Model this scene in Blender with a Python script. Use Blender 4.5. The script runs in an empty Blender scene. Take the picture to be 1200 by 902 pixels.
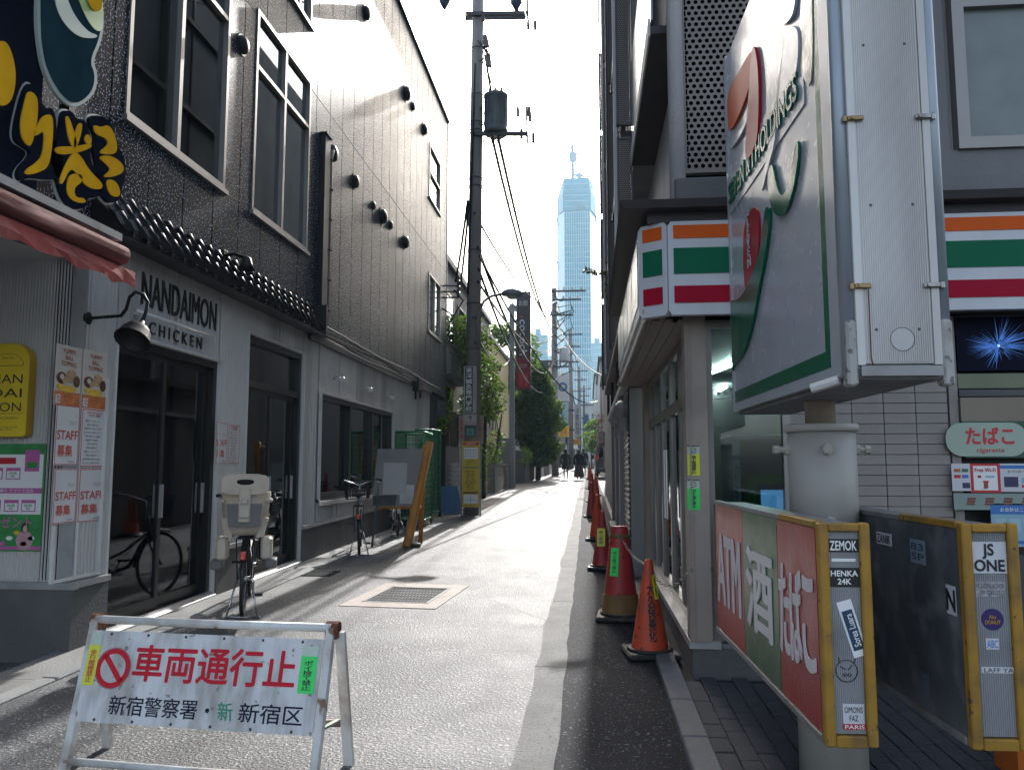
import bpy, bmesh, math, random
from mathutils import Vector, Matrix
random.seed(7)
C = bpy.context.scene.collection
R = math.radians
# ------------------------------------------------------------------ camera
F_PX = 940.0; PITCH = math.atan(96/940.0); YAW = R(5.44); CAMZ = 1.45
cam_d = bpy.data.cameras.new('camera'); cam = bpy.data.objects.new('camera', cam_d); C.objects.link(cam)
cam.location = (0, 0, CAMZ); cam.rotation_euler = (math.pi/2+PITCH, 0, YAW)
cam_d.sensor_width = 36; cam_d.lens = 36*F_PX/1200; cam_d.clip_start = 0.05; cam_d.clip_end = 5000
bpy.context.scene.camera = cam
# ------------------------------------------------------------------ sky, sun, exposure
SUN_EL, SUN_AZ = R(30), R(1.6)          # azimuth measured from +Y (down the street) towards +X
W = bpy.data.worlds.new('World'); bpy.context.scene.world = W; W.use_nodes = True
wn = W.node_tree.nodes; wl = W.node_tree.links
sky = wn.new('ShaderNodeTexSky'); sky.sky_type = 'NISHITA'; sky.sun_disc = False
sky.sun_elevation = SUN_EL; sky.sun_rotation = SUN_AZ; sky.dust_density = 4.0; sky.air_density = 1.0; sky.ozone_density = 1.0
wn['Background'].inputs['Strength'].default_value = 0.15
hs = wn.new('ShaderNodeHueSaturation'); hs.inputs['Saturation'].default_value = .7
wl.new(sky.outputs[0], hs.inputs['Color']); wl.new(hs.outputs[0], wn['Background'].inputs['Color'])
sun_d = bpy.data.lights.new('sun', 'SUN'); sun_d.energy = 3.0; sun_d.angle = R(0.5); sun_d.color = (1, .98, .95)
sun = bpy.data.objects.new('sun', sun_d); C.objects.link(sun)
sdir = Vector((math.sin(SUN_AZ)*math.cos(SUN_EL), math.cos(SUN_AZ)*math.cos(SUN_EL), math.sin(SUN_EL)))
sun.rotation_euler = sdir.to_track_quat('Z', 'Y').to_euler(); sun.location = (0, 0, 40)
vs = bpy.context.scene.view_settings
vs.view_transform = 'Standard'; vs.look = 'None'; vs.exposure = 1.5; vs.gamma = 1; vs.use_curve_mapping = False
bpy.context.scene.cycles.volume_bounces = 0
bpy.context.scene.cycles.max_bounces = 6
bpy.context.scene.cycles.transparent_max_bounces = 10

# ------------------------------------------------------------------ placing: from a photo pixel to a point on a real plane
SL = 0.018
def G(y): return SL*y
def ray(u, v):
    f = Vector((-math.sin(YAW)*math.cos(PITCH), math.cos(YAW)*math.cos(PITCH), math.sin(PITCH)))
    r = Vector((math.cos(YAW), math.sin(YAW), 0)); up = r.cross(f)
    return f*F_PX + r*(u-600) + up*(451-v)
CP = Vector((0, 0, CAMZ))
def at_x(u, v, x): d = ray(u, v); return CP+d*(x/d.x)
def at_y(u, v, y): d = ray(u, v); return CP+d*(y/d.y)
def at_z(u, v, z): d = ray(u, v); return CP+d*((z-CAMZ)/d.z)
def at_g(u, v): d = ray(u, v); return CP+d*(-CAMZ/(d.z-SL*d.y))

# ------------------------------------------------------------------ materials
MATS = {}
def mat(name, col, rough=.6, metal=0.0, var=.12, scale=4.0, bump=0.0, bscale=60.0, dirt=None, dscale=2.5, damt=.5,
        speck=None, spscale=150, spamt=.35, coat=0.0, emit=None, estr=0, rvar=0.0, streak=False, spec=.5, leaf=0.0):
    if name in MATS: return MATS[name]
    m = bpy.data.materials.new(name); MATS[name] = m; m.use_nodes = True
    n = m.node_tree.nodes; l = m.node_tree.links; b = n['Principled BSDF']
    tc = n.new('ShaderNodeTexCoord'); co = tc.outputs['Object']
    c4 = (*col, 1)
    def noise(s, d=4, vec=None):
        t = n.new('ShaderNodeTexNoise'); t.inputs['Scale'].default_value = s; t.inputs['Detail'].default_value = d
        l.new(vec or co, t.inputs['Vector']); return t.outputs['Fac']
    def ramp(fac, a, bb):
        r = n.new('ShaderNodeMapRange'); r.inputs['From Min'].default_value = a; r.inputs['From Max'].default_value = bb
        l.new(fac, r.inputs['Value']); return r.outputs['Result']
    def mix(fac, A, B, mode='MIX'):
        x = n.new('ShaderNodeMix'); x.data_type = 'RGBA'; x.blend_type = mode
        if isinstance(fac, float): x.inputs['Factor'].default_value = fac
        else: l.new(fac, x.inputs['Factor'])
        for s, q in ((6, A), (7, B)):
            if isinstance(q, tuple): x.inputs[s].default_value = q
            else: l.new(q, x.inputs[s])
        return x.outputs[2]
    lo = tuple(max(0, k*(1-var)) for k in col)+(1,); hi = tuple(min(1, k*(1+var)) for k in col)+(1,)
    cur = mix(ramp(noise(scale), .3, .7), lo, hi) if var else None
    if cur is None: cur = mix(0.0, c4, c4)
    if var: # per object tint
        oi = n.new('ShaderNodeObjectInfo'); 
        cur = mix(ramp(oi.outputs['Random'], -1.2, 2.2), cur, mix(1.0, cur, (0.72, .72, .74, 1), 'MULTIPLY'))
    if speck: cur = mix(ramp(noise(spscale, 1), .5+.5*(.5-spamt), .56+.5*(.5-spamt)), cur, (*speck, 1))
    if dirt:
        vec = co
        if streak:
            mp = n.new('ShaderNodeMapping'); mp.inputs['Scale'].default_value = (1, 1, .12); l.new(co, mp.inputs['Vector']); vec = mp.outputs[0]
        cur = mix(ramp(noise(dscale, 8, vec), .62-.25*damt, .85-.1*damt), cur, (*dirt, 1))
    l.new(cur, b.inputs['Base Color'])
    b.inputs['Roughness'].default_value = rough; b.inputs['Metallic'].default_value = metal
    b.inputs['Specular IOR Level'].default_value = spec
    if rvar:
        mr = n.new('ShaderNodeMapRange'); mr.inputs['To Min'].default_value = max(.02, rough-rvar); mr.inputs['To Max'].default_value = min(1, rough+rvar)
        mr.inputs['From Min'].default_value = .3; mr.inputs['From Max'].default_value = .7
        l.new(noise(scale*3), mr.inputs['Value']); l.new(mr.outputs[0], b.inputs['Roughness'])
    if coat: b.inputs['Coat Weight'].default_value = coat; b.inputs['Coat Roughness'].default_value = .08
    if bump:
        bp = n.new('ShaderNodeBump'); bp.inputs['Strength'].default_value = bump; bp.inputs['Distance'].default_value = .01
        l.new(noise(bscale, 3), bp.inputs['Height']); l.new(bp.outputs[0], b.inputs['Normal'])
    if leaf:
        tr = n.new('ShaderNodeBsdfTranslucent'); l.new(mix(.5, cur, (.25,.42,.03,1)), tr.inputs['Color']); ms = n.new('ShaderNodeMixShader'); ms.inputs[0].default_value = leaf
        l.new(b.outputs[0], ms.inputs[1]); l.new(tr.outputs[0], ms.inputs[2]); l.new(ms.outputs[0], n['Material Output'].inputs['Surface'])
    if emit: b.inputs['Emission Color'].default_value = (*emit, 1); b.inputs['Emission Strength'].default_value = estr
    return m
def glass(name, tint=(.5, .55, .55), through=.5, rough=.03, refl=(.9, .95, 1)):
    m = bpy.data.materials.new(name); MATS[name] = m; m.use_nodes = True
    n = m.node_tree.nodes; l = m.node_tree.links; n.clear()
    o = n.new('ShaderNodeOutputMaterial'); g = n.new('ShaderNodeBsdfGlossy'); g.inputs['Roughness'].default_value = rough; g.inputs['Color'].default_value = (*refl, 1)
    t = n.new('ShaderNodeBsdfTransparent'); t.inputs['Color'].default_value = (*[through*k/max(tint) for k in tint], 1)
    fr = n.new('ShaderNodeFresnel'); fr.inputs['IOR'].default_value = 1.5
    ad = n.new('ShaderNodeMath'); ad.operation = 'ADD'; ad.inputs[1].default_value = .03; l.new(fr.outputs[0], ad.inputs[0])
    s = n.new('ShaderNodeMixShader'); l.new(ad.outputs[0], s.inputs[0]); l.new(t.outputs[0], s.inputs[1]); l.new(g.outputs[0], s.inputs[2]); l.new(s.outputs[0], o.inputs[0])
    return m

def road_wear(m, crack=1.0):
    """cracks, tar patches and dark spots laid over an asphalt material"""
    n = m.node_tree.nodes; l = m.node_tree.links; b = n['Principled BSDF']; src = b.inputs['Base Color'].links[0].from_socket
    tc = n.new('ShaderNodeTexCoord'); nz = n.new('ShaderNodeTexNoise'); nz.inputs['Scale'].default_value = 2.2; nz.inputs['Detail'].default_value = 5; l.new(tc.outputs['Object'], nz.inputs['Vector'])
    mx = n.new('ShaderNodeMix'); mx.data_type = 'VECTOR'; mx.inputs['Factor'].default_value = .22; l.new(tc.outputs['Object'], mx.inputs[4]); l.new(nz.outputs['Color'], mx.inputs[5])
    def vor(scale, feat, out):
        v = n.new('ShaderNodeTexVoronoi'); v.feature = feat; v.inputs['Scale'].default_value = scale; l.new(mx.outputs[1], v.inputs['Vector']); return v.outputs[out]
    def rng(s, a, c, lo=1.0, hi=0.0):
        r = n.new('ShaderNodeMapRange'); r.inputs['From Min'].default_value = a; r.inputs['From Max'].default_value = c; r.inputs['To Min'].default_value = lo; r.inputs['To Max'].default_value = hi; l.new(s, r.inputs['Value']); return r.outputs[0]
    def mul(a, c): q = n.new('ShaderNodeMath'); q.operation = 'MULTIPLY'; l.new(a, q.inputs[0]); l.new(c, q.inputs[1]); return q.outputs[0]
    big = n.new('ShaderNodeTexNoise'); big.inputs['Scale'].default_value = .5; l.new(tc.outputs['Object'], big.inputs['Vector'])
    cr = mul(rng(vor(.55, 'DISTANCE_TO_EDGE', 'Distance'), .0, .013), rng(big.outputs['Fac'], .48, .56, 0, .75*crack))
    sp = rng(vor(2.6, 'F1', 'Distance'), .035, .055, .55, 0)
    pt = n.new('ShaderNodeTexNoise'); pt.inputs['Scale'].default_value = 1.1; pt.inputs['Detail'].default_value = 8; l.new(tc.outputs['Object'], pt.inputs['Vector'])
    pa = rng(pt.outputs['Fac'], .50, .60, 0, .6)
    cur = src
    pl_ = rng(pt.outputs['Fac'], .46, .34, 0, .4)
    for f, c in ((pl_, (.19,.185,.175,1)), (pa, (.035,.035,.037,1)), (sp, (.015,.015,.015,1)), (cr, (.006,.006,.006,1))):
        x = n.new('ShaderNodeMix'); x.data_type = 'RGBA'; l.new(f, x.inputs['Factor']); l.new(cur, x.inputs[6]); x.inputs[7].default_value = c; cur = x.outputs[2]
    l.new(cur, b.inputs['Base Color'])
# ------------------------------------------------------------------ mesh builder
class MB:
    def __init__(s): s.v = []; s.f = []; s.smooth = False
    def add(s, vs, fs):
        k = len(s.v); s.v += [Vector(p) for p in vs]; s.f += [tuple(i+k for i in f) for f in fs]; return s
    def box(s, a, b, M=None):
        x0, y0, z0 = [min(a[i], b[i]) for i in range(3)]; x1, y1, z1 = [max(a[i], b[i]) for i in range(3)]
        p = [Vector(q) for q in ((x0,y0,z0),(x1,y0,z0),(x1,y1,z0),(x0,y1,z0),(x0,y0,z1),(x1,y0,z1),(x1,y1,z1),(x0,y1,z1))]
        if M: p = [M@q for q in p]
        return s.add(p, [(0,3,2,1),(4,5,6,7),(0,1,5,4),(1,2,6,5),(2,3,7,6),(3,0,4,7)])
    def bev(s, a, b, r=.01, M=None):
        """box with chamfered vertical edges and top"""
        x0, y0, z0 = [min(a[i], b[i]) for i in range(3)]; x1, y1, z1 = [max(a[i], b[i]) for i in range(3)]
        o = [(x0+r,y0),(x1-r,y0),(x1,y0+r),(x1,y1-r),(x1-r,y1),(x0+r,y1),(x0,y1-r),(x0,y0+r)]
        i = [(x0+2*r,y0+r),(x1-2*r,y0+r),(x1-r,y0+2*r),(x1-r,y1-2*r),(x1-2*r,y1-r),(x0+2*r,y1-r),(x0+r,y1-2*r),(x0+r,y0+2*r)]
        p = [(*q, z0+r) for q in o]+[(*q, z1-r) for q in o]+[(*q, z1) for q in i]+[(*q, z0) for q in i]
        f = [(k,(k+1)%8,8+(k+1)%8,8+k) for k in range(8)]+[(8+k,8+(k+1)%8,16+(k+1)%8,16+k) for k in range(8)]
        f += [(24+k,24+(k+1)%8,(k+1)%8,k) for k in range(8)]+[tuple(range(16,24)), tuple(range(31,23,-1))]
        p = [Vector(q) for q in p]
        if M: p = [M@q for q in p]
        return s.add(p, f)
    def bar(s, a, b, w=.02, h=None, up=(0,0,1)):
        """rectangular bar between two points"""
        a = Vector(a); b = Vector(b); h = h or w; d = (b-a).normalized(); up = Vector(up)
        if abs(d.dot(up)) > .99: up = Vector((0, 1, 0))
        r = d.cross(up).normalized(); u = r.cross(d)
        p = [q+r*i*w/2+u*j*h/2 for q in (a, b) for i, j in ((-1,-1),(1,-1),(1,1),(-1,1))]
        return s.add(p, [(0,1,2,3),(7,6,5,4),(0,4,5,1),(1,5,6,2),(2,6,7,3),(3,7,4,0)])
    def tube(s, pts, r, n=8, closed=False, cap=True):
        pts = [Vector(p) for p in pts]; N = len(pts); rs = r if isinstance(r, (list, tuple)) else [r]*N
        k = len(s.v); pr = None
        for i in range(N):
            if closed: d = (pts[(i+1)%N]-pts[i-1]).normalized()
            else: d = ((pts[min(i+1, N-1)]-pts[i]).normalized()+(pts[i]-pts[max(i-1, 0)]).normalized()).normalized()
            if pr is None: pr = d.orthogonal().normalized()
            pr = (pr-d*pr.dot(d)).normalized(); q = d.cross(pr)
            s.v += [pts[i]+(pr*math.cos(2*math.pi*j/n)+q*math.sin(2*math.pi*j/n))*rs[i] for j in range(n)]
        for i in range(N if closed else N-1):
            for j in range(n):
                a = k+i*n; b = k+((i+1)%N)*n
                s.f.append((a+j, a+(j+1)%n, b+(j+1)%n, b+j))
        if cap and not closed: s.f += [tuple(range(k+n-1, k-1, -1)), tuple(range(k+(N-1)*n, k+N*n))]
        return s
    def cyl(s, a, b, r, r2=None, n=12): return s.tube([a, b], [r, r if r2 is None else r2], n)
    def ring(s, c, r, t, axis='x', n=24, m=6):
        c = Vector(c); ax = {'x': ((0,1,0),(0,0,1)), 'y': ((1,0,0),(0,0,1)), 'z': ((1,0,0),(0,1,0))}[axis]
        return s.tube([c+Vector(ax[0])*r*math.cos(2*math.pi*i/n)+Vector(ax[1])*r*math.sin(2*math.pi*i/n) for i in range(n)], t, m, True)
    def lathe(s, prof, c=(0,0,0), n=16, M=None, sy=1.0):
        k = len(s.v); c = Vector(c)
        for r, z in prof:
            for j in range(n):
                a = 2*math.pi*j/n; p = Vector((r*math.cos(a), r*sy*math.sin(a), z))
                s.v.append((M@p if M else p)+c)
        for i in range(len(prof)-1):
            for j in range(n): s.f.append((k+i*n+j, k+i*n+(j+1)%n, k+(i+1)*n+(j+1)%n, k+(i+1)*n+j))
        s.f += [tuple(range(k+n-1, k-1, -1)), tuple(range(k+(len(prof)-1)*n, k+len(prof)*n))]
        return s
    def ball(s, c, r, n=10, m=6):
        rr = r if isinstance(r, (tuple, list)) else (r, r, r)
        M = Matrix.Diagonal((*rr, 1)); prof = [(max(.02, math.sin(math.pi*i/m)), -math.cos(math.pi*i/m)) for i in range(m+1)]
        return s.lathe(prof, c, n, M)
    def prism(s, poly, o, r, u, d0, d1):
        """poly of (a,b) in the plane o + a*r + b*u, extruded along r x u from d0 to d1"""
        o = Vector(o); r = Vector(r).normalized(); u = Vector(u).normalized(); nn = r.cross(u); n = len(poly)
        A = sum(poly[i][0]*poly[(i+1)%n][1]-poly[(i+1)%n][0]*poly[i][1] for i in range(n))
        if A < 0: poly = poly[::-1]
        p = [o+r*a+u*b+nn*d for d in (d0, d1) for a, b in poly]
        return s.add(p, [tuple(range(n-1, -1, -1)), tuple(range(n, 2*n))]+[(i, (i+1)%n, n+(i+1)%n, n+i) for i in range(n)])
    def mesh(s, name, m=None, off=None):
        me = bpy.data.meshes.new(name); me.from_pydata([p-off for p in s.v] if off else s.v, [], s.f)
        if m: me.materials.append(m)
        if s.smooth: me.shade_smooth()
        me.update(); return me
    def xf(s, M): s.v = [M@p for p in s.v]; return s
def sm(mb): mb.smooth = True; return mb
def wpos(o):
    p = Vector((0, 0, 0)); 
    while o is not None: p = p+o.location; o = o.parent
    return p
def link(name, me, parent=None, loc=(0, 0, 0)):
    o = bpy.data.objects.new(name, me); C.objects.link(o); o.location = loc
    if parent is not None: o.parent = parent
    return o
def part(name, mb, m, parent, world=False, label=None, kind=None):
    """one mesh object; world=True: the builder holds world coordinates, parent is unrotated"""
    o = link(name, mb.mesh(name, m, wpos(parent) if (world and parent) else None), parent)
    if label: o['label'] = label
    if kind: o['kind'] = kind
    return o
def thing(name, label, cat, loc=(0,0,0), rz=0, group=None):
    o = bpy.data.objects.new(name, None); C.objects.link(o); o.location = loc; o.rotation_euler = (0, 0, rz); o.empty_display_size = .2
    return tag(o, label, cat, group)
def tag(o, label, cat, group=None, kind=None):
    o['label'] = label; o['category'] = cat
    if group: o['group'] = group
    if kind: o['kind'] = kind
    return o
def single(name, mb, m, label, cat, group=None, kind=None, center=True):
    """a thing that is one mesh, its origin at its base"""
    if center:
        lo = Vector([min(p[i] for p in mb.v) for i in range(3)]); hi = Vector([max(p[i] for p in mb.v) for i in range(3)])
        off = Vector(((lo.x+hi.x)/2, (lo.y+hi.y)/2, lo.z))
    else: off = Vector((0, 0, 0))
    o = link(name, mb.mesh(name, m, off), None, off); return tag(o, label, cat, group, kind)
def struct(name, mb, m, parent=None):
    o = link(name, mb.mesh(name, m), parent); 
    if parent is None: o['kind'] = 'structure'
    return o
def copy_tree(o, parent=None):
    c = o.copy(); C.objects.link(c); c.parent = parent
    for ch in list(o.children): copy_tree(ch, c)
    return c
# ------------------------------------------------------------------ flat print: lettering and coloured areas
def letters(s, parent, o, r, u, w, h, m, name='lettering', bold=.0, d=.001, world=False, fit=True, extr=0.0, lines=1.0, res=3, shear=0.0):
    """text fitted into a w x h rectangle centred at o, reading along r, up along u"""
    cu = bpy.data.curves.new('t', 'FONT'); cu.body = s; cu.align_x = 'CENTER'; cu.space_line = lines; cu.resolution_u = res; cu.extrude = 0; cu.shear = shear
    ob = bpy.data.objects.new('t', cu); C.objects.link(ob)
    dg = bpy.context.evaluated_depsgraph_get(); me = bpy.data.meshes.new_from_object(ob.evaluated_get(dg))
    bpy.data.objects.remove(ob); bpy.data.curves.remove(cu)
    xs = [q.co.x for q in me.vertices]; ys = [q.co.y for q in me.vertices]
    if not xs: return None
    cx, cy = (min(xs)+max(xs))/2, (min(ys)+max(ys))/2; sx = w/(max(xs)-min(xs)); sy = h/(max(ys)-min(ys))
    if not fit: sx = sy = min(sx, sy)
    o = Vector(o); r = Vector(r).normalized(); u = Vector(u).normalized(); nn = r.cross(u)
    off = wpos(parent) if (world and parent is not None) else Vector((0, 0, 0))
    # heavier weight: shifted copies a hair apart in depth, so strokes thicken without cutting holes
    shifts = [(0, 0)]+([(bold*.62*math.cos(k*math.pi/3+.4), bold*.62*math.sin(k*math.pi/3+.4)) for k in range(6)] if bold > .006 else [])
    V = []; Fs = []; bs = max(xs)-min(xs) if len(s) < 2 else max(ys)-min(ys)
    for k, (ax, ay) in enumerate(shifts):
        k0 = len(V); V += [o+r*(q.co.x-cx+ax)*sx+u*(q.co.y-cy+ay)*sy+nn*(d+k*.00006)-off for q in me.vertices]; Fs += [tuple(i+k0 for i in p.vertices) for p in me.polygons]
    if extr:
        bm = bmesh.new(); me2 = bpy.data.meshes.new('x'); me2.from_pydata(V, [], Fs); bm.from_mesh(me2); bpy.data.meshes.remove(me2)
        bmesh.ops.remove_doubles(bm, verts=bm.verts, dist=1e-6)
        g = bmesh.ops.extrude_face_region(bm, geom=bm.faces[:]); bmesh.ops.translate(bm, vec=nn*extr, verts=[e for e in g['geom'] if isinstance(e, bmesh.types.BMVert)])
        m2 = bpy.data.meshes.new(name); bm.to_mesh(m2); bm.free()
    else:
        m2 = bpy.data.meshes.new(name); m2.from_pydata(V, [], Fs)
    m2.materials.append(m); m2.update(); bpy.data.meshes.remove(me)
    return link(name, m2, parent)
def fit_rect(u0, v0, u1, v1): return (u0+u1)/2, (v0+v1)/2
def smooth_poly(pts, it=2):
    """Chaikin rounding of a closed outline"""
    for _ in range(it):
        q = []
        for i in range(len(pts)):
            a, b = pts[i], pts[(i+1)%len(pts)]
            q += [(a[0]*.75+b[0]*.25, a[1]*.75+b[1]*.25), (a[0]*.25+b[0]*.75, a[1]*.25+b[1]*.75)]
        pts = q
    return pts
def rnd(a, b): return random.uniform(a, b)
X, Y, Z = Vector((1,0,0)), Vector((0,1,0)), Vector((0,0,1))

# ------------------------------------------------------------------ material list
asphalt = mat('asphalt', (.085,.086,.088), .7, var=.25, scale=1.2, bump=1.0, bscale=60, speck=(.36,.35,.33), spscale=60, spamt=.26, dirt=(.05,.05,.052), dscale=.7, damt=.35, rvar=.03)
road_wear(asphalt)
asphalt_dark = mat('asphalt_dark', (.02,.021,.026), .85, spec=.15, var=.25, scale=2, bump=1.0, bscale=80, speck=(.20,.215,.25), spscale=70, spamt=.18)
concrete = mat('concrete', (.26,.26,.25), .8, var=.15, scale=3, bump=.35, bscale=60, dirt=(.13,.13,.12), dscale=1.5, damt=.6)
concrete_gut = mat('concrete_gutter', (.19,.19,.18), .8, spec=.2, var=.15, scale=3, bump=.6, bscale=60, dirt=(.10,.10,.095), dscale=2.0, damt=.9, speck=(.10,.10,.095), spscale=60, spamt=.35)
concrete_pink = mat('concrete_pink', (.46,.38,.325), .8, var=.1, scale=5, bump=.3, bscale=80, dirt=(.25,.2,.17), dscale=4, damt=.4)
conc_dark = mat('concrete_dark', (.12,.12,.118), .8, var=.2, scale=2.5, bump=.4, bscale=40, dirt=(.06,.06,.058), dscale=1.5, damt=.6, streak=True)
conc_wall = mat('concrete_wall', (.2,.2,.205), .7, var=.12, scale=1.5, bump=.25, bscale=30, dirt=(.12,.12,.12), dscale=1.2, damt=.6, streak=True)
stucco = mat('dark_stucco_panel', (.012,.013,.017), .33, var=.2, scale=1.2, bump=.18, bscale=90, speck=(.46,.50,.62), spscale=55, spamt=.32, dirt=(.02,.02,.025), dscale=.5, damt=.5, streak=True, rvar=.04, spec=.03)  # pale specks: granules, with their glints put into the colour too
stucco_back = mat('panel_joint', (.008,.008,.01), .9, var=0)
siding = mat('ribbed_siding', (.60,.585,.56), .45, var=.06, scale=2, dirt=(.24,.235,.225), dscale=1.3, damt=.5, streak=True)
siding2 = mat('aluminium_trim', (.5,.5,.5), .4, metal=.5, var=.08, dirt=(.2,.2,.2), dscale=5, damt=.3)
alum = mat('aluminium', (.62,.62,.63), .35, metal=.8, var=.08, scale=8)
bronze = mat('window_frame_bronze', (.28,.26,.24), .35, metal=.5, var=.05)
blackframe = mat('black_frame', (.012,.012,.014), .35, var=.1)
black = mat('black_metal', (.012,.012,.013), .5, var=.15, spec=.25)
blackplastic = mat('black_rubber', (.018,.018,.019), .6, var=.2, dirt=(.09,.085,.08), dscale=8, damt=.4)
tile_black = mat('black_glazed_tile', (.012,.012,.015), .16, var=.3, scale=5, rvar=.08)
white_paint = mat('white_paint', (.72,.72,.7), .4, var=.05, dirt=(.4,.38,.35), dscale=4, damt=.3)
white_old = mat('white_paint_worn', (.68,.68,.65), .42, var=.06, dirt=(.22,.13,.08), dscale=7, damt=.6, speck=(.16,.07,.035), spscale=14, spamt=.16)
print_white = mat('print_white', (.8,.8,.8), .4, var=0)
paper = mat('paper', (.7,.7,.72), .5, var=.04)
print_black = mat('print_black', (.015,.015,.018), .45, var=0)
print_navy = mat('print_navy', (.03,.035,.09), .45, var=0)
print_red = mat('print_red', (.62,.02,.03), .4, var=.08, scale=10)
print_green = mat('print_green', (.01,.22,.09), .4, var=.05)
rust = mat('rust', (.16,.055,.025), .85, var=.4, scale=20, bump=.5, bscale=50)
# ================================================================== SETTING
XL = -3.85
def strip(x0, x1, y0, y1, lift=0.0, step=1.0, thick=0.0, wob0=None, wob1=None):
    """a sheet following the street's slope"""
    mb = MB(); n = max(1, int((y1-y0)/step)); 
    for i in range(n+1):
        y = y0+(y1-y0)*i/n
        a = x0+(wob0(y) if wob0 else 0); b = x1+(wob1(y) if wob1 else 0)
        mb.v += [Vector((a, y, G(y)+lift)), Vector((b, y, G(y)+lift))]
    for i in range(n): mb.f.append((2*i, 2*i+1, 2*i+3, 2*i+2))
    if thick:
        k = len(mb.v); mb.v += [p-Vector((0,0,thick)) for p in mb.v[:k]]
        for i in range(n):
            mb.f += [(2*i+2, k+2*i+2, k+2*i, 2*i), (2*i+1, k+2*i+1, k+2*i+3, 2*i+3)]
        mb.f += [(0, k, k+1, 1), (2*n+1, k+2*n+1, k+2*n, 2*n)]
    return mb
ground_mb = MB()   # everything beyond the street: one big sheet a little below the road
gy = [-60, 0, 60, 120, 300, 800, 2600]
gz = [-.08+SL*-60, -.08, -.08+SL*60, SL*70, SL*70-.5, 0, -2]
for y, z in zip(gy, gz): ground_mb.v += [Vector((-900, y, z)), Vector((900, y, z))]
for i in range(len(gy)-1): ground_mb.f.append((2*i, 2*i+1, 2*i+3, 2*i+2))
struct('ground', ground_mb, asphalt)
random.seed(3)
wa = [rnd(-.045, .045) for _ in range(400)]
wb = lambda s: (lambda y: wa[int(y*3+s)%400]*.5+.012*math.sin(y*1.7+s))
struct('road', strip(XL+.42, -.36, -8, 75, 0, .33, 0, None, wb(5)), asphalt)
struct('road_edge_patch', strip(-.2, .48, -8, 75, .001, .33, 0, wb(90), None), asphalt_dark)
# concrete gutter: separate slabs down the street
gut = thing('gutter', 'pale concrete gutter', 'gutter'); del gut['category'], gut['label']; gut['kind'] = 'structure'
y = -4.0; me0 = None
while y < 60:
    L = 2.4
    mb = strip(-.37, -.17, 0, L-.012, 0, .3, .05, lambda q, y=y: wb(5)(y+q)*.6, lambda q, y=y: wb(50)(y+q)*.4)
    o = part('gutter_slab', mb, concrete_gut, gut); o.location = (0, y, G(y)+.006); y += L
# left kerb strip against the buildings
kb = thing('kerb', 'kerb', 'kerb'); del kb['category'], kb['label']; kb['kind'] = 'structure'
mbk = MB(); mbk.v = []; 
kbm = strip(XL-.05, XL+.43, 0, .995, 0, 1, .08).mesh('kerb_stone', mat('concrete_kerb', (.25,.245,.23), .75, var=.2, scale=4, bump=.5, bscale=60, dirt=(.11,.105,.09), dscale=2, damt=.7))
kbs = MB().bev((XL+.33, 0.004, -.05), (XL+.45, .992, .018), .01).mesh('kerb_edge', concrete)
for i in range(-3, 60):
    link('kerb_stone', kbm, kb, (0, i, G(i)+.004)); o = link('kerb_edge', kbs, kb, (0, i, G(i)+.002)); o.rotation_euler.x = math.atan(SL)
# brick pavement in front of the shop (right)
pv = thing('pavement', 'pavement', 'pavement', (0, 0, 0)); del pv['category'], pv['label']; pv['kind'] = 'structure'
paver_m = mat('paver', (.05,.053,.062), .75, var=.3, scale=3, bump=.5, bscale=70, dirt=(.03,.03,.034), dscale=3)
base = strip(.45, 9, -6, 7.2, -.012, 1); part('paving_bed', base, mat('joint_sand', (.015,.015,.018), .9), pv)
kst = MB().bev((0, .004, -.08), (.13, .596, .05), .008).mesh('kerb_stone', mat('kerb_granite', (.13,.135,.145), .7, var=.15, scale=10, bump=.3))
for i in range(-2, 11):
    yy = i*.6; o = link('kerb_stone', kst, pv, (.45, yy, G(yy))); o.rotation_euler.x = math.atan(SL)
pm = [MB().bev((.002, .002, -.04), (.098, .198, .012+k*.0012), .003).mesh('paving_brick', paver_m) for k in range(3)]
px_w, py_w = .2, .1
cnt = 0
cells = []
for j in range(0, 64):
    for i in range(0, 30):
        x = .59+i*.1; yy = .9+j*.2+(0.1 if i%2 else 0)
        if yy < 5.3 and x < 3.6: cells.append((x, yy))
cells.sort(key=lambda c: -c[1])
vis = [c for c in cells if c[1] > 2.6]
keep = vis[:0]; rest = MB()
vis.sort(key=lambda c: (c[1]-4.2)**2+(c[0]-1.2)**2*1.5)
for k, (x, yy) in enumerate(vis):
    if k < 290:
        o = link('paving_brick', pm[k%3], pv, (x, yy, G(yy)+rnd(-.002, .002))); o.rotation_euler = (math.atan(SL)+rnd(-.01, .01), rnd(-.012, .012), rnd(-.01, .01))
    else: rest.bev((x+.002, yy+.002, G(yy)-.04), (x+.098, yy+.198, G(yy)+.013), .003)
for (x, yy) in cells:
    if yy <= 2.6: rest.box((x+.002, yy+.002, G(yy)-.04), (x+.098, yy+.198, G(yy)+.012))
for j in range(0, 12):
    for i in range(0, 22):
        x = 3.6+i*.22; yy = 1+j*.5
part('paving_field', rest, paver_m, pv, kind='stuff')
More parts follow.
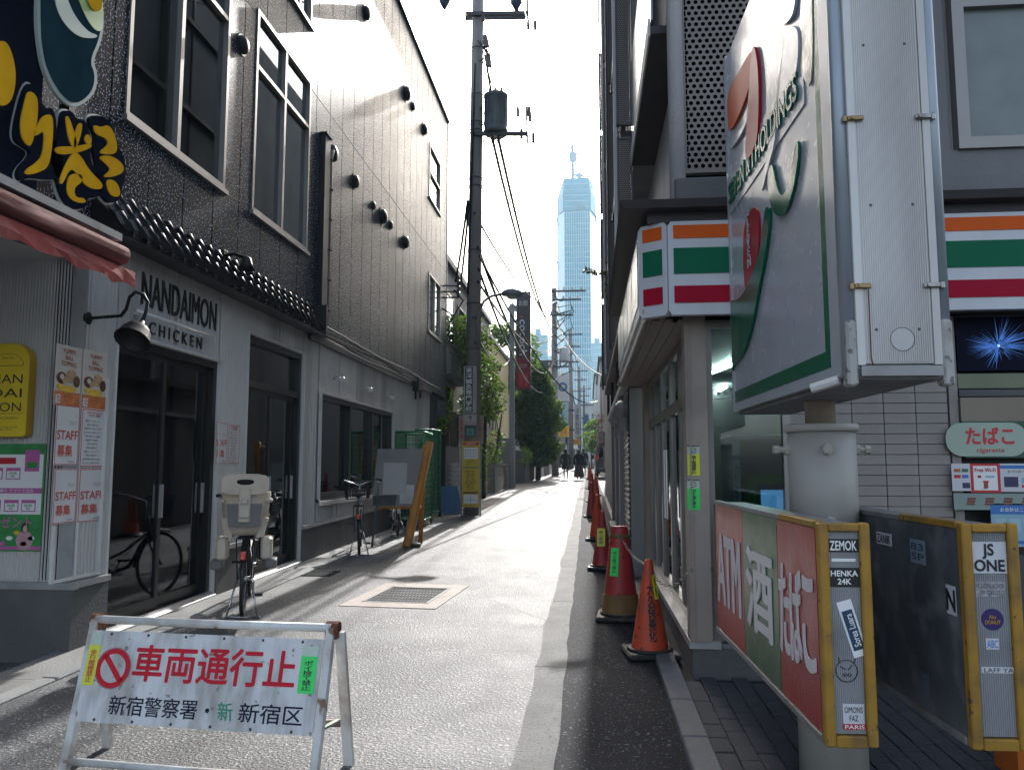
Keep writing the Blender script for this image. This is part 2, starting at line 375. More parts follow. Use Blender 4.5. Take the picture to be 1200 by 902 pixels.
# ------------------------------------------------------------------ service cover with its pink concrete collar
cov = thing('service_cover', 'square steel grating cover in a pink concrete collar set in the road', 'manhole cover')
c0 = at_g(408, 710); c1 = at_g(522, 714); c2 = at_g(545, 686); c3 = at_g(438, 683)
ux = (c1-c0).normalized(); wid = (c1-c0).length; 
ctr = (c0+c1+c2+c3)/4; dep = ((c3-c0).length+(c2-c1).length)/2
cov.location = (ctr.x, ctr.y, G(ctr.y)); cov.rotation_euler = (math.atan(SL), 0, math.atan2(ux.y, ux.x))
w2, d2 = wid/2, dep/2; iw, idp = w2*.70, d2*.66
col = MB(); col.prism([(-w2,-d2),(w2,-d2),(w2,d2),(-w2,d2)], (0,0,0), X, Y, -.05, .005)
cm = MB()
for a, b in (((-w2,-d2),(w2,-idp)), ((-w2,idp),(w2,d2)), ((-w2,-idp),(-iw,idp)), ((iw,-idp),(w2,idp))): cm.box((*a,-.06), (*b,.006))
part('collar', cm, concrete_pink, cov)
fm = MB(); t = .03
steel = mat('cover_steel', (.03,.032,.035), .8, metal=.0, spec=.1, var=.2, scale=12, bump=.3)
for a, b in (((-iw,-idp),(iw,-idp+t)), ((-iw,idp-t),(iw,idp)), ((-iw,-idp),(-iw+t,idp)), ((iw-t,-idp),(iw,idp))): fm.box((*a,-.05), (*b,.009))
part('cover_frame', fm, mat('cover_frame_grey', (.3,.3,.29), .7, var=.1, spec=.2), cov)
part('cover_plate', MB().box((-iw+t, -idp+t, -.05), (iw-t, idp-t, -.006)), blackframe, cov)
n = 17; gm = MB().box((-.011, -idp+t, -.005), (.011, idp-t, .002)).mesh('grate_bar', steel)
for k in range(n): link('grate_bar', gm, cov, (-iw+t+.03+(2*iw-2*t-.06)*k/(n-1), 0, 0))
cb = MB()
for k in range(6): yy = -idp+t+(2*idp-2*t)*(k+.5)/6; cb.box((-iw+t, yy-.006, -.006), (iw-t, yy+.006, .003))
part('cross_bar', cb, steel, cov)
# small drain grating on the kerb beside the doors
dg_ = thing('drain_grate', 'small iron drain grating beside the black shop door, near the kerb', 'drain', at_g(372, 672))
dg_.rotation_euler.x = math.atan(SL)
part('grate_frame', MB().box((-.22,-.2,.0),(.22,-.17,.012)).box((-.22,.17,.0),(.22,.2,.012)).box((-.22,-.17,.0),(-.19,.17,.012)).box((.19,-.17,.0),(.22,.17,.012)), steel, dg_)
mb = MB()
for k in range(9): mb.box((-.17+k*.04, -.17, 0), (-.155+k*.04, .17, .01))
part('grate_bars', mb, steel, dg_)

# ================================================================== LEFT: dark building with the chicken shop
bl = thing('shop_building', 'dark speckled panel-clad building with a pale ribbed ground floor on the left', 'building', (XL, 5.75, G(5.75)))
YA, YB, ZR, ZF = 5.75, 21.4, 11.1, 3.32       # near corner, far corner, roof, underside of the dark cladding
def rect_on(x, u0, vt0, u1, vb0):
    a = at_x(u0, vb0, x); b = at_x(u1, vt0, x); return a.y, b.y, a.z, b.z
# windows (y0,y1,z0,z1) on the wall plane
W1 = (at_x(146,130,XL).y, at_x(263,200,XL).y, at_x(262,223,XL).z, at_x(262,223,XL).z+2.55)
W2 = (at_x(294,240,XL).y, at_x(359,290,XL).y, at_x(294,246,XL).z, at_x(294,246,XL).z+2.45)
W3 = (at_x(336,5,XL).y, at_x(365,20,XL).y, at_x(364,32,XL).z, at_x(364,32,XL).z+1.6)
W4 = (at_x(503,200,XL).y, at_x(516,200,XL).y, at_x(503,231,XL).z, at_x(503,166,XL).z)
W5 = (at_x(502,350,XL).y, at_x(516,350,XL).y, at_x(502,388,XL).z, at_x(502,318,XL).z)
wins = [W1, W2, W3, W4, W5]
def cut_rects(y0, y1, z0, z1, holes):
    """rectangle minus holes -> list of rectangles"""
    ys = sorted({y0, y1, *[min(max(q, y0), y1) for h in holes for q in h[:2]]}); out = []
    for a, b in zip(ys, ys[1:]):
        if b-a < 1e-4: continue
        zs = [(z0, z1)]
        for h in holes:
            if h[0] < (a+b)/2 < h[1]:
                nz = []
                for p, q in zs:
                    if h[2] > p: nz.append((p, min(q, h[2])))
                    if h[3] < q: nz.append((max(p, h[3]), q))
                zs = [k for k in nz if k[1]-k[0] > 1e-3]
        out += [(a, b, p, q) for p, q in zs]
    return out
# backing walls (dark joints) with the window holes left open
mb = MB()
for a, b, p, q in cut_rects(YA-3.5, YB, ZF, ZR-.05, wins): mb.box((XL-.25, a, p), (XL-.03, b, q))
part('wall', mb, stucco_back, bl, True)
mb = MB().box((XL-9, YA-3.5, ZR-.3), (XL-.26, YB, ZR-.1)).box((XL-9, YB-.2, G(YB)-.2), (XL-.26, YB, ZR-.1)).box((XL-9.2, YA-3.5, G(3)), (XL-9, YB, ZR-.1))
part('roof', mb, conc_dark, bl, True)
part('coping', MB().box((XL-.3, YA-3.5, ZR-.05), (XL+.06, YB+.04, ZR+.04)), blackframe, bl, True)
part('corner_trim', MB().box((XL-.2, YB, G(YB)-.1), (XL+.012, YB+.05, ZR-.05)), blackframe, bl, True)
PW = .605
rows = [(ZF, 6.75), (6.762, 9.88), (9.892, ZR-.055)]
i = 0
yy = 2.3
while yy < YB-.05:
    y1 = min(yy+PW, YB)
    for (za, zb) in rows:
        for a, b, p, q in cut_rects(yy+.010, y1-.010, za, zb, wins): part('cladding_panel', MB().box((XL-.03, a, p), (XL, b, q)), stucco, bl, True)
    yy += PW
# window assemblies
g_dark = glass('dark_window_glass', (.4,.45,.5), .30, .02)
g_curtain = mat('grey_curtain', (.16,.165,.17), .9, var=.1, scale=3)
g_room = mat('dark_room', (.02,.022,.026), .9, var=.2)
def window(parent, x, r, mull, trans, frame=bronze, gm_=None, dep=.07, fw=.05, sill=True, sgn=1, room=True):
    """r=(y0,y1,z0,z1); mull: fractions of y; trans: fractions of z; frame, glass panes, sill; sgn=+1 faces +X"""
    y0, y1, z0, z1 = r; m = MB(); a, b = x-sgn*dep, x+sgn*.015
    m.box((a,y0,z0),(b,y0+fw,z1)).box((a,y1-fw,z0),(b,y1,z1)).box((a,y0+fw,z0),(b,y1-fw,z0+fw)).box((a,y0+fw,z1-fw),(b,y1-fw,z1))
    fo = part('window_frame', m, frame, parent, True)
    mm = MB(); zz = [z0+fw]+[z0+(z1-z0)*t for t in trans]+[z1-fw]; yq = [y0+fw]+[y0+(y1-y0)*t for t in mull]+[y1-fw]
    for t in trans: q = z0+(z1-z0)*t; part('transom', MB().box((a+sgn*.01,y0+fw,q-fw*.5),(b-sgn*.004,y1-fw,q+fw*.5)), frame, fo, True)
    zs2 = sorted(zz)
    for t in mull:
        q = y0+(y1-y0)*t
        for k in range(len(zs2)-1): part('mullion', MB().box((a+sgn*.01,q-fw*.6,zs2[k]+(fw*.5 if k else 0)+.001),(b-sgn*.002,q+fw*.6,zs2[k+1]-(fw*.5 if k<len(zs2)-2 else 0)-.001)), frame, fo, True)
    for k in range(len(zs2)-1):
        for j in range(len(yq)-1):
            part('window_pane', MB().box((x-sgn*(dep-.02), yq[j]+.002, zs2[k]+.002), (x-sgn*(dep-.028), yq[j+1]-.002, zs2[k+1]-.002)), gm_ or g_dark, fo, True)
    if sill: part('window_sill', MB().box((x-sgn*.02, y0-.03, z0-.05), (x+sgn*.045, y1+.03, z0-.002)), frame, fo, True)
    if room:
        ym = y0+(y1-y0)*(mull[0] if mull else .5)
        part('blind', MB().box((x-sgn*(dep+.12), y0+.01, z0+.01), (x-sgn*(dep+.14), ym-.004, z1-.01)), g_room, fo, True)  # flat dark sheet standing in for the unlit room behind the glass
        m = MB(); nf = 14                                   # pleated curtain behind the other half
        for k in range(nf):
            a_, b_ = ym+(y1-.01-ym)*k/nf, ym+(y1-.01-ym)*(k+1)/nf; c_ = (a_+b_)/2
            m.add([(x-sgn*(dep+.10),a_,z0+.01),(x-sgn*(dep+.06),c_,z0+.01),(x-sgn*(dep+.10),b_,z0+.01),(x-sgn*(dep+.10),a_,z1-.01),(x-sgn*(dep+.06),c_,z1-.01),(x-sgn*(dep+.10),b_,z1-.01)], [(0,1,4,3),(1,2,5,4)])
        part('curtain', m, g_curtain, fo, True)
    return fo
window(bl, XL, W1, [.47], [.74]); window(bl, XL, W2, [.5], [.72]); window(bl, XL, W3, [.5], []); window(bl, XL, W4, [], [.5]); window(bl, XL, W5, [.5], [])
# hoods and vents on the cladding
hood_m = mat('vent_hood_dark', (.02,.02,.024), .5, var=.1, spec=.2)
def vent(u, v, s):
    p = at_x(u, v, XL); o = thing('vent_hood', 'x', 'vent', p, 0, 'vent hoods on the dark cladding')
    m = sm(MB()); n = 10
    prof = [(s, 0), (s*1.02, s*.3), (s*.9, s*.55), (s*.55, s*.72), (.02*s, s*.78)]
    m.lathe(prof, (0,0,0), n, Matrix.Rotation(R(90), 4, 'Y')); part('hood', m, hood_m, o)
    part('flange', MB().lathe([(s*1.25, 0), (s*1.25, .012)], (0,0,0), 14, Matrix.Rotation(R(90), 4, 'Y')), hood_m, o)
    return o
vl = ['round black vent hood between the two large upstairs windows', 'vent hood high on the sunlit cladding near the roof line', 'upper larger vent hood right of the high seam', 'small vent hood just below the larger high one', 'vent hood just above and left of the far upper window', 'vent hood above the middle of the cladding, right of the tall dark box',
      'small leftmost vent of the middle cluster of three', 'large round vent of the middle cluster of three', 'small right vent of the middle cluster of three', 'vent hood below right of the middle cluster', 'vent hood beside the top of the brown downpipe']
for (u, v, s), lb in zip([(283,53,.10),(428,16,.12),(475,110,.15),(483,125,.09),(496,152,.13),(415,213,.11),(437,241,.07),(447,254,.14),(457,264,.08),(474,284,.13),(388,180,.13)], vl):
    vent(u, v, s)['label'] = lb
# downpipe, and a tall thin dark box beside it
dn = thing('downpipe', 'dusty brown downpipe beside a boxed duct on the dark cladding', 'pipe', (XL, at_x(378,390,XL).y, ZF))
yp = at_x(377, 200, XL).y
pm_ = mat('pipe_brown', (.2,.17,.14), .55, var=.2, dirt=(.08,.07,.06), dscale=6)
ztop = at_x(378,167,XL).z
dl = dn.location
part('pipe', sm(MB().tube([(0,0,0.02),(0.06,0,.02),(0.06,0,ztop-ZF-.15),(0.06,.08,ztop-ZF-.02),(.02,.2,ztop-ZF+.02)], .035, 8)), pm_, dn)
mb = MB(); 
for k in range(6): mb.ring((.06, 0, .4+k*(ztop-ZF-.6)/5), .043, .012, 'z', 10, 4)
part('bracket', mb, black, dn)
dk = thing('boxed_section', 'tall dark boxed duct left of the brown downpipe on the cladding', 'section', (XL, dl.y-.32, ZF))
part('section_case', MB().bev((.002,0,0), (.085,.24,ztop-ZF+.08), .01), hood_m, dk)
part('section_cap', MB().bev((.0,-.02,ztop-ZF+.082), (.11,.26,ztop-ZF+.11), .006), hood_m, dk)

# ------------------------------------------------------------------ ground floor: ribbed siding, doors, window
D1 = (at_x(131,500,XL).y, at_x(254,500,XL).y, None, at_x(254,424,XL).z)
D2 = (at_x(287,500,XL).y, at_x(353,500,XL).y, None, at_x(287,389,XL).z)
zw0 = at_x(371,584,XL).z; zw1 = at_x(373,461,XL).z
WN = (at_x(372,520,XL).y, at_x(458,520,XL).y, zw0, zw1)
doors = [(D1[0], D1[1], -9, D1[3]), (D2[0], D2[1], -9, D2[3]), WN]
ZP = at_x(60, 695, XL).z                       # top of the plinth near the corner
def plinth_top(y): return ZP+SL*(y-YA)*.8
def ribs(x, y0, y1, z0, z1, pitch, depth, holes, sgn=1, duty=.55):
    m = MB(); n = int((y1-y0)/pitch)
    for i in range(n):
        a = y0+i*pitch; b = a+pitch*duty; c = a+pitch
        for (p, q, s, t) in cut_rects(a, c, z0, z1, holes):
            if q-p < pitch*.6: m.add([(x,p,s),(x,q,s),(x,q,t),(x,p,t)], [(0,1,2,3)]); continue
            k = (b-a)*.25
            pr = [(0,p),(depth,p+k),(depth,p+(b-a)-k),(0,p+(b-a)),(0,q)]
            for (d0, e0), (d1, e1) in zip(pr, pr[1:]):
                m.add([(x+sgn*d0,e0,s),(x+sgn*d1,e1,s),(x+sgn*d1,e1,t),(x+sgn*d0,e0,t)], [(0,1,2,3)])
            m.add([(x+sgn*d, e, s) for d, e in pr], [(0,1,2,3,4)])
            m.add([(x+sgn*d, e, t) for d, e in pr], [(4,3,2,1,0)])
    return m
zft = ZF-.02
YW = 19.2    # the pale ground floor ends here
# the siding is made of sheets about 1.2 m wide with joints
sheets = [YA]; 
for e in (D1[0], D1[1], D2[0], D2[1], WN[0], WN[1], YW):
    while e-sheets[-1] > 1.5: sheets.append(sheets[-1]+.95)
    if e-sheets[-1] > .12: sheets.append(e)
for a, b in zip(sheets, sheets[1:]):
    near = a < 9
    hz = [(D1[0], D1[1], -9, D1[3]+.03), (D2[0], D2[1], -9, D2[3]+.03), (WN[0]-.03, WN[1]+.03, WN[2]-.03, WN[3]+.03)]
    m = ribs(XL, a+.008, b-.004, plinth_top(a)+.06, zft, .045 if near else .1, .016 if near else .022, hz)
    if m.v: part('siding_sheet', m, siding, bl, True)
m = MB()
for a, b, p, q in cut_rects(YA, YW, G(YA)-.3, ZF+.1, doors): m.box((XL-.25, a, p), (XL-.004, b, q))
part('lower_wall', m, siding, bl, True)
for a, b, p, q in cut_rects(YA-.001, YW, -.3, ZP+.3, [(D1[0]-.02, D1[1]+.02, -9, 9), (D2[0]-.02, D2[1]+.02, -9, 9)]):
    n = max(1, int((b-a)/1.2)); m = MB()
    for k in range(n):
        y0_, y1_ = a+(b-a)*k/n, a+(b-a)*(k+1)/n
        m.add([(XL-.1,y0_,-.3),(XL+.05,y0_,-.3),(XL+.05,y1_,-.3),(XL-.1,y1_,-.3),(XL-.1,y0_,plinth_top(y0_)),(XL+.05,y0_,plinth_top(y0_)),(XL+.05,y1_,plinth_top(y1_)),(XL-.1,y1_,plinth_top(y1_))],
              [(0,3,2,1),(4,5,6,7),(0,1,5,4),(1,2,6,5),(2,3,7,6),(3,0,4,7)])
    part('plinth', m, conc_dark, bl, True)
m = MB()
for a, b, p, q in cut_rects(YA+.001, YW, 0, 1, [(D1[0]-.02, D1[1]+.02, -9, 9), (D2[0]-.02, D2[1]+.02, -9, 9)]):
    m.bar((XL+.035, a, plinth_top(a)+.03), (XL+.035, b, plinth_top(b)+.03), .07, .045)
part('drip_rail', m, siding2, bl, True)
# front return wall (faces the camera) with plinth
XB = -6.2
m = MB(); pitch = .026; n = int((XL-XB-.03)/pitch)
for i in range(n):
    x = XL-.02-i*pitch; k = .004
    pr = [(0,x),(.008,x-.004),(.008,x-.011),(0,x-.015),(0,x-pitch)]
    for (d0, e0), (d1, e1) in zip(pr, pr[1:]): m.add([(e0,YA-d0,ZP+.06),(e1,YA-d1,ZP+.06),(e1,YA-d1,3.05),(e0,YA-d0,3.05)], [(3,2,1,0)])
part('siding_sheet', m, siding, bl, True)
part('return_wall', MB().box((XB, YA+.004, -.3), (XL-.26, YA+.2, 3.05)), siding, bl, True)
part('plinth', MB().box((XB, YA-.05, -.3), (XL-.101, YA+.1, ZP)).box((XL-.1, YA-.05, -.3), (XL+.05, YA-.002, ZP)), conc_dark, bl, True)
part('drip_rail', MB().box((XB, YA-.055, ZP+.001), (XL+.07, YA-.001, ZP+.05)), siding2, bl, True)
part('corner_post', MB().box((XL-.1, YA-.012, ZP+.052), (XL+.012, YA+.04, 3.3)), siding2, bl, True)
part('ceiling', MB().box((XB, 1.0, 3.05), (XL-.02, YA+.2, 3.12)), siding, bl, True)
part('alcove_wall', MB().box((XB-.2, 1.0, -.3), (XB, YA+.2, 3.12)), conc_dark, bl, True)
# little tiled roof strip between siding and cladding
YT0, YT1 = YA, at_x(358, 390, XL).y
m = MB()
m.add([(XL, YT0, 3.27), (XL+.25, YT0, 3.27), (XL+.25, YT0, 3.31), (XL, YT0, 3.60), (XL, YT1, 3.27), (XL+.25, YT1, 3.27), (XL+.25, YT1, 3.31), (XL, YT1, 3.60)], [(0,1,2,3),(7,6,5,4),(0,4,5,1),(1,5,6,2),(2,6,7,3)])
part('tile_roof_bed', m, blackframe, bl, True)
m = sm(MB()); nx = 6
for s_, t_ in ((0, 1),):
    prof = [(q/nx*.19, .028*math.sin(q/nx*math.pi*2-.6)+.02) for q in range(nx+1)]
    for k, (w, h) in enumerate(prof):
        m.v += [Vector((0, w, h)), Vector((.19, w, h-.008)), Vector((.19, w, h-.022)), ]
    for k in range(nx): m.f += [(3*k, 3*k+1, 3*k+4, 3*k+3), (3*k+1, 3*k+2, 3*k+5, 3*k+4)]
tm = m.mesh('roof_tile', tile_black)
ntile = int((YT1-YT0)/.2)
for k in range(ntile):
    for row in range(3):
        o = link('roof_tile', tm, bl, Vector((XL+.02+row*.085, YT0+k*.2, 3.66-row*.118))-wpos(bl)); o.rotation_euler = (rnd(-.02,.02), R(57)+rnd(-.02,.02), rnd(-.02,.02))
part('eave_board', MB().box((XL+.24, YT0, 3.235), (XL+.28, YT1, 3.30)), blackframe, bl, True)
part('roof_end_cap', MB().box((XL, YT1, 3.25), (XL+.29, YT1+.05, 3.66)), blackframe, bl, True)
part('flashing', MB().box((XL+.003, YT1+.05, ZF-.12), (XL+.06, YW, ZF-.005)), blackframe, bl, True)
# door units
g_door = glass('shop_door_glass', (.35,.42,.42), .55, .03)
film = mat('olive_window_film', (.09,.10,.085), .35, var=.15, scale=1)
def door_unit(D, leaves, transom, sill_w):
    y0, y1, _, z1 = D; z0 = G(y0)+.03; fw = .07
    dr = part('door_frame', MB().box((XL-.16,y0,z0-.2),(XL-.02,y0+fw,z1)).box((XL-.16,y1-fw,z0-.2),(XL-.02,y1,z1)).box((XL-.16,y0+fw,z1-fw),(XL-.02,y1-fw,z1)).box((XL-.16,y0+fw,z0-.2),(XL-.02,y1-fw,z0+.04)), blackframe, bl, True)
    tz = z1-fw if not transom else z0+(z1-z0)*transom
    if transom:
        part('transom_bar', MB().box((XL-.14,y0+fw,tz-.04),(XL-.03,y1-fw,tz+.04)), blackframe, dr, True)
        part('transom_pane', MB().box((XL-.1,y0+fw,tz+.04),(XL-.09,y1-fw,z1-fw)), g_dark, dr, True)
    w = (y1-y0-2*fw)/leaves
    for k in range(leaves):
        a = y0+fw+k*w; b = a+w; xo = XL-.08-(k%2)*.03; f2 = .055
        top = tz-(.04 if transom else 0)
        lf = part('door_leaf', MB().box((xo-.02,a+.002,z0+.042),(xo+.02,a+f2,top-.002)).box((xo-.02,b-f2,z0+.042),(xo+.02,b-.002,top-.002)).box((xo-.02,a+f2,top-f2),(xo+.02,b-f2,top-.002)).box((xo-.02,a+f2,z0+.042),(xo+.02,b-f2,z0+.14)), blackframe, bl, True)
        part('glass_pane', MB().box((xo-.004,a+f2,z0+.14),(xo+.004,b-f2,top-f2)), g_door, lf, True)
        part('window_film', MB().box((xo-.012,a+f2,z0+.141),(xo-.008,b-f2,z0+1.05)), film, lf, True)
        part('film_band', MB().box((xo-.012,a+f2,z0+1.12),(xo-.008,b-f2,z0+1.2)).box((xo-.012,a+f2,z0+1.24),(xo-.008,b-f2,z0+1.27)), mat('frosted_film', (.12,.14,.14), .5), lf, True)
        if not transom or True: part('door_handle', MB().box((xo+.02,b-f2+.012,z0+.85),(xo+.05,b-.02,z0+1.15)), alum, lf, True)
    part('threshold', MB().add([(XL-.02,y0,z0-.3),(XL+sill_w,y0,z0-.3),(XL+sill_w,y1,z0-.3),(XL-.02,y1,z0-.3),(XL-.02,y0,z0+.02),(XL+sill_w,y0,z0-.01),(XL+sill_w,y1,G(y1)+.02),(XL-.02,y1,G(y1)+.05)], [(4,5,6,7),(0,1,5,4),(1,2,6,5),(2,3,7,6)]), alum, dr, True)
    m = MB().box((XL-.018,y0-.025,z0),(XL+.03,y0-.001,z1+.03)).box((XL-.018,y1+.001,z0),(XL+.03,y1+.025,z1+.03)).box((XL-.018,y0-.001,z1+.001),(XL+.03,y1+.001,z1+.03))
    part('door_trim', m, white_paint, dr, True)
door_unit(D1, 2, None, .06); door_unit(D2, 2, .80, .06)
# room behind
room = mat('shop_interior', (.16,.14,.12), .8, var=.4, scale=1.5)
m = MB().box((XL-3,YA+.21,.0),(XL-2.9,YW,3.2)).box((XL-3,YA+.2,-.2),(XL-.26,YA+.21,3.2)).box((XL-3,YA+.3,3.2),(XL-.26,YW,3.25)).box((XL-3,YA+.3,-.25),(XL-.26,YW,.1)).box((XL-3,YW-.1,.1),(XL-.26,YW,3.2))
m.box((XL-2.9, D2[0]-.4, .1), (XL-.26, D2[0]-.3, 3.2))
part('interior', m, room, bl, True)
cnt_ = thing('counter', 'dark shop counter seen dimly through the black glass doors', 'counter', (XL-1.6, 7.3, .12))
part('counter_base', MB().bev((-.3,-.9,0),(.3,.9,.95), .01), mat('counter_wood', (.14,.09,.05), .5, var=.3, scale=6), cnt_)
part('counter_top', MB().bev((-.36,-.95,.951),(.36,.95,1.0), .01), blackframe, cnt_)
ns = MB().cyl((0,-1.1,0),(0,1.1,0), .012, n=6)
o = single('neon_strip', ns, mat('neon_orange', (.9,.25,.1), .4, var=0, emit=(1,.28,.1), estr=14), 'thin orange neon line glowing behind the black shop door', 'lamp', center=False); q0, q1 = at_x(171,467,XL-.5), at_x(236,477,XL-.5); o.location = (q0+q1)/2; o.scale.y = (q1.y-q0.y)/2.2
o = single('warm_strip', MB().cyl((0,-.5,0),(0,.5,0), .02, n=6), mat('warm_strip', (.9,.4,.15), .4, var=0, emit=(1,.42,.15), estr=5), 'soft warm shelf light low behind the black shop door', 'lamp', center=False); o.location = at_x(212, 513, XL-.9)
o = single('ceiling_bulb', MB().ball((0,0,0), .035), mat('warm_bulb', (1,.8,.5), .4, var=0, emit=(1,.7,.35), estr=9), 'small warm bulb seen through the top of the black shop door', 'lamp', center=False); o.location = at_x(178, 440, XL-.6)
# the long window
wf = window(bl, XL, WN, [.36, .68], [], blackframe, glass('shop_window_glass', (.6,.7,.68), .35, .02), .1, .07, True, 1, False)
m = MB(); 
for k in (0, 1): m.box((XL-.11, WN[0]+.07, WN[2]+.12+k*.16), (XL-.106, WN[1]-.07, WN[2]+.2+k*.17))
part('frosted_band', m, mat('frosted_film', (.2,.2,.2), .5), wf, True)
part('window_trim', MB().box((XL+.015,WN[0]-.03,WN[2]-.035),(XL+.06,WN[0]-.001,WN[3]+.03)).box((XL+.015,WN[0]-.001,WN[3]+.001),(XL+.06,WN[1]+.03,WN[3]+.03)).box((XL+.015,WN[1]+.001,WN[2]-.035),(XL+.06,WN[1]+.03,WN[3])).box((XL+.046,WN[0]-.03,WN[2]-.1),(XL+.08,WN[1]+.03,WN[2]-.04)), white_paint, wf, True)
# three little bracket lamps above the long window
for k, (u, v, lb) in enumerate([(389,444,'nearest of the three small wall lamps above the long shop window'), (423,456,'middle one of the three small wall lamps above the long shop window'), (450,466,'farthest of the three small wall lamps above the long shop window')]):
    p = at_x(u, v, XL); o = thing('wall_lamp', lb, 'lamp', p, 0, 'small wall lamps above the long window')
    part('arm', sm(MB().tube([(0,0,0),(.1,0,.03),(.16,0,0)], .01, 6)), alum, o); part('lamp_shade', sm(MB().lathe([(.02,.03),(.035,0),(.05,-.05),(.045,-.05)], (.17,0,0), 10)), white_paint, o); part('wall_plate', MB().box((0,-.03,-.03),(.012,.03,.03)), alum, o)
# bundle of pipes and cables running on the joint
for k in range(4):
    pts = []; y = YT1+.1
    while y < YW+.6: pts.append((XL+.1+.02*k, y, ZF-.02+.035*k+.02*math.sin(y*1.3+k*1.9)+rnd(-.008,.008))); y += .35
    single('wall_cable', MB().tube(pts, [.014,.02,.012,.016][k], 6), [black, pm_, black, black][k],
        ['lowest black cable clipped along the top of the pale siding', 'dusty brown conduit running along the top of the pale siding', 'thin black cable above the brown conduit along the dark wall', 'uppermost black cable of the bundle along the dark wall'][k], 'cable', 'cables clipped along the wall')
jb = thing('junction_box', 'tangle of black junction boxes where the wall cables end', 'junction box', at_x(484, 452, XL))
part('box', MB().bev((0,-.15,-.12),(.16,.1,.16), .01), black, jb); part('box', MB().bev((.02,.2,-.1),(.14,.42,.1), .01), black, jb); part('gland', MB().cyl((.06,.0,-.12),(.06,.0,-.3), .02).cyl((.1,.3,-.1),(.1,.3,-.25), .02), black, jb)
# ================================================================== LEFT OBJECTS: signs, awning, lamps, posters
gold = mat('gold_print', (.66,.36,.015), .6, var=.1, scale=8, spec=0)
board_black = mat('board_black', (.010,.012,.022), .6, var=.2, spec=0)
grey_out = mat('outline_grey', (.35,.38,.36), .4, var=.05)
# --- big black signboard with cut-out lettering (street-facing, above the awning)
XS = -3.42
sb = thing('signboard', 'big black signboard with fat golden brush lettering above the red awning', 'signboard', (XS, 4.2, 3.05))
def on(u, v, x=XS): p = at_x(u, v, x); return (p.y, p.z)
yend = at_x(47, 150, XS).y
zb_ = at_x(40, 243, XS).z
part('board', MB().box((XS-.16, 2.0, zb_), (XS, yend, 5.6)), board_black, sb, True)
part('lower_rim', MB().box((XS-.17, 2.0, zb_-.04), (XS+.02, at_x(90,262,XS).y, zb_-.002)), siding2, sb, True)
part('carrier', MB().box((XS-.12, yend, zb_), (XS-.05, at_x(118,230,XS).y, zb_+.06)).box((XS-.12, yend, zb_+.55), (XS-.05, at_x(105,200,XS).y, zb_+.61)).box((XL, yend-.1, zb_+.2), (XS-.16, yend-.04, zb_+.26)).box((XS-.12, at_x(85,230,XS).y, zb_+.06), (XS-.06, at_x(92,230,XS).y, 4.2)), blackframe, sb, True)
def shape(px, x, d0, d1, m, name, k=2, parent=sb):
    pts = smooth_poly([on(u, v, x) for u, v in px], k)
    return part(name, MB().prism(pts, (x, 0, 0), Y, Z, d0, d1), m, parent, True)
# black contour plates behind the golden strokes
plates = [[(12,150),(25,98),(38,100),(46,128),(58,126),(62,150),(60,190),(64,168),(72,200),(60,212),(28,208),(18,214),(14,200),(34,180),(22,172),(13,166)],
          [(66,150),(68,130),(80,130),(84,140),(96,140),(103,166),(100,190),(118,215),(112,232),(96,232),(98,243),(80,247),(68,232),(62,210),(54,190),(52,168),(62,166)],
          [(98,142),(106,134),(124,140),(134,170),(143,190),(143,208),(138,222),(137,234),(124,240),(114,228),(104,215),(110,196),(104,176),(108,160)]]
for i, p in enumerate(plates): shape(p, XS, .006, .03, board_black, 'letter_plate'); shape([(cx+(u-cx)*1.05, cy+(v-cy)*1.04) for cx, cy in [(sum(q[0] for q in p)/len(p), sum(q[1] for q in p)/len(p))] for u, v in p], XS, -.012, .004, grey_out, 'plate_rim')
strokes = [[(26,106),(36,112),(38,126),(36,148),(30,172),(24,170),(18,160),(17,142),(22,122)],
           [(31,158),(38,146),(44,136),(54,134),(56,148),(54,176),(50,196),(40,202),(24,206),(22,200),(38,190),(44,180),(46,152),(36,160)],
           [(70,138),(74,136),(82,160),(84,172),(76,172)], [(86,144),(91,146),(86,168),(80,176),(80,162)], [(57,172),(84,172),(100,168),(102,173),(84,180),(60,182)],
           [(92,164),(97,156),(102,166),(98,172)], [(80,178),(88,182),(98,200),(115,216),(112,223),(96,220),(86,206),(76,196),(66,218),(63,212),(72,190)], [(76,204),(90,204),(90,214),(80,220),(82,232),(92,232),(95,238),(84,238),(73,230),(72,216)],
           [(103,146),(112,150),(122,146),(130,162),(132,178),(124,182),(108,180),(122,170),(118,162),(106,158)], [(108,184),(124,182),(138,192),(140,202),(126,208),(114,208),(124,200),(120,194)], [(118,210),(130,212),(136,226),(132,232),(122,228)]]
for p in strokes: shape(p, XS, .031, .04, gold, 'letter_stroke')
shape([(-12,50),(0,48),(8,66),(12,90),(8,116),(-2,126),(-14,120)], XS, .031, .04, gold, 'letter_stroke')
shape([(-16,44),(2,42),(12,60),(17,90),(12,122),(0,134),(-16,130)], XS, .006, .03, board_black, 'letter_plate')
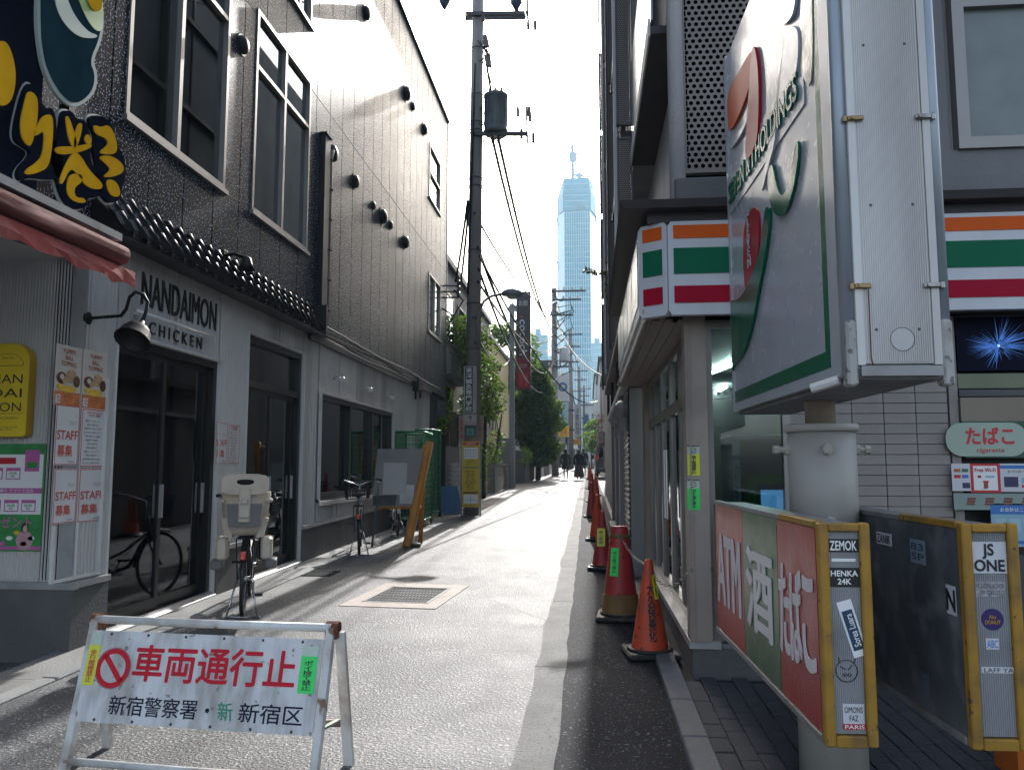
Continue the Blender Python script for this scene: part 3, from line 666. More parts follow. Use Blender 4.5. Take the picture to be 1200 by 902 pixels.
# rounded roll emblem above the lettering (plain shapes)
shape([(40,-20),(112,-20),(118,20),(115,48),(104,72),(110,86),(108,108),(94,122),(80,127),(62,114),(46,84),(40,50),(38,20)], XS, .006, .03, mat('emblem_rim', (.40,.46,.42), .6, var=.05, spec=.2), 'emblem_rim')
shape([(42,-18),(110,-18),(114,20),(111,46),(99,72),(106,88),(103,106),(92,118),(80,122),(65,110),(49,82),(43,50),(42,20)], XS, .031, .036, mat('emblem_navy', (.015,.04,.055), .65, var=.2, spec=0), 'emblem_field')
shape([(56,-14),(68,-14),(78,16),(96,38),(109,42),(104,46),(84,44),(66,26),(58,6)], XS, .037, .042, mat('emblem_band', (.5,.58,.5), .6, var=.03, spec=.2), 'emblem_band')
shape([(80,-14),(112,-14),(115,20),(113,38),(104,36),(92,18)], XS, .037, .042, mat('emblem_green', (.12,.3,.05), .4), 'emblem_patch')
shape([(90,-14),(112,-14),(113,14),(100,14)], XS, .043, .047, gold, 'emblem_patch')

# --- red fabric awning
aw = thing('awning', 'faded red fabric awning with a rolled front over the corner shop', 'awning', (-3.5, 4.2, 2.7))
fab = mat('awning_fabric', (.36,.065,.055), .8, var=.18, scale=5, bump=.3, bscale=200, dirt=(.24,.09,.08), dscale=2, damt=.5)
XA = -3.2; ye = at_x(157, 330, XA).y
a0 = at_x(148, 296, XA); a1 = at_x(158, 322, XA); zt = at_x(100, 266, XA-.05).z
zlo = at_x(158, 338, XA).z; zhi = at_x(153, 312, XA).z; zr = at_x(140, 293, XA).z
m = MB(); n = 26
for i in range(n+1):
    y = 2.0+(ye-2.0)*i/n; 
    for k, (x, z) in enumerate([(XA-.42, zhi+.12), (XA-.05, zhi-.01), (XA+.0, zhi-.03), (XA+.012+.01*math.sin(i*1.7), zlo+.05), (XA+.01+.012*math.sin(i*1.7+1), zlo+.018*math.sin(i*2.3))]): m.v.append(Vector((x, y, z)))
for i in range(n):
    for k in range(4): a = i*5+k; m.f.append((a, a+1, a+6, a+5))
part('canopy', m, fab, aw, True)
part('roll', sm(MB().tube([(XA-.03, 2.0, zr-.02), (XA-.03, ye-.12, zr-.02)], .07, 12)), mat('awning_roll', (.13,.02,.02), .8, var=.2, scale=6, bump=.3, bscale=200), aw, True)
part('front_rail', MB().box((XA-.05, 2.0, zhi-.035), (XA-.02, ye, zhi-.012)), mat('awning_dark', (.06,.015,.02), .5), aw, True)
m = MB(); 
part('top_case', MB().box((XA-.3, 2.0, zr+.06), (XA+.02, ye-.2, zr+.11)), siding2, aw, True)
for yy in (2.6, 4.6): part('folding_arm', MB().bar((XL+.02, yy, 2.95), (XA-.3, yy+.3, 2.86), .035).bar((XA-.3, yy+.3, 2.86), (XA-.05, yy-.2, zhi-.03), .035), alum, aw, True)

# --- yellow rounded sign on the return wall
ys = thing('shop_sign', 'yellow round-topped wall sign with thin black lettering left of the posters', 'sign', at_y(14, 456, YA-.06))
w = .50; hh = (at_y(20,403,YA-.06)-at_y(20,512,YA-.06)).length; xr_ = at_y(37,450,YA-.06).x; w = .36
ys.location = (xr_-w/2, YA-.013, at_y(20,512,YA-.06).z)
def rr(w, h, rt, rb, n=6):
    p = []
    for cx, cy, r, a0_ in ((w/2-rt, h-rt, rt, 0), (-w/2+rt, h-rt, rt, 90), (-w/2+rb, rb, rb, 180), (w/2-rb, rb, rb, 270)):
        for k in range(n+1): a = R(a0_+90*k/n); p.append((cx+r*math.cos(a), cy+r*math.sin(a)))
    return p
yel = mat('sign_yellow', (.85,.62,.03), .35, var=.04)
part('sign_body', MB().prism(rr(w, hh, .14, .03), (0,0,0), X, Z, .002, .075), mat('sign_side', (.55,.33,.02), .4), ys)
part('sign_face', MB().prism(rr(w-.01, hh-.01, .135, .028), (0,0,.005), X, Z, .0752, .079), yel, ys)
for k, (t, z) in enumerate((('NAN', .39), ('DAI', .295), ('MON', .20))): letters(t, ys, (0, -.0795, z/.62*hh*.98), X, Z, .26, .068, print_black, 'letter_row', -.012)
letters('CHICKEN', ys, (0, -.0795, hh*.20), X, Z, .22, .014, print_black, 'lettering'); letters('OPEN 11:00-22:00\nEVERY DAY', ys, (0, -.0795, hh*.09), X, Z, .22, .03, print_black, 'lettering')
part('emblem_line', MB().box((-.15,-.0802,hh*.245),(.15,-.0795,hh*.25)).tube([(.13*math.cos(R(a)), -.0797, hh*.76+.09*math.sin(R(a))) for a in range(0, 181, 15)], .0015, 4).box((-.13,-.0802,hh*.755),(.13,-.0795,hh*.76)), print_black, ys)
letters('SINCE 2019', ys, (0,-.0795,hh*.84), X, Z, .1, .012, print_black)
# --- NANDAIMON CHICKEN wall lettering
nm = thing('wall_sign', 'black letters of a chicken shop name over the white ribbed wall above the first door', 'sign', (XL, 7.3, 2.9))
ya_, yb_ = at_x(163, 350, XL).y, at_x(251, 370, XL).y
zc = (at_x(205,330,XL).z+at_x(205,378,XL).z)/2; za_ = (at_x(180,345,XL).z+at_x(240,375,XL).z)/2
z_top = at_x(247,354,XL).z; z_bot = at_x(247,387,XL).z
letters('NANDAIMON', nm, (XL+.016, (ya_+yb_)/2, (z_top+z_bot)/2), Y, Z, yb_-ya_, z_top-z_bot, print_black, 'letter_row', .004, world=True, extr=.012)
c0_, c1_ = at_x(172,385,XL), at_x(234,400,XL)
zt2 = at_x(232,396,XL).z; zb2 = at_x(232,409,XL).z
letters('C H I C K E N', nm, (XL+.016, (c0_.y+c1_.y)/2, (zt2+zb2)/2), Y, Z, c1_.y-c0_.y, zt2-zb2, print_black, 'letter_row', .006, world=True, extr=.01)
p0, p1 = at_x(160,364,XL+.1), at_x(250,395,XL+.1); zm = (p0.z+p1.z)/2
tl = thing('tube_light', 'slim white tube lamp fixed between the two rows of black wall letters', 'lamp', (XL+.1, (p0.y+p1.y)/2, zm))
part('tube', sm(MB().tube([(0,p0.y-tl.location.y,0),(0,p1.y-tl.location.y,0)], .017, 8)), white_paint, tl)
part('bracket', MB().box((-.09,p0.y-tl.location.y+.1,-.01),(0,p0.y-tl.location.y+.12,.01)).box((-.09,p1.y-tl.location.y-.12,-.01),(0,p1.y-tl.location.y-.1,.01)), white_paint, tl)
# --- gooseneck lamp and small spot
gl = thing('gooseneck_lamp', 'large black gooseneck lamp with a bell shade hanging beside the posters', 'lamp', at_x(102, 373, XL))
sc_ = 1.0
tipx = .62
tip = at_x(152, 378, XL+tipx); top = at_x(165, 342, XL+tipx*.85); lc = gl.location
L = lambda p: Vector(p)-lc
bend = at_x(142, 370, XL+.42)
pts = [Vector((.02,0,0)), L(bend)*.7, L(bend)]
e0 = L(at_x(148, 362, XL+.46)); e1 = L(at_x(152,348,XL+.5)); e2 = L(at_x(159,342,XL+.54)); e3 = L(at_x(168,345,XL+.58)); e4 = L(at_x(173,354,XL+.6)); e5 = L(at_x(171,366,XL+.6)); e6 = L(at_x(166,378,XL+.6))
part('arm', sm(MB().tube(pts+[e0,e1,e2,e3,e4,e5,e6], .013, 8)), black, gl)
part('wall_plate', sm(MB().lathe([(.05,0),(.05,.015),(.03,.03)], (0,0,0), 14, Matrix.Rotation(R(90), 4, 'Y'))), black, gl)
dsh = (L(at_x(150,408,XL+.6))-e6).normalized()
Msh = (-dsh).to_track_quat('Z', 'Y').to_matrix().to_4x4()
part('lamp_shade', sm(MB().lathe([(.02,.01),(.025,-.02),(.045,-.035),(.085,-.07),(.11,-.12),(.122,-.18),(.128,-.185),(.118,-.178),(.10,-.12),(.07,-.07)], e6, 18, Msh)), black, gl)
sp = thing('spot_lamp', 'small black spot lamp on a bent arm under the tiled roof strip', 'lamp', at_x(262, 300, XL))
t_ = at_x(289, 306, XL+.4)-sp.location
part('arm', sm(MB().tube([(0,0,0),t_*.5+Vector((0,0,.05)),t_+Vector((0,0,.03))], .018, 8)), black, sp)
part('wall_plate', MB().bev((-.01,-.06,-.06),(.03,.06,.06), .005), black, sp)
part('lamp_head', sm(MB().lathe([(.02,.05),(.045,.03),(.06,-.03),(.085,-.09),(.075,-.085)], t_, 14)), black, sp)
# --- posters
def poster(name, label, o, r, u, w, h, m=paper, cat='poster', group=None, th=.004):
    t = thing(name, label, cat, o-Vector(u)*h/2, 0, group); nn = Vector(r).cross(Vector(u))
    part('sheet', MB().prism([(-w/2,0),(w/2,0),(w/2,h),(-w/2,h)], (0,0,0), r, u, 0, th), m, t)
    def prt(a, b, ww, hh_, m, name='print_patch', k=1): return part(name, MB().prism([(a-ww/2,b-hh_/2),(a+ww/2,b-hh_/2),(a+ww/2,b+hh_/2),(a-ww/2,b+hh_/2)], (0,0,0), r, u, th, th+.0007*k), m, t)
    def tx(s, a, b, ww, hh_, m, bold=.01, k=2, **kw): return letters(s, t, Vector(r)*a+Vector(u)*b+nn*(th+.0007*k), r, u, ww, hh_, m, 'lettering', bold, **kw)
    return t, prt, tx
def blob(t, r, u, a, b, ra, rb, m, th, k=2, name='print_patch'):
    pts = [(a+ra*math.cos(2*math.pi*i/14), b+rb*math.sin(2*math.pi*i/14)) for i in range(14)]
    return part(name, MB().prism(pts, (0,0,0), r, u, th+.0007*(k-1), th+.0007*k), m, t)
XPp = XL+.014
brown_t = mat('print_brown', (.42,.12,.05), .5, var=.05); food_br = mat('print_food_brown', (.12,.045,.02), .5, var=.5, scale=30); food_t = mat('print_food_tan', (.5,.32,.18), .5, var=.4, scale=30)
food_y = mat('print_food_yellow', (.75,.48,.04), .5, var=.3, scale=30); food_or = mat('print_orange', (.55,.16,.04), .5, var=.3, scale=20); cream = mat('poster_cream', (.62,.58,.52), .5, var=.05)
def food(label, u0, u1, v0l, v1l):
    a, b = at_x(u0, v0l, XPp), at_x(u1, v0l+8, XPp); zb = at_x(u0, v1l, XPp).z; zt = at_x(u0, v0l, XPp).z
    w = b.y-a.y; h = zt-zb; o = Vector((XPp, (a.y+b.y)/2, (zt+zb)/2))
    t, prt, tx = poster('food_poster', label, o, Y, Z, w, h, cream, group='matching food posters by the first door')
    tx('YUMMY\nBALL\nTOPPING', 0, h*.80, w*.6, h*.28, brown_t, .03)
    prt(0, h*.12, w*.98, h*.22, food_or)
    blob(t, Y, Z, -w*.25, h*.45, w*.2, h*.10, food_br, .004); blob(t, Y, Z, w*.12, h*.5, w*.2, h*.11, food_t, .004, 3); blob(t, Y, Z, w*.33, h*.42, w*.13, h*.1, food_br, .004, 4)
    blob(t, Y, Z, -w*.12, h*.42, w*.12, h*.06, food_t, .004, 5); blob(t, Y, Z, 0, h*.28, w*.34, h*.06, food_y, .004, 3); blob(t, Y, Z, -w*.3, h*.30, w*.14, h*.05, food_y, .004, 4)
    blob(t, Y, Z, -w*.25, h*.47, w*.08, h*.045, cream, .004, 6); prt(-w*.35, h*.1, w*.18, h*.14, paper, k=3); tx('690\n790', -w*.35, h*.1, w*.1, h*.1, print_red, k=5)
food('yummy ball topping food poster, left one of the pair beside the black door', 66, 96, 402, 474)
food('yummy ball topping food poster, right one of the pair beside the black door', 98, 126, 409, 478)
red_txt = mat('print_red_soft', (.6,.10,.07), .5, var=.05)
def staff(label, u0, u1, v0, v1, kind, cat='poster', group=None):
    a, b = at_x(u0, v0, XPp), at_x(u1, v0, XPp); zb = at_x(u0, v1, XPp).z; zt = at_x(u0, v0, XPp).z
    w = b.y-a.y; h = zt-zb; o = Vector((XPp, (a.y+b.y)/2, (zt+zb)/2))
    t, prt, tx = poster('staff_poster', label, o, Y, Z, w, h, paper, group=group)
    for s in (-1, 1): prt(s*w*.47, h*.5, w*.025, h*.98, red_txt)
    prt(0, h*.985, w*.96, h*.015, red_txt); prt(0, h*.015, w*.96, h*.015, red_txt)
    if kind == 0:
        tx('STAFF', 0, h*.50, w*.86, h*.15, red_txt, .03); tx('募集', -w*.08, h*.24, w*.62, h*.19, red_txt, .03)
        tx('アルバイト\nスタッフ', w*.2, h*.70, w*.36, h*.07, print_black, .0); tx('NANDAIMON', w*.22, h*.06, w*.25, h*.02, print_black)
    else:
        tx('NANDAIMON\nSTAFF 募集', 0, h*.91, w*.6, h*.09, red_txt, .01)
        random.seed(int(u0)); s_ = '\n'.join(('職種 ホール キッチン', '時給 1200円以上', '勤務時間 10時から23時', '週二日から応募できます', '待遇 食事つき 交通費', '制服貸与 昇給あり', '資格 年齢不問', '面接は店舗まで')[k%8] for k in range(12))
        tx(s_, -w*.06, h*.43, w*.7, h*.76, print_black, -.01, lines=1.6)
staff('white staff wanted poster with big red letters under the left food poster', 66, 94, 473, 545, 0)
staff('white sheet of small print with red heading under the right food poster', 96, 125, 478, 547, 1)
staff('staff wanted poster in the lower row, just under the first staff poster', 64, 91, 549, 614, 0)
staff('lower row poster with red letters nearest the black door', 93, 123, 549, 612, 0)
staff('small white poster with red letters on the pier behind the child seat bicycle', 253, 267, 494, 543, 0)
staff('small print sheet at the right of the posters behind the child seat bicycle', 268, 281, 497, 543, 1)
# framed white panel on the corner wall around the posters
fr = thing('poster_frame', 'thin white metal frame around the lower ribbed panel below the posters', 'frame', (XL+.014, at_x(90,650,XL).y, at_x(90,690,XL).z))
fa, fb = at_x(56,690,XPp), at_x(114,676,XPp); zt_ = at_x(56,616,XPp).z; zb3 = (fa.z+fb.z)/2+.03
part('frame_bar', MB().box((XPp,fa.y,zb3),(XPp+.02,fb.y,zb3+.02)).box((XPp,fa.y,zb3+.021),(XPp+.02,fa.y+.02,zt_)).box((XPp,fb.y-.02,zb3+.021),(XPp+.02,fb.y,2.15)).box((XPp,(fa.y+fb.y)/2,zb3+.021),(XPp+.01,(fa.y+fb.y)/2+.012,zt_)), white_paint, fr, True)
# pink and green flyer on the return wall
pink = mat('print_pink', (.6,.14,.4), .45, var=.1); grn = mat('print_flyer_green', (.05,.3,.08), .45, var=.2, scale=10)
pA = at_y(-22, 520, YA-.02); pB = at_y(47, 646, YA-.02)
w = pB.x-pA.x; h = pA.z-pB.z
t, prt, tx = poster('flyer', 'pink, green and white flyer below the yellow shop sign', Vector(((pA.x+pB.x)/2, YA-.014, (pA.z+pB.z)/2)), X, Z, w, h, grn)
prt(0, h*.62, w*.94, h*.56, print_white); prt(w*.30, h*.84, w*.22, h*.2, pink, k=2); prt(w*.30, h*.80, w*.16, h*.06, grn, k=3); prt(-.1*w, h*.84, w*.3, h*.06, print_red, k=2)
for a, b in ((-.25,.72),(0.02,.72),(-.25,.42),(.02,.42),(.28,.42)): prt(w*a, h*b, w*.22, h*.11, pink, k=2); prt(w*a, h*(b-.01), w*.19, h*.07, print_white, k=3); tx('特典\n¥0', w*a, h*(b-.01), w*.12, h*.05, grn, k=5)
prt(0, h*.56, w*.94, h*.05, pink, k=2); tx('お持ち帰り アプリで注文', 0, h*.56, w*.7, h*.03, print_white, k=5)
tx('プレゼント', -w*.05, h*.27, w*.8, h*.1, pink, .02, k=3); prt(0, h*.03, w, h*.03, pink, k=2)
blob(t, X, Z, w*.25, h*.1, w*.13, h*.09, mat('print_skin_pink', (.6,.35,.38), .5), .004, 3); blob(t, X, Z, w*.25, h*.215, w*.055, h*.05, mat('print_hair', (.03,.015,.02), .5), .004, 4); blob(t, X, Z, w*.255, h*.205, w*.035, h*.035, mat('print_skin', (.6,.4,.32), .5), .004, 5)
for k in range(8): blob(t, X, Z, w*(-.42+k*.11), h*(.07+.05*(k%3)), w*.05, h*.02, (pink, print_white, food_y)[k%3], .004, 3)

# ================================================================== BARRIER (no vehicles)
ba = thing('barrier', 'white A-frame road barrier with red no-vehicles lettering, closing the alley', 'road barrier', (-1.77, 3.70, G(3.70)), R(-5))
Wd, Ht, run = 1.20, .655, .17
tk = .035
def leg(x, s): return MB().bar((x, (-run if s < 0 else run+.08), 0), (x, -.02 if s < 0 else .03, Ht), tk, tk)
FY = -run
for x in (-Wd/2, Wd/2):
    part('leg', MB().bar((x, FY, 0), (x, 0, Ht), tk, tk), white_old, ba)
    part('leg', MB().bar((x+(.03 if x > 0 else -.03), .17, 0), (x+(.03 if x > 0 else -.03), .03, Ht-.02), tk*1.3, tk*.7), white_old, ba)
    part('hinge', MB().cyl((x-.03, .02, Ht+.0), (x+.03, .02, Ht+.0), .028, n=8).bev((x-.03, -.01, Ht-.05), (x+.03, .05, Ht+.015), .006), rust, ba)
    part('brace', MB().bar((x*.97, FY*.55, Ht*.35), (x*.99, .12, Ht*.33), .022, .01), mat('green_old', (.2,.28,.2), .6, dirt=(.3,.28,.25), dscale=8), ba)
part('top_rail', sm(MB().tube([(-Wd/2,.0,Ht),(0,-.002,Ht-.002),(Wd/2,.0,Ht)], .019, 10)), white_old, ba)
part('lower_rail', sm(MB().tube([(-Wd/2,FY*.93,.055),(0,FY*.93,.05),(Wd/2,FY*.93,.055)], .017, 10)), white_old, ba)
part('rear_rail', sm(MB().tube([(-Wd/2+.0,.13,.225),(-.3,.13,.18),(.1,.13,.165),(Wd/2,.13,.20)], .017, 10)), mat('rusty_rail', (.35,.31,.28), .6, var=.2, dirt=(.18,.08,.045), dscale=6, damt=.8), ba)
# the board, lying on the slant of the front legs
slant = Vector((0, -FY, Ht)).normalized(); nb = X.cross(slant)
B0 = Vector((0, FY, 0))+slant*.225+nb*.02; BH = .40; BW = Wd-.035
bm_ = mat('barrier_board', (.70,.70,.70), .42, var=.04, scale=3, speck=(.16,.14,.12), spscale=22, spamt=.13, dirt=(.22,.19,.16), dscale=12, damt=.85, streak=True)
part('board', MB().prism([(-BW/2,0),(BW/2,0),(BW/2,BH),(-BW/2,BH)], B0, X, slant, 0, .008), bm_, ba)
for k in range(6):
    for b in (.012, BH-.014): part('rivet', MB().lathe([(.007,0),(.005,.004)], B0+X*(-BW/2+.1+k*(BW-.2)/5)+slant*b+nb*.008, 8, nb.to_track_quat('Z','Y').to_matrix().to_4x4()), mat('rivet', (.05,.045,.04), .6), ba)
def bx(a, b): return B0+X*a+slant*b+nb*.0085
sign_red = mat('barrier_red', (.58,.012,.03), .5, var=.06, scale=12, spec=.2)
letters('車両通行止', ba, bx(.065, .265), X, slant, .80, .155, sign_red, 'lettering', .032)
ink = mat('barrier_ink', (.012,.012,.035), .5, var=.1, spec=.2)
letters('新宿警察署・', ba, bx(-.17, .078), X, slant, .50, .082, ink, 'lettering', .012)
letters('新宿区', ba, bx(.375, .078), X, slant, .30, .08, ink, 'lettering', .012)
letters('新', ba, bx(.155, .078), X, slant, .075, .075, mat('emblem_mark_green', (.02,.3,.16), .45), 'emblem', .02, shear=-.2)
mb = MB(); cc = (-.44, .235); 
def disc(a, b, r0, r1, n=32):
    m = MB()
    for i in range(n):
        for rr_ in (r0, r1): m.v.append(bx(a+rr_*math.cos(2*math.pi*i/n), b+rr_*math.sin(2*math.pi*i/n)))
    for i in range(n): j = (i+1)%n; m.f.append((2*i, 2*i+1, 2*j+1, 2*j))
    return m
pr = disc(*cc, .064, .088); q = .062/math.sqrt(2)
d1 = Vector((1,-1)).normalized(); 
pa = [(cc[0]-.05-.012, cc[1]+.05-.0), (cc[0]-.05+.012-.0, cc[1]+.05+.012), (cc[0]+.05+.012, cc[1]-.05+.0), (cc[0]+.05-.012, cc[1]-.05-.012)]
pr.add([bx(*p) for p in pa], [(0,3,2,1)])
part('no_entry_symbol', pr, sign_red, ba)
part('symbol_rim', disc(*cc, .0895, .0915), ink, ba)
def sticker(a, b, w, h, m, txt, col, hd, parent=ba, f=None):
    f = f or bx; nb_ = nb
    part('sticker', MB().add([f(a-w/2,b-h/2)+nb*.001, f(a+w/2,b-h/2)+nb*.001, f(a+w/2,b+h/2)+nb*.001, f(a-w/2,b+h/2)+nb*.001], [(0,1,2,3)]), m, parent)
    letters(txt, parent, f(a, b-h*.12)+nb*.0015, X, slant, w*.55, h*.62, col, 'lettering', .02, lines=.9)
    part('sticker_head', MB().add([f(a-w/2,b+h*.28)+nb*.0016, f(a+w/2,b+h*.28)+nb*.0016, f(a+w/2,b+h/2)+nb*.0016, f(a-w/2,b+h/2)+nb*.0016], [(0,1,2,3)]), hd, parent)
fl_green = mat('fluorescent_green', (.02,.75,.12), .4, var=.03); fl_yellow = mat('fluorescent_yellow', (.72,.75,.03), .4, var=.03)
sticker(.525, .27, .078, .20, fl_green, 'ポ\nイ\n捨\nて\n禁\n止', print_black, mat('sticker_pale', (.5,.6,.5), .5))
sticker(-.555, .27, .06, .23, fl_yellow, '歩\n行\n喫\n煙\n禁\n止', print_red, mat('sticker_pale', (.5,.6,.5), .5))

# ================================================================== BICYCLES
chrome = mat('chrome', (.6,.6,.62), .2, metal=1, var=.1, scale=20)
spoke_m = mat('spoke_steel', (.45,.45,.47), .3, metal=.9, var=0)
def wire_basket(x0, x1, y0, y1, z0, z1, tp=.03, n=9):
    m = MB(); r = .003
    for k in range(5):
        t = k/4; e = tp*(1-t); z = z0+(z1-z0)*t
        m.tube([(x0+e,y0+e,z),(x1-e,y0+e,z),(x1-e,y1-e,z),(x0+e,y1-e,z)], r if k < 4 else .006, 4, True)
    for k in range(n+1):
        s = k/n
        for (ax, ay, bx_, by) in ((x0+(x1-x0)*s, y0, x0+tp+(x1-x0-2*tp)*s, y0+tp), (x0+(x1-x0)*s, y1, x0+tp+(x1-x0-2*tp)*s, y1-tp), (x0, y0+(y1-y0)*s, x0+tp, y0+tp+(y1-y0-2*tp)*s), (x1, y0+(y1-y0)*s, x1-tp, y0+tp+(y1-y0-2*tp)*s)):
            m.tube([(ax, ay, z1), (bx_, by, z0)], r, 4)
        m.tube([(x0+tp+(x1-x0-2*tp)*s, y0+tp, z0), (x0+tp+(x1-x0-2*tp)*s, y1-tp, z0)], r, 4)
    return m
def bicycle(label, loc, rz, frame_m, seat=None, steer=0, lean=0, rad=.33, basket=True, grp=None, white=False):
    t = thing('bicycle', label, 'bicycle', loc, rz, grp); t.rotation_euler.y = lean
    wb = 1.08; hf = Vector((0, wb, rad))
    def wheel(c):
        w = part('wheel', sm(MB().ring(c, rad-.022, .008, 'x', 32, 6)), chrome, t)
        part('tyre', sm(MB().ring(c, rad-.018+.0, .018, 'x', 32, 8)), blackplastic, w)
        m = MB()
        for k in range(18):
            a = 2*math.pi*k/18; m.tube([(c[0]+(.02 if k%2 else -.02), c[1]+.02*math.cos(a+.5), c[2]+.02*math.sin(a+.5)), (c[0], c[1]+(rad-.03)*math.cos(a), c[2]+(rad-.03)*math.sin(a))], .0012, 3)
        part('spokes', m, spoke_m, w); part('hub', sm(MB().cyl((c[0]-.05,c[1],c[2]),(c[0]+.05,c[1],c[2]), .022, n=10)), chrome, w)
    wheel((0,0,rad)); wheel(tuple(hf))
    bb = Vector((0,.44,.28)); st = Vector((0,.30,.78)); hd0 = Vector((0,.90,.62)); hd1 = Vector((0,.87,.82))
    m = sm(MB()); m.tube([bb, st], .016, 8).tube([bb+Vector((0,.02,.02)), (0,.66,.34), hd0], .022, 8).tube([hd0+Vector((0,.015,-.06)), hd1], .02, 8).tube([bb+Vector((0,.0,.16))*1, (0,.62,.5), hd0+Vector((0,0,.05))], .014, 8)
    for s in (-1, 1):
        m.tube([(s*.02,.44,.28),(s*.06,.2,.3),(s*.06,0,rad)], .009, 6).tube([(s*.015,.33,.66),(s*.055,0,rad)], .008, 6)
    part('frame', m, frame_m, t)
    m = sm(MB())
    for s in (-1, 1): m.tube([(0,.91,.60),(s*.05,.93,.58),(s*.055,1.0,.45),(s*.055,wb,rad)], .011, 6)
    part('fork', m, frame_m, t)
    m = MB()
    for c, a0_, a1_ in (((0,0), 30, 200), ((0,wb), 0, 120)):
        N = 12
        for i in range(N+1):
            a = R(a0_+(a1_-a0_)*i/N)
            for x, dr in ((-.028, .0), (0, .012), (.028, .0)): m.v.append(Vector((x, c[1]-(rad+.02+dr)*math.cos(a)*1, rad+(rad+.02+dr)*math.sin(a))))
        k = len(m.v)-3*(N+1)
        for i in range(N):
            for j in (0, 1): m.f.append((k+3*i+j, k+3*i+j+1, k+3*i+4+j, k+3*i+3+j))
    part('mudguard', sm(m), white_paint if white else black, t)
    m = sm(MB()); m.lathe([(.0,.0),(.085,.01),(.1,.03),(.09,.055),(.03,.065)], (0,0,0), 14, Matrix.Diagonal((1,1.15,1,1)))
    m.tube([(0,.03,.035),(0,.15,.04),(0,.17,.035)], [.06,.03,.02], 8)
    m.v = [p+Vector((0,.24,.82)) for p in m.v]; part('saddle', m, blackplastic, t); part('seat_post', MB().cyl((0,.30,.76),(0,.28,.84), .013), chrome, t)
    R_ = Matrix.Translation(hd1) @ Matrix.Rotation(steer, 4, 'Z')
    m = sm(MB()); m.tube([(0,0,0),(0,-.02,.15)], .012, 8)
    m.tube([(-.27,-.22,.22),(-.24,-.10,.23),(-.12,0,.19),(0,0,.15),(.12,0,.19),(.24,-.10,.23),(.27,-.22,.22)], .011, 8); m.xf(R_); part('handlebar', m, chrome, t)
    for s in (-1, 1):
        part('grip', sm(MB().tube([(s*.25,-.13,.228),(s*.275,-.25,.218)], .018, 8).xf(R_)), blackplastic, t)
        part('brake_lever', sm(MB().tube([(s*.22,-.04,.225),(s*.25,-.03,.2),(s*.285,-.17,.19)], .006, 5).xf(R_)), chrome, t)
    if basket: part('front_basket', wire_basket(-.19,.19,.02,.28,-.06,.2).xf(R_), black if not white else alum, t)
    part('headlight', sm(MB().lathe([(.01,-.03),(.03,0),(.03,.03)], (0,1.0,.62), 10, Matrix.Rotation(R(-90), 4, 'X'))), chrome, t)
    m = MB(); 
    for s in (-1, 1): m.tube([(s*.06,.22,.70),(s*.07,-.22,.70),(s*.06,0,rad)], .006, 5)
    for k in range(5): m.tube([(-.065,-.2+k*.1,.70),(.065,-.2+k*.1,.70)], .005, 5)
    part('rear_rack', m, black, t)
    part('tail_light', MB().bev((-.022,-.34,.53),(.022,-.30,.60), .005), mat('red_reflector', (.6,.02,.02), .2, var=0, coat=.5), t)
    part('crank', sm(MB().ring((.04,.44,.28), .075, .006, 'x', 18, 5).tube([(.06,.44,.28),(.06,.36,.14)], .009, 6).tube([(-.06,.44,.28),(-.06,.52,.42)], .009, 6)), chrome, t)
    part('pedal', MB().bev((.07,.31,.125),(.15,.40,.15), .004), blackplastic, t); part('pedal', MB().bev((-.15,.48,.41),(-.07,.57,.435), .004), blackplastic, t)
    part('chain_guard', MB().prism([(.0,.29),(.1,.36),(.44,.38),(.53,.30),(.44,.22),(.1,.30)], (.035,0,0), Y, Z, 0, .012), black, t)
    m = sm(MB())
    for s in (-1, 1): m.tube([(s*.06,0,rad),(s*.10,-.05,.15),(s*.13,-.10,.012)], .009, 6)
    m.tube([(-.16,-.16,.012),(-.13,-.10,.012),(.13,-.10,.012),(.16,-.16,.012)], .009, 6); part('kickstand', m, chrome, t)
    m = sm(MB())
    for s in (-1, 1): m.tube([R_@Vector((s*.24,-.05,.22)), Vector((s*.1,.9,.98)), Vector((s*.03,.9,.75)), Vector((s*.03,.5,.36)), Vector((s*.03,.3,.5))], .004, 4)
    part('brake_cable', m, black, t)
    if seat:
        s0 = mat('child_seat_beige', (.56,.48,.38), .5, var=.05, dirt=(.3,.26,.22), dscale=5, damt=.3); s1 = mat('child_seat_grey', (.16,.155,.15), .6)
        cs = thing('child_seat', 'beige plastic child seat with a cut-out headrest on the rear rack of the nearest bicycle', 'child seat', t.location+Vector((0,0,.72)), rz)
        m = sm(MB()); pr_ = [(.13,-.0),(.16,.05),(.185,.22),(.20,.38),(.185,.385),(.15,.22),(.12,.08)]
        m.lathe(pr_, (0,-.0,0), 20, Matrix.Diagonal((1.08,.8,1,1))); part('seat_shell', m, s0, cs)
        hole = [(.055,0),(.06,.025),(.04,.05)]
        # headrest with an oval opening
        m = MB(); n = 24; outer = rr(.36, .19, .05, .03, 5); 
        o_ = [(.075*(1 if math.cos(2*math.pi*i/n)>0 else -1)*abs(math.cos(2*math.pi*i/n))**.8, .115+.028*math.sin(2*math.pi*i/n)*(1.1 if math.sin(2*math.pi*i/n)<0 else .7)) for i in range(n)]
        for d in (-.195, -.165):
            for i in range(n): m.v.append(Vector((o_[i][0], d, .36+o_[i][1])))
            for i in range(n):
                a = 2*math.pi*i/n; ca, sa = math.cos(a), math.sin(a); k_ = 1/max(abs(ca)**4+abs(sa)**4, 1e-6)**.25; m.v.append(Vector((.20*ca*k_+(0), d, .36+.09+.092*sa*k_)))
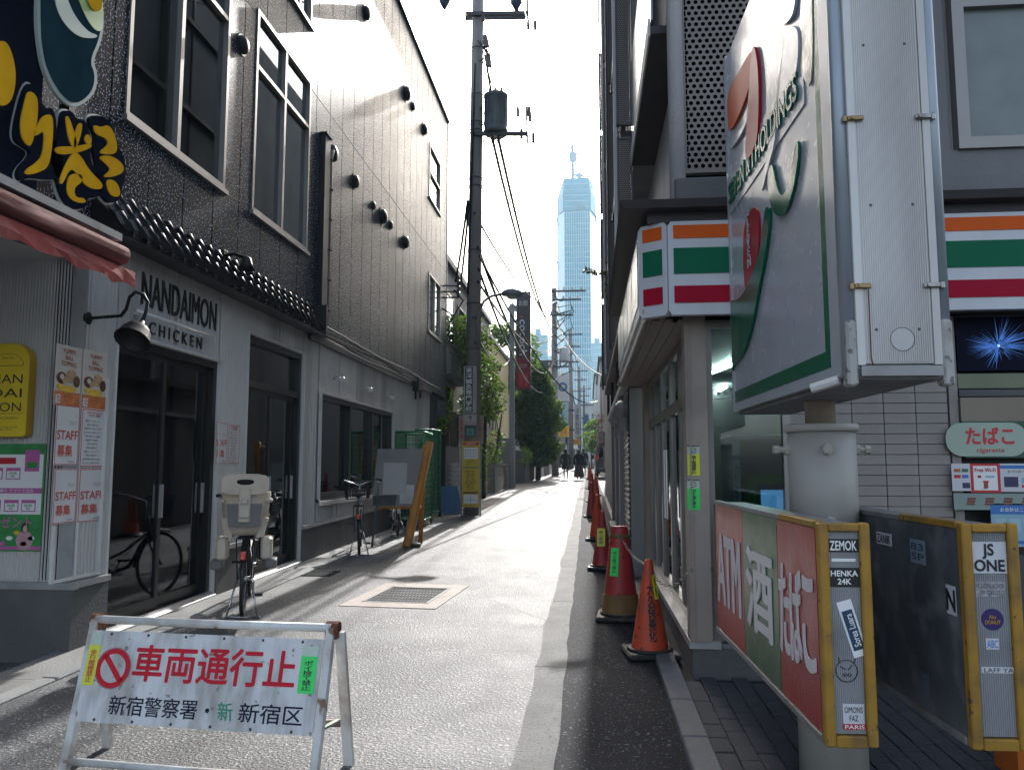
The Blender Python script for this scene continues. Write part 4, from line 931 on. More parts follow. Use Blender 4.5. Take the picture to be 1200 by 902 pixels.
        for i in range(n):
            j = (i+1)%n; m.f += [(i, n+i, n+j, j), (2*n+i, 2*n+j, 3*n+j, 3*n+i), (n+i, 3*n+i, 3*n+j, n+j), (i, j, 2*n+j, 2*n+i)]
        part('headrest', m, s0, cs); part('headrest_lining', MB().box((-.12,-.16,.39),(.12,-.13,.52)), mat('dark_cushion', (.02,.02,.02), .9), cs)
        part('headrest_post', MB().bev((-.05,-.215,.12),(.05,-.15,.42), .008), s0, cs); part('adjuster', MB().bev((-.045,-.235,.16),(.045,-.2,.24), .006).bev((-.03,-.24,.28),(.03,-.2,.32), .005), mat('child_seat_pale', (.5,.45,.38), .5), cs)
        part('rear_panel', MB().prism([(-.13,.08),(.13,.08),(.15,.28),(-.15,.28)], (0,-.19,0), X, Z, -.02, .004), s1, cs)
        for s in (-1, 1):
            part('armrest', sm(MB().tube([(s*.19,-.1,.3),(s*.21,.12,.3),(s*.16,.2,.28)], .022, 8)), s0, cs)
            part('leg_guard', MB().prism([(s*.16,-.02),(s*.2,.14),(s*.16,.16),(s*.10,-.02)], (0,.02,0), X, Z, -.1, .1).bev((s*.14-.0,-.08,-.22) if s > 0 else (-.24,-.08,-.22), (.24,.14,-.02) if s > 0 else (-.14,.14,-.02), .02), s0, cs)
            part('footrest', MB().bev((s*.23-.05,-.07,-.30),(s*.23+.05,.17,-.215), .012), s1, cs)
    return t
blue_f = mat('bike_dark_navy', (.012,.014,.04), .3, var=.1, coat=.4); teal_f = mat('bike_teal', (.10,.24,.26), .35, var=.08, coat=.3)
p = at_g(284, 722); bicycle('dark bicycle with beige rear child seat standing near the black shop doors', (p.x, p.y, G(p.y)), R(20), blue_f, seat=True, steer=R(-16), lean=R(1))
p = at_g(421, 651); bicycle('pale teal bicycle with black wire basket by the long shop window', (p.x, p.y, G(p.y)), R(15), teal_f, steer=R(14), lean=R(-2))
p = at_g(461, 632); bicycle('small white folding bicycle half hidden behind the orange-legged sign board', (p.x-.05, p.y+.5, G(p.y+.5)), R(18), white_paint, steer=R(8), rad=.26, white=True, basket=False)
p = at_g(478, 626); bicycle('second white bicycle with a pale wire basket behind the orange-legged sign board', (p.x-.05, p.y+.6, G(p.y+.6)), R(12), white_paint, steer=R(-8), rad=.30, white=True)
# ------------------------------------------------------------------ A-board with orange legs (what the photo blurs stays plain)
steel_leg = mat('steel_leg_grey', (.1,.1,.1), .5, metal=.3)
orange_l = mat('orange_leg', (.55,.22,.03), .55, var=.15, dirt=(.2,.08,.03), dscale=5)
p = at_g(481, 640)
sgn = thing('leaning_board', 'pale grey board with a thick orange tube leg standing in front of the white bicycles', 'sign board', (p.x-.20, p.y+.05, G(p.y)), R(4))
hB = 1.62
for x in (-.38, .30):
    if x > 0: part('leg', sm(MB().tube([(x-.14,-.2,.0),(x-.13,-.19,.05),(x+.17,.05,hB)], [.075,.07,.06], 10)), orange_l, sgn)
    else: part('leg', sm(MB().tube([(x,-.18,.0),(x,-.17,.05),(x+.10,.05,hB-.15)], .018, 8)), steel_leg, sgn); continue
    part('rear_leg', sm(MB().tube([(x-.0,.30,.0),(x+.08,.08,hB-.06)], .035, 8)), orange_l, sgn)
    part('foot', MB().bev((x-.07,-.25,0),(x+.07,-.1,.06), .01), blackplastic, sgn)
gb = mat('board_pale_grey', (.26,.25,.24), .6, var=.25, scale=2, dirt=(.18,.17,.16), dscale=2)
part('board', MB().prism([(-.42,.62),(.30,.62),(.36,1.52),(-.36,1.52)], (0,-.14,0), X, Vector((0,.13,1)), 0, .03), gb, sgn)
part('notice', MB().prism([(-.25,.80),(.12,.80),(.12,1.30),(-.25,1.30)], (0,-.14,0), X, Vector((0,.13,1)), .031, .034), mat('notice_pale', (.42,.42,.4), .5, var=.1), sgn)
part('stain_patch', MB().prism([(-.40,.63),(-.05,.63),(-.02,.80),(-.40,.78)], (0,-.14,0), X, Vector((0,.13,1)), .0305, .0325), mat('board_dark_patch', (.05,.05,.055), .6, var=.4, scale=6), sgn)
part('stain_patch', MB().prism([(.02,.66),(.24,.66),(.24,.95),(.02,.95)], (0,-.14,0), X, Vector((0,.13,1)), .0305, .0325), mat('board_white_patch', (.5,.5,.48), .6, var=.2, scale=6), sgn)
part('crossbar', sm(MB().tube([(-.33,-.04,.5+.1),(.35,-.04,.6)], .025, 8)), orange_l, sgn)

# ------------------------------------------------------------------ green wire cages
wire_g = mat('green_wire', (.02,.20,.075), .5, var=.15)
def cage(label, loc, rz, w, d, h):
    t = thing('wire_cage', label, 'wire cage', loc, rz, 'green wire cages'); r = .024
    m = sm(MB())
    for x in (0, w):
        for y in (0, d): m.tube([(x,y,.12),(x,y,h)], r, 6)
    for z in (.14, h): m.tube([(0,0,z),(w,0,z),(w,d,z),(0,d,z)], r, 6, True)
    part('cage_frame', m, wire_g, t)
    def panel(o, r_, L):
        m = MB(); o = Vector(o); r_ = Vector(r_); n1 = int(L/.07); n2 = int((h-.15)/.11)
        for i in range(1, n1): m.tube([o+r_*L*i/n1+Z*.14, o+r_*L*i/n1+Z*h], .006, 4)
        for j in range(1, n2): m.tube([o+Z*(.14+(h-.14)*j/n2), o+r_*L+Z*(.14+(h-.14)*j/n2)], .006, 4)
        part('wire_panel', m, wire_g, t)
    panel((0,0,0), X, w); panel((0,d,0), X, w); panel((0,0,0), Y, d); panel((w,0,0), Y, d)
    for x in (0, w):
        for y in (0, d): part('castor', MB().cyl((x-.02,y,.06),(x+.02,y,.06), .06, n=12), blackplastic, t)
    part('cage_floor', MB().box((0,0,.13),(w,d,.15)), wire_g, t)
    return t
p1 = at_g(505, 607); cage('green wire cage trolley, right and nearest one beside the blue panels', (p1.x-.75, p1.y-.2, G(p1.y)), R(-6), .8, .7, 1.95)
cage('green wire cage trolley, left one close to the shop wall', (XL+.10, p1.y-2.3, G(p1.y-2.3)), R(3), .55, 1.1, 1.85)
for k, lb in enumerate(['crumpled pale sack lying in the green wire cage', 'tan cardboard box upright in the green wire cage']):
    if k == 0: single('sack', sm(MB().ball((p1.x-.4, p1.y+.15, G(p1.y)+.5), (.22,.2,.34), 9, 7)), mat('pale_sack', (.35,.36,.33), .8, var=.3, scale=6, bump=.6, bscale=15), lb, 'sack')
    else: single('cardboard_box', MB().bev((p1.x-.3, p1.y+.1, G(p1.y)+.86), (p1.x-.02, p1.y+.4, G(p1.y)+1.7), .01), mat('cardboard', (.25,.16,.09), .8, var=.2), lb, 'box')
# blue folded panels
bluep = mat('blue_plastic', (.03,.13,.30), .45, var=.15, dirt=(.1,.16,.25), dscale=5)
p = at_g(524, 602)
for k, lb in enumerate(['front one of the two blue plastic panels leaning by the cage', 'rear one of the two blue plastic panels leaning by the cage']):
    t = thing('blue_panel', lb, 'plastic panel', (p.x+.02+.06*k, p.y+.05+.25*k, G(p.y)), R(5), 'blue leaning panels')
    part('panel', MB().prism([(-.22,0),(.24,0),(.1,.66),(-.2,.66)], (0,0,0), X, Vector((0,.3,1)), 0, .04), bluep, t)
    m = MB()
    for j in range(5): m.bar((-.2+.09*j,-.045,.03),(-.19+.06*j,.15,.62), .012)
    part('rib', m, bluep, t)
# stack of white baskets/tubs
p = at_g(534, 598); tub = MB().lathe([(.14,0),(.16,.085),(.195,.085),(.195,.105),(.165,.105),(.14,.02)], (0,0,0), 16)
tub.smooth = False; tme = tub.mesh('white_tub', mat('white_tub', (.78,.76,.72), .5, var=.1, dirt=(.3,.28,.25), dscale=5))
lbs = ['lowest tub', 'second lowest tub', 'third tub from the ground', 'fourth tub from the ground', 'fifth tub from the ground', 'sixth tub from the ground', 'seventh tub from the ground', 'third tub from the top', 'second tub from the top', 'topmost tub']
for k in range(10):
    o = link('white_tub', tme, None, (p.x-.05+rnd(-.01,.01), p.y+.3, G(p.y)+.02+k*.118)); o.rotation_euler.z = rnd(0,1); tag(o, lbs[k]+' of the white stack beside the cage and yellow notice board', 'tub', 'stack of white tubs')
# weeds
def weed(label, loc, n=26, s=.16):
    m = MB()
    for i in range(n):
        a = rnd(0, 6.28); L = rnd(.4, 1)*s; w = .012; d = Vector((math.cos(a), math.sin(a), 0)); q = Vector((-d.y, d.x, 0))*w
        m.add([q*.3, -q*.3, d*L*.5-q+Z*L*.8, d*L+Z*L*.55, d*L*.5+q+Z*L*.8], [(0,1,2,3,4)])
    m.v = [v+Vector(loc) for v in m.v]
    single('weed', m, mat('weed_leaf', (.12,.18,.03), .6, var=.4, scale=20), label, 'plant')
p = at_g(254, 678); weed('small tuft of weeds at the foot of the wall behind the nearest bicycle', (p.x-.05, p.y, G(p.y)), 40, .2)
# ================================================================== RIGHT: convenience store
XR = .72; YF = 5.45
tan_m = mat('tan_column', (.34,.28,.235), .5, var=.1, scale=3, dirt=(.12,.1,.085), dscale=2, damt=.4)
tile_b = mat('beige_tile', (.34,.305,.275), .6, var=.14, scale=4, bump=.25, bscale=50)
grout = mat('tile_grout', (.10,.08,.072), .9)
greyw = mat('grey_wall', (.28,.28,.285), .75, var=.12, scale=1.5, bump=.2, bscale=30, dirt=(.09,.09,.09), dscale=1.2, damt=.5, streak=True)
darkclad = mat('dark_cladding', (.05,.045,.048), .6, var=.1)
white_clad = mat('white_rough_wall', (.62,.62,.63), .7, var=.06, scale=3, bump=.5, bscale=60, dirt=(.4,.4,.4), dscale=2, damt=.4, streak=True)
perf_m = mat('perforated_metal', (.2,.175,.155), .5, metal=.3, var=.08)
st = thing('convenience_store', 'convenience store on the corner with orange, green and red stripes and tan columns', 'store', (XR, YF, G(YF)))
zS0, zS1 = 2.43, 3.05; YFA = 5.2
# floor plinth and ledge
part('plinth', MB().box((XR-.06, YF-.02, -.2), (4.8, YF+.6, .28)).box((XR-.06, YF+.6, -.2), (XR+.4, 10.2, .27)), conc_dark, st, True)
part('ledge', MB().box((XR-.08, YF-.03, .281), (XR+.12, 10.2, .33)), siding2, st, True)
part('floor', MB().box((XR+.12, YF, .281), (6.2, 11.8, .31)), conc_wall, st, True)
# columns
part('corner_column', MB().box((.645, YF-.05, .331), (.785, YF+.12, zS0+.1)).box((.665, YF-.062, .331), (.675, YF-.051, zS0)), tan_m, st, True)
part('column', MB().box((XR-.05, 9.7, .331), (XR+.15, 10.05, zS0+.05)), tan_m, st, True)
part('column', MB().box((2.335, YF-.01, .331), (2.39, YF+.1, zS0)), tile_b, st, True)
# side glazing: frames and panes
g_store = glass('store_glass', (.6,.68,.68), .62, .02)
ys_ = [5.58, 6.5, 7.25, 8.1, 8.9, 9.68]
for k, (a, b) in enumerate(zip(ys_, ys_[1:])):
    m = MB(); x0, x1 = XR+.0, XR+.06
    m.box((x0,a,.331),(x1,a+.05,zS0)).box((x0,b-.05,.331),(x1,b-.002,zS0)).box((x0,a+.05,.331),(x1,b-.05,.40)).box((x0,a+.05,zS0-.06),(x1,b-.05,zS0)).box((x0,a+.05,1.9),(x1,b-.05,1.99))
    f = part('glazing_frame', m, bronze, st, True)
    for (p, q) in ((.401, 1.899), (1.991, zS0-.061)): part('glass_pane', MB().box((x0+.025,a+.051,p),(x0+.031,b-.051,q)), g_store, f, True)
    if k in (1, 2): part('door_handle', MB().cyl((x0-.04,(b-.1 if k == 1 else a+.1),1.0),(x0-.04,(b-.1 if k == 1 else a+.1),1.6), .014, n=8), alum, f, True)
# front glazing (left of the tiled wall)
m = MB(); m.box((.786,YF,.331),(.83,YF+.06,zS0)).box((1.28,YF,.331),(1.33,YF+.06,zS0)).box((.83,YF,.331),(1.28,YF+.06,.42)).box((.83,YF,zS0-.05),(1.28,YF+.06,zS0)).box((.83,YF+.005,1.12),(1.28,YF+.055,1.17))
f = part('glazing_frame', m, bronze, st, True)
for p, q in ((.421, 1.119), (1.171, zS0-.051)): part('glass_pane', MB().box((.831,YF+.03,p),(1.279,YF+.036,q)), g_store, f, True)
m = MB(); 
for k in range(9): m.box((.86+k*.045,YF+.022,1.93),(.885+k*.045,YF+.028,1.955))
m.box((.84,YF+.022,1.9),(1.27,YF+.028,1.905)); part('frosted_band', m, mat('frosted_grey', (.3,.33,.33), .6), f, True)
# tiled wall
part('tile_backing', MB().box((1.315, YF+.02, .3), (2.334, YF+.2, zS0)), grout, st, True)
tw, th_ = .2, .067
tmsh = [MB().bev((.0012,-.012,.0012),(tw-.0012,.02,th_-.0022), .0015).mesh('wall_tile', tile_b) for _ in range(2)]
nr = int((zS0-.32)/th_)
for j in range(nr):
    for i in range(5):
        o = link('wall_tile', tmsh[j%2], st, Vector((1.32+i*(tw+.002), YF+.012+rnd(-.0015,.0015), .325+j*th_))-wpos(st)); o.rotation_euler = (rnd(-.006,.006), rnd(-.003,.003), rnd(-.006,.006))
# fascia with stripes: front, chamfered corner, side
fw_ = mat('fascia_white', (.62,.63,.66), .4, var=.06, dirt=(.36,.35,.34), dscale=2.5, damt=.6, streak=True)
s_or = mat('stripe_orange', (.74,.12,.015), .6, var=.04, spec=.15); s_gr = mat('stripe_green', (.005,.15,.07), .6, var=.05, spec=.15); s_rd = mat('stripe_red', (.42,.005,.03), .6, var=.04, spec=.15)
def zf(v): return 1.45+(547-v)/940*YFA
XC0, XC1 = .345, .525   # chamfer corner
def fascia(a, b, name, ins=.012):
    """a, b: bottom corners (x,y) of a vertical panel"""
    a = Vector((*a, 0)); b = Vector((*b, 0)); r = (b-a).normalized(); L = (b-a).length; nn = r.cross(Z)
    fs = part(name, MB().prism([(0,zS0+.03),(.0,zS1-.03),(.0+.02,zS1),(L-.02,zS1),(L,zS1-.03),(L,zS0+.03),(L-.02,zS0),(.02,zS0)], a, r, Z, -.06, 0), fw_, st, True)
    for (z0, z1, m) in ((.135,.245,None),):
        pass
    hh_ = zS1-zS0
    for t0, t1, m in ((.815,.955,s_or),(.435,.71,s_gr),(.125,.305,s_rd)): part('stripe', MB().prism([(.035,zS0+hh_*t0),(L-.035,zS0+hh_*t0),(L-.035,zS0+hh_*t1),(.035,zS0+hh_*t1)], a, r, Z, .0005, .006), m, fs, True)
    return fs
fascia((XC1+.004, YFA), (4.6, YFA), 'front_fascia')
fascia((XC0, YFA+.12), (XC1-.004, YFA), 'corner_fascia')
# store name letters on the green stripe, mostly hidden by the pole sign
letters('SEVEN & i HOLDINGS', st, (3.02, YFA-.008, zS0+(zS1-zS0)*.575), X, Z, .42, .045, mat('stripe_letter', (.25,.5,.38), .4), 'lettering', .01, world=True)
# lit side band with picture panels
sideF = part('side_fascia', MB().box((XC0-.0, YFA+.13, zS0+.02), (XC0+.06, 8.9, zS1-.02)), fw_, st, True)
pic = mat('side_panel_print', (.45,.5,.55), .3, var=.9, scale=3.5)
for k in range(5):
    a = YFA+.2+k*.72; part('picture_panel', MB().box((XC0-.006, a, zS0+.1), (XC0-.001, a+.66, zS1-.08)), pic, sideF, True)
part('side_rail', MB().cyl((XC0+.03, YFA+.15, zS0-.0), (XC0+.03, 9.2, zS0-.0), .018, n=8), white_paint, sideF, True)
part('soffit', MB().box((XC0+.02, YFA+.1, zS0+.03), (XR+.3, 10.2, zS0+.06)).box((XC1, YFA+.01, zS0+.03), (4.6, YF+.2, zS0+.06)), mat('soffit_brown', (.34,.28,.24), .6, var=.1), st, True)
m = MB()
for k in range(3): m.box((XC0+.1+k*.09, YFA+.3, zS0+.015), (XC0+.15+k*.09, 9.2, zS0+.029))
part('soffit_strip', m, mat('soffit_strip_tan', (.28,.23,.19), .55), st, True)
# canopy slab on top
part('canopy', MB().add([(.22,YFA-.10,3.17),(4.7,YFA-.10,3.17),(4.7,8.7,3.12),(.22,8.7,3.12),(.25,YFA-.08,3.12),(4.7,YFA-.08,3.12),(4.7,8.7,3.08),(.25,8.7,3.08)], [(0,1,2,3),(7,6,5,4),(4,5,1,0),(5,6,2,1),(6,7,3,2),(7,4,0,3)]), darkclad, st, True)
part('canopy_fillet', MB().box((.40, YFA+.02, zS1+.0), (4.6, YFA+.12, 3.12)).box((XC0+.03, YFA+.2, zS1-.02), (XC0+.05, 8.7, 3.08)), darkclad, st, True)
# upper wall, white column, perforated screen
part('upper_wall', MB().box((1.2, YF+.15, 3.2), (2.50, YF+.35, 12.4)).box((2.50, YF+.15, 3.2), (5, YF+.35, 3.62)).box((2.50, YF+.15, 6.2), (5, YF+.35, 12.4)), conc_wall, st, True)
part('upper_ledge', MB().box((1.2, YF+.05, 3.18), (5, YF+.149, 3.40)), conc_wall, st, True)
tiepts = MB()
for z in (3.9, 4.55, 5.2):
    for x in (1.9, 2.35): tiepts.cyl((x, YF+.152, z), (x, YF+.147, z), .018, n=10)
part('tie_hole', tiepts, mat('tie_hole', (.07,.07,.07), .9), st, True)
part('white_column', sm(MB().tube([(.63, YF+.0, 3.2), (.63, YF+.0, 12.4)], .055, 16)), white_clad, st, True)
part('column_base', MB().bev((.60, YF-.1, 3.2), (1.3, YF+.12, 3.40), .01), conc_dark, st, True)
part('side_wall', MB().box((XR, YF+.24, 3.12), (XR+.3, 10.2, 4.6)), white_clad, st, True)
part('balcony_floor', MB().box((.48, YF+.2, 4.6), (XR+.2, 8.25, 4.66)), darkclad, st, True)
part('balcony_edge', MB().box((.465, YF+.2, 4.585), (.479, 8.25, 4.72)), white_clad, st, True)
part('balcony_panel', MB().box((.485, YF+.22, 4.72), (.50, 8.25, 5.7)), mat('pale_panel', (.45,.5,.55), .3, var=.08), st, True)
part('upper_side_wall', MB().box((XR, YF+.24, 4.66), (XR+.3, 8.25, 12.4)), darkclad, st, True)
# perforated screens built with real holes
def perforated(x0, x1, z0, z1, pitch, rad, d=.004):
    m = MB(); nx = max(1, int((x1-x0)/pitch)); px = (x1-x0)/nx; pz = px*.866; nz = max(1, int((z1-z0)/pz)); n = 6
    for j in range(nz):
        off = px*.5 if j%2 else 0
        for i in range(nx):
            cx = x0+px*(i+.5)+off-px*.25; cz = z0+pz*(j+.5); k = len(m.v)
            ring = [(cx+rad*math.cos(R(60*q+30)), cz+rad*math.sin(R(60*q+30))) for q in range(n)]
            sq = [(cx+px/2, cz+pz/2), (cx, cz+pz/2), (cx-px/2, cz+pz/2), (cx-px/2, cz-pz/2), (cx, cz-pz/2), (cx+px/2, cz-pz/2)]
            m.v += [Vector((a, 0, b)) for a, b in ring]+[Vector((a, 0, b)) for a, b in sq]
            m.f += [(k+q, k+(q+1)%6, k+6+(q+1)%6, k+6+q) for q in range(6)]
    return m
ps = thing('perforated_screen', 'large brown perforated metal screen above the striped fascia on the store corner', 'screen', (.70, YF+.02, 3.5))
pm2 = perforated(0.0, .62, 0, 3.6, .047, .0165); part('perforated_sheet', pm2, perf_m, ps)
part('screen_frame', MB().box((-.02,-.01,-.03),(.66,.05,-.001)).box((-.025,-.01,0),(-.001,.05,3.6)).box((.64,-.01,0),(.66,.05,3.6)), perf_m, ps)
part('backing', MB().box((-.02,.12,-.03),(.66,.14,3.6)).box((-.02,.051,-.03),(-.01,.12,3.6)).box((.65,.051,-.03),(.66,.12,3.6)), mat('screen_backing', (.004,.004,.004), 1, spec=0), ps)
# upstairs window on the right
wr = thing('upstairs_window', 'pale framed upstairs window with a half-drawn blind above the stripes at the right edge', 'window', (2.97, YF+.15, 3.62))
part('window_frame', MB().box((-.42,-.03,.0),(1.6,.06,.08)).box((-.42,-.03,.08),(-.34,.06,2.5)).box((-.34,-.028,1.02),(1.6,.06,1.1)).box((.9,-.03,.08),(.96,.06,2.5)), bronze, wr)
part('window_pane', MB().box((-.34,.02,.08),(.9,.028,1.02)), mat('frosted_pane', (.17,.2,.19), .25, var=.1), wr)
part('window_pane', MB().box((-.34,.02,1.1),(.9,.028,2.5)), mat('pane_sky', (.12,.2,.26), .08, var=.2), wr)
m = MB()
for k in range(5): m.box((-.33,.012,1.14+k*.045),(.89,.019,1.165+k*.045))
part('blind_slat', m, mat('blind_pale', (.5,.52,.5), .5), wr)

# inside the store
part('interior', MB().box((XR+.12, 11.8, .3), (6, 11.9, zS0)).box((6, YF+.2, .3), (6.1, 11.8, zS0)).box((XR+.08, YF+.08, zS0-.005), (6, 11.8, zS0+.02)), mat('store_interior', (.4,.42,.42), .8, var=.3, scale=2), st, True)
part('back_wall', MB().box((1.335, YF+.21, .3), (4.6, YF+.26, zS0)), conc_dark, st, True)
tube_m = mat('fluorescent_tube', (.9,1,.95), .4, var=0, emit=(.85,1,.92), estr=18)
for k, (xx, yy, lb) in enumerate([(1.55, 6.8, 'second fluorescent tube, added near the store front to brighten the interior'), (1.6, 10.2, 'third fluorescent tube, added far back to brighten the store')]):  # both of these tubes are added to brighten the store interior
    o = single('fluorescent_tube', MB().cyl((0,-.7,0),(0,.7,0), .02, n=8), tube_m, lb, 'lamp', center=False); o.location = (xx, yy, 2.38)
o = single('fluorescent_tube', MB().cyl((0,-.9,0),(0,.9,0), .02, n=8), tube_m, 'lit fluorescent tube seen through the store glass beside the corner column', 'lamp', center=False); q = at_y(858, 400, 7.4); o.location = (q.x, 7.4, min(q.z, 2.38)); o.rotation_euler.z = R(8)
shelf_m = mat('shelf_white', (.3,.3,.3), .5); goods = [mat('goods_'+n_, c_, .5, var=.4, scale=20) for n_, c_ in (('red',(.35,.04,.03)),('blue',(.05,.1,.3)),('yellow',(.5,.38,.05)),('green',(.06,.25,.08)),('white',(.5,.5,.5)))]
sh = thing('shelf', 'store shelf with small colourful goods seen dimly through the side windows', 'shelf', (1.9, 8.6, .31))
part('upright', MB().box((-.3,-1.2,0),(-.26,1.2,1.4)).box((.0,-1.2,0),(.04,1.2,1.4)), shelf_m, sh)
for k in range(4):
    s_ = part('shelf_board', MB().box((-.259,-1.2,.1+k*.35),(-.001,1.2,.13+k*.35)), shelf_m, sh)
    for j in range(5):
        m = MB()
        for q in range(3): yy = -1.1+(j*3+q)*.15; m.bev((-.24,yy,.131+k*.35),(-.08,yy+.11,.131+k*.35+rnd(.14,.22)), .01)
        part('packets', m, goods[(j+k)%5], s_)
# copier / terminal with green front
cp = thing('terminal', 'pale framed self-service terminal with green casing and a blue screen behind the store glass', 'terminal', (1.25, 5.95, .31))
part('case', MB().box((-.24,-.15,0),(-.19,.35,1.32)).box((.18,-.15,0),(.24,.35,1.32)).bev((-.25,-.18,1.321),(.25,.36,1.37), .015).box((-.19,.3,0),(.18,.34,1.32)).box((-.19,-.12,0),(.18,.3,.55)), mat('terminal_grey', (.6,.61,.63), .4), cp)
part('green_unit', MB().bev((-.12,-.1,.551),(.18,.25,1.08), .03), mat('terminal_green', (.10,.42,.05), .4, var=.1), cp)
part('screen', MB().box((-.07,-.13,.62),(.16,-.101,1.02)), mat('terminal_screen_frame', (.04,.12,.2), .3), cp)
part('screen_panel', MB().box((-.05,-.134,.80),(.12,-.131,.98)), mat('screen_blue', (.08,.25,.5), .3, emit=(.1,.3,.6), estr=.5), cp)
letters('コピー\nプリント', cp, (.05, -.136, .9), X, Z, .1, .07, print_white, 'lettering')
letters('ATM\n銀行', cp, (-.215, -.155, 1.0), X, Z, .03, .3, print_navy, 'lettering')
part('keypad', MB().bev((-.02,-.17,.6),(.08,-.131,.68), .008), print_black, cp)

# tobacco window on the right
cw = thing('service_window', 'shop counter window at the right edge with tobacco sign and posters', 'window', (3.3, YF, .3))
XW0 = 2.39
part('window_back', MB().box((XW0+.01, YF+.1, .331), (4.6, YF+.12, zS0)), mat('window_dark', (.015,.016,.02), .5), cw, True)
band_m = mat('beige_band', (.3,.24,.18), .6, var=.08)
def zv(v, y=YF): return 1.45+(547-v)/940*y
part('beige_band', MB().box((XW0+.005, YF-.03, zv(497)), (4.6, YF+.09, zv(470))), band_m, cw, True)
part('band_rail', MB().box((XW0+.005, YF-.02, zv(468.5)), (4.6, YF+.08, zv(461))), conc_dark, cw, True)
part('glass_shelf', MB().box((XW0+.005, YF-.01, zv(459.5)), (3.0, YF+.06, zv(443))).box((3.12, YF-.01, zv(459.5)), (4.6, YF+.06, zv(452))), mat('olive_panel', (.2,.22,.13), .5), cw, True)
part('lower_panel', MB().box((XW0+.005, YF-.04, .331), (4.6, YF+.09, .9)), mat('lower_panel', (.08,.075,.075), .6), cw, True)
fwk = thing('display_panel', 'dark display with a bright blue firework burst under the stripes at the right edge', 'display', (2.58, YF-.02, zv(440)))
part('panel', MB().box((-.185,0,0),(1.2,.04,zS0-zv(440)-.005)), mat('night_print', (.006,.008,.025), .6, var=.3, spec=.1), fwk)
m = MB(); random.seed(11); cz_ = .16
for k in range(150):
    a = rnd(0, 6.283); L = rnd(.05, .36)*(1 if math.cos(a) > -.3 else .7); r0 = rnd(.0, .08); wq = rnd(.0008, .0028); d = Vector((math.cos(a), 0, math.sin(a)*.62)); q = Vector((-d.z, 0, d.x)).normalized()*wq; c = Vector((.07, -.002-.0001*k, cz_)); 
    m.add([c+d*r0-q, c+d*L, c+d*r0+q], [(0,1,2)])
m.v = [p if 0.003 < p.z < .36 else Vector((p.x, p.y, min(.36, max(.003, p.z)))) for p in m.v]
part('burst', m, mat('burst_blue', (.05,.18,.6), .3, var=.5, scale=12, emit=(.04,.16,.5), estr=.18), fwk)
part('burst_core', MB().lathe([(.009,0),(.001,.004)], (.07,-.012,cz_), 12, Matrix.Rotation(R(90),4,'X')), mat('burst_core', (.4,.6,.9), .3, emit=(.4,.6,1), estr=.5), fwk)
# tobacco and liquor oval sign
tb = thing('tobacco_sign', 'green oval sign with red tobacco lettering above the counter posters', 'sign', (2.70, YF-.02, zv(537)))
part('sign_plate', MB().prism(rr(1.6, .235, .02, .02), (.50,0,0), X, Z, 0, .01), mat('sign_dark_green', (.03,.09,.05), .4), tb)
part('sign_oval', MB().prism(rr(.50, .215, .1, .1), (-.16,0,.01), X, Z, .0101, .015), mat('sign_mint', (.42,.52,.42), .4, var=.05), tb)
part('sign_oval', MB().prism(rr(.50, .215, .1, .1), (.38,0,.01), X, Z, .0101, .015), mat('sign_mint', (.42,.52,.42), .4), tb)
letters('たばこ', tb, (-.14, -.0155, .14), X, Z, .29, .105, print_red, 'lettering', .05)
letters('cigarette', tb, (-.14, -.0155, .045), X, Z, .17, .035, print_red, 'lettering', .01)
letters('酒', tb, (.22, -.0155, .125), X, Z, .11, .13, print_green, 'lettering', .05)
def front_poster(name, lab, u0, u1, v0, v1, m=paper, y=YF-.045, cat='poster'):
    a, b = at_y(u0, v1, y), at_y(u1, v0, y); w, h = b.x-a.x, b.z-a.z
    return (*poster(name, lab, Vector(((a.x+b.x)/2, y, (a.z+b.z)/2)), X, Z, w, h, m, cat), w, h)
bp_m = mat('print_blue', (.04,.2,.55), .4, var=.1); lb_m = mat('print_light_blue', (.3,.5,.62), .4, var=.05)
t, prt, tx, w, h = front_poster('card_poster', 'small poster of coloured payment marks left of the red framed wifi poster', 1116, 1136, 543, 575)
for k, c in enumerate((print_green, food_or, bp_m, print_red)): prt(w*(-.2 if k%2 else .22), h*(.75-.22*(k//2)), w*.34, h*.12, c, k=2)
prt(w*.25, h*.2, w*.4, h*.2, print_navy, k=2)
t, prt, tx, w, h = front_poster('wifi_poster', 'white wifi poster in a thick red frame under the tobacco sign', 1138, 1171, 543, 577, print_red)
prt(0, h*.5, w*.80, h*.84, print_white); tx('Free Wi-Fi', 0, h*.78, w*.7, h*.13, print_red, .03, k=3); prt(0, h*.27, w*.14, h*.26, food_or, k=2); prt(0, h*.22, w*.14, h*.12, print_green, k=3); tx('7', 0, h*.27, w*.18, h*.26, print_red, .04, k=5)
prt(-w*.2, h*.55, w*.12, h*.09, print_red, k=2); prt(w*.15, h*.55, w*.3, h*.06, lb_m, k=2)
t, prt, tx, w, h = front_poster('card_poster', 'white and blue card poster at the right edge beside the wifi poster', 1173, 1212, 543, 576)
prt(0, h*.88, w, h*.12, bp_m); tx('セブンカード', 0, h*.72, w*.6, h*.1, print_black, k=3); prt(-w*.2, h*.35, w*.4, h*.36, print_navy, k=2); prt(w*.25, h*.4, w*.3, h*.2, lb_m, k=2); prt(w*.25, h*.2, w*.3, h*.1, print_red, k=2)
t, prt, tx, w, h = front_poster('shelf_strip', 'pale green strip with small brown product pictures below the counter posters', 1118, 1215, 578, 597, mat('mint_strip', (.28,.36,.33), .5), cat='banner')
for k in range(4):
    for q in range(3): prt(w*(-.3+k*.22)+q*.004, h*(.35+.16*q), w*.1, h*.12, mat('print_sausage', (.25,.06,.03), .5, var=.3), k=2+q)
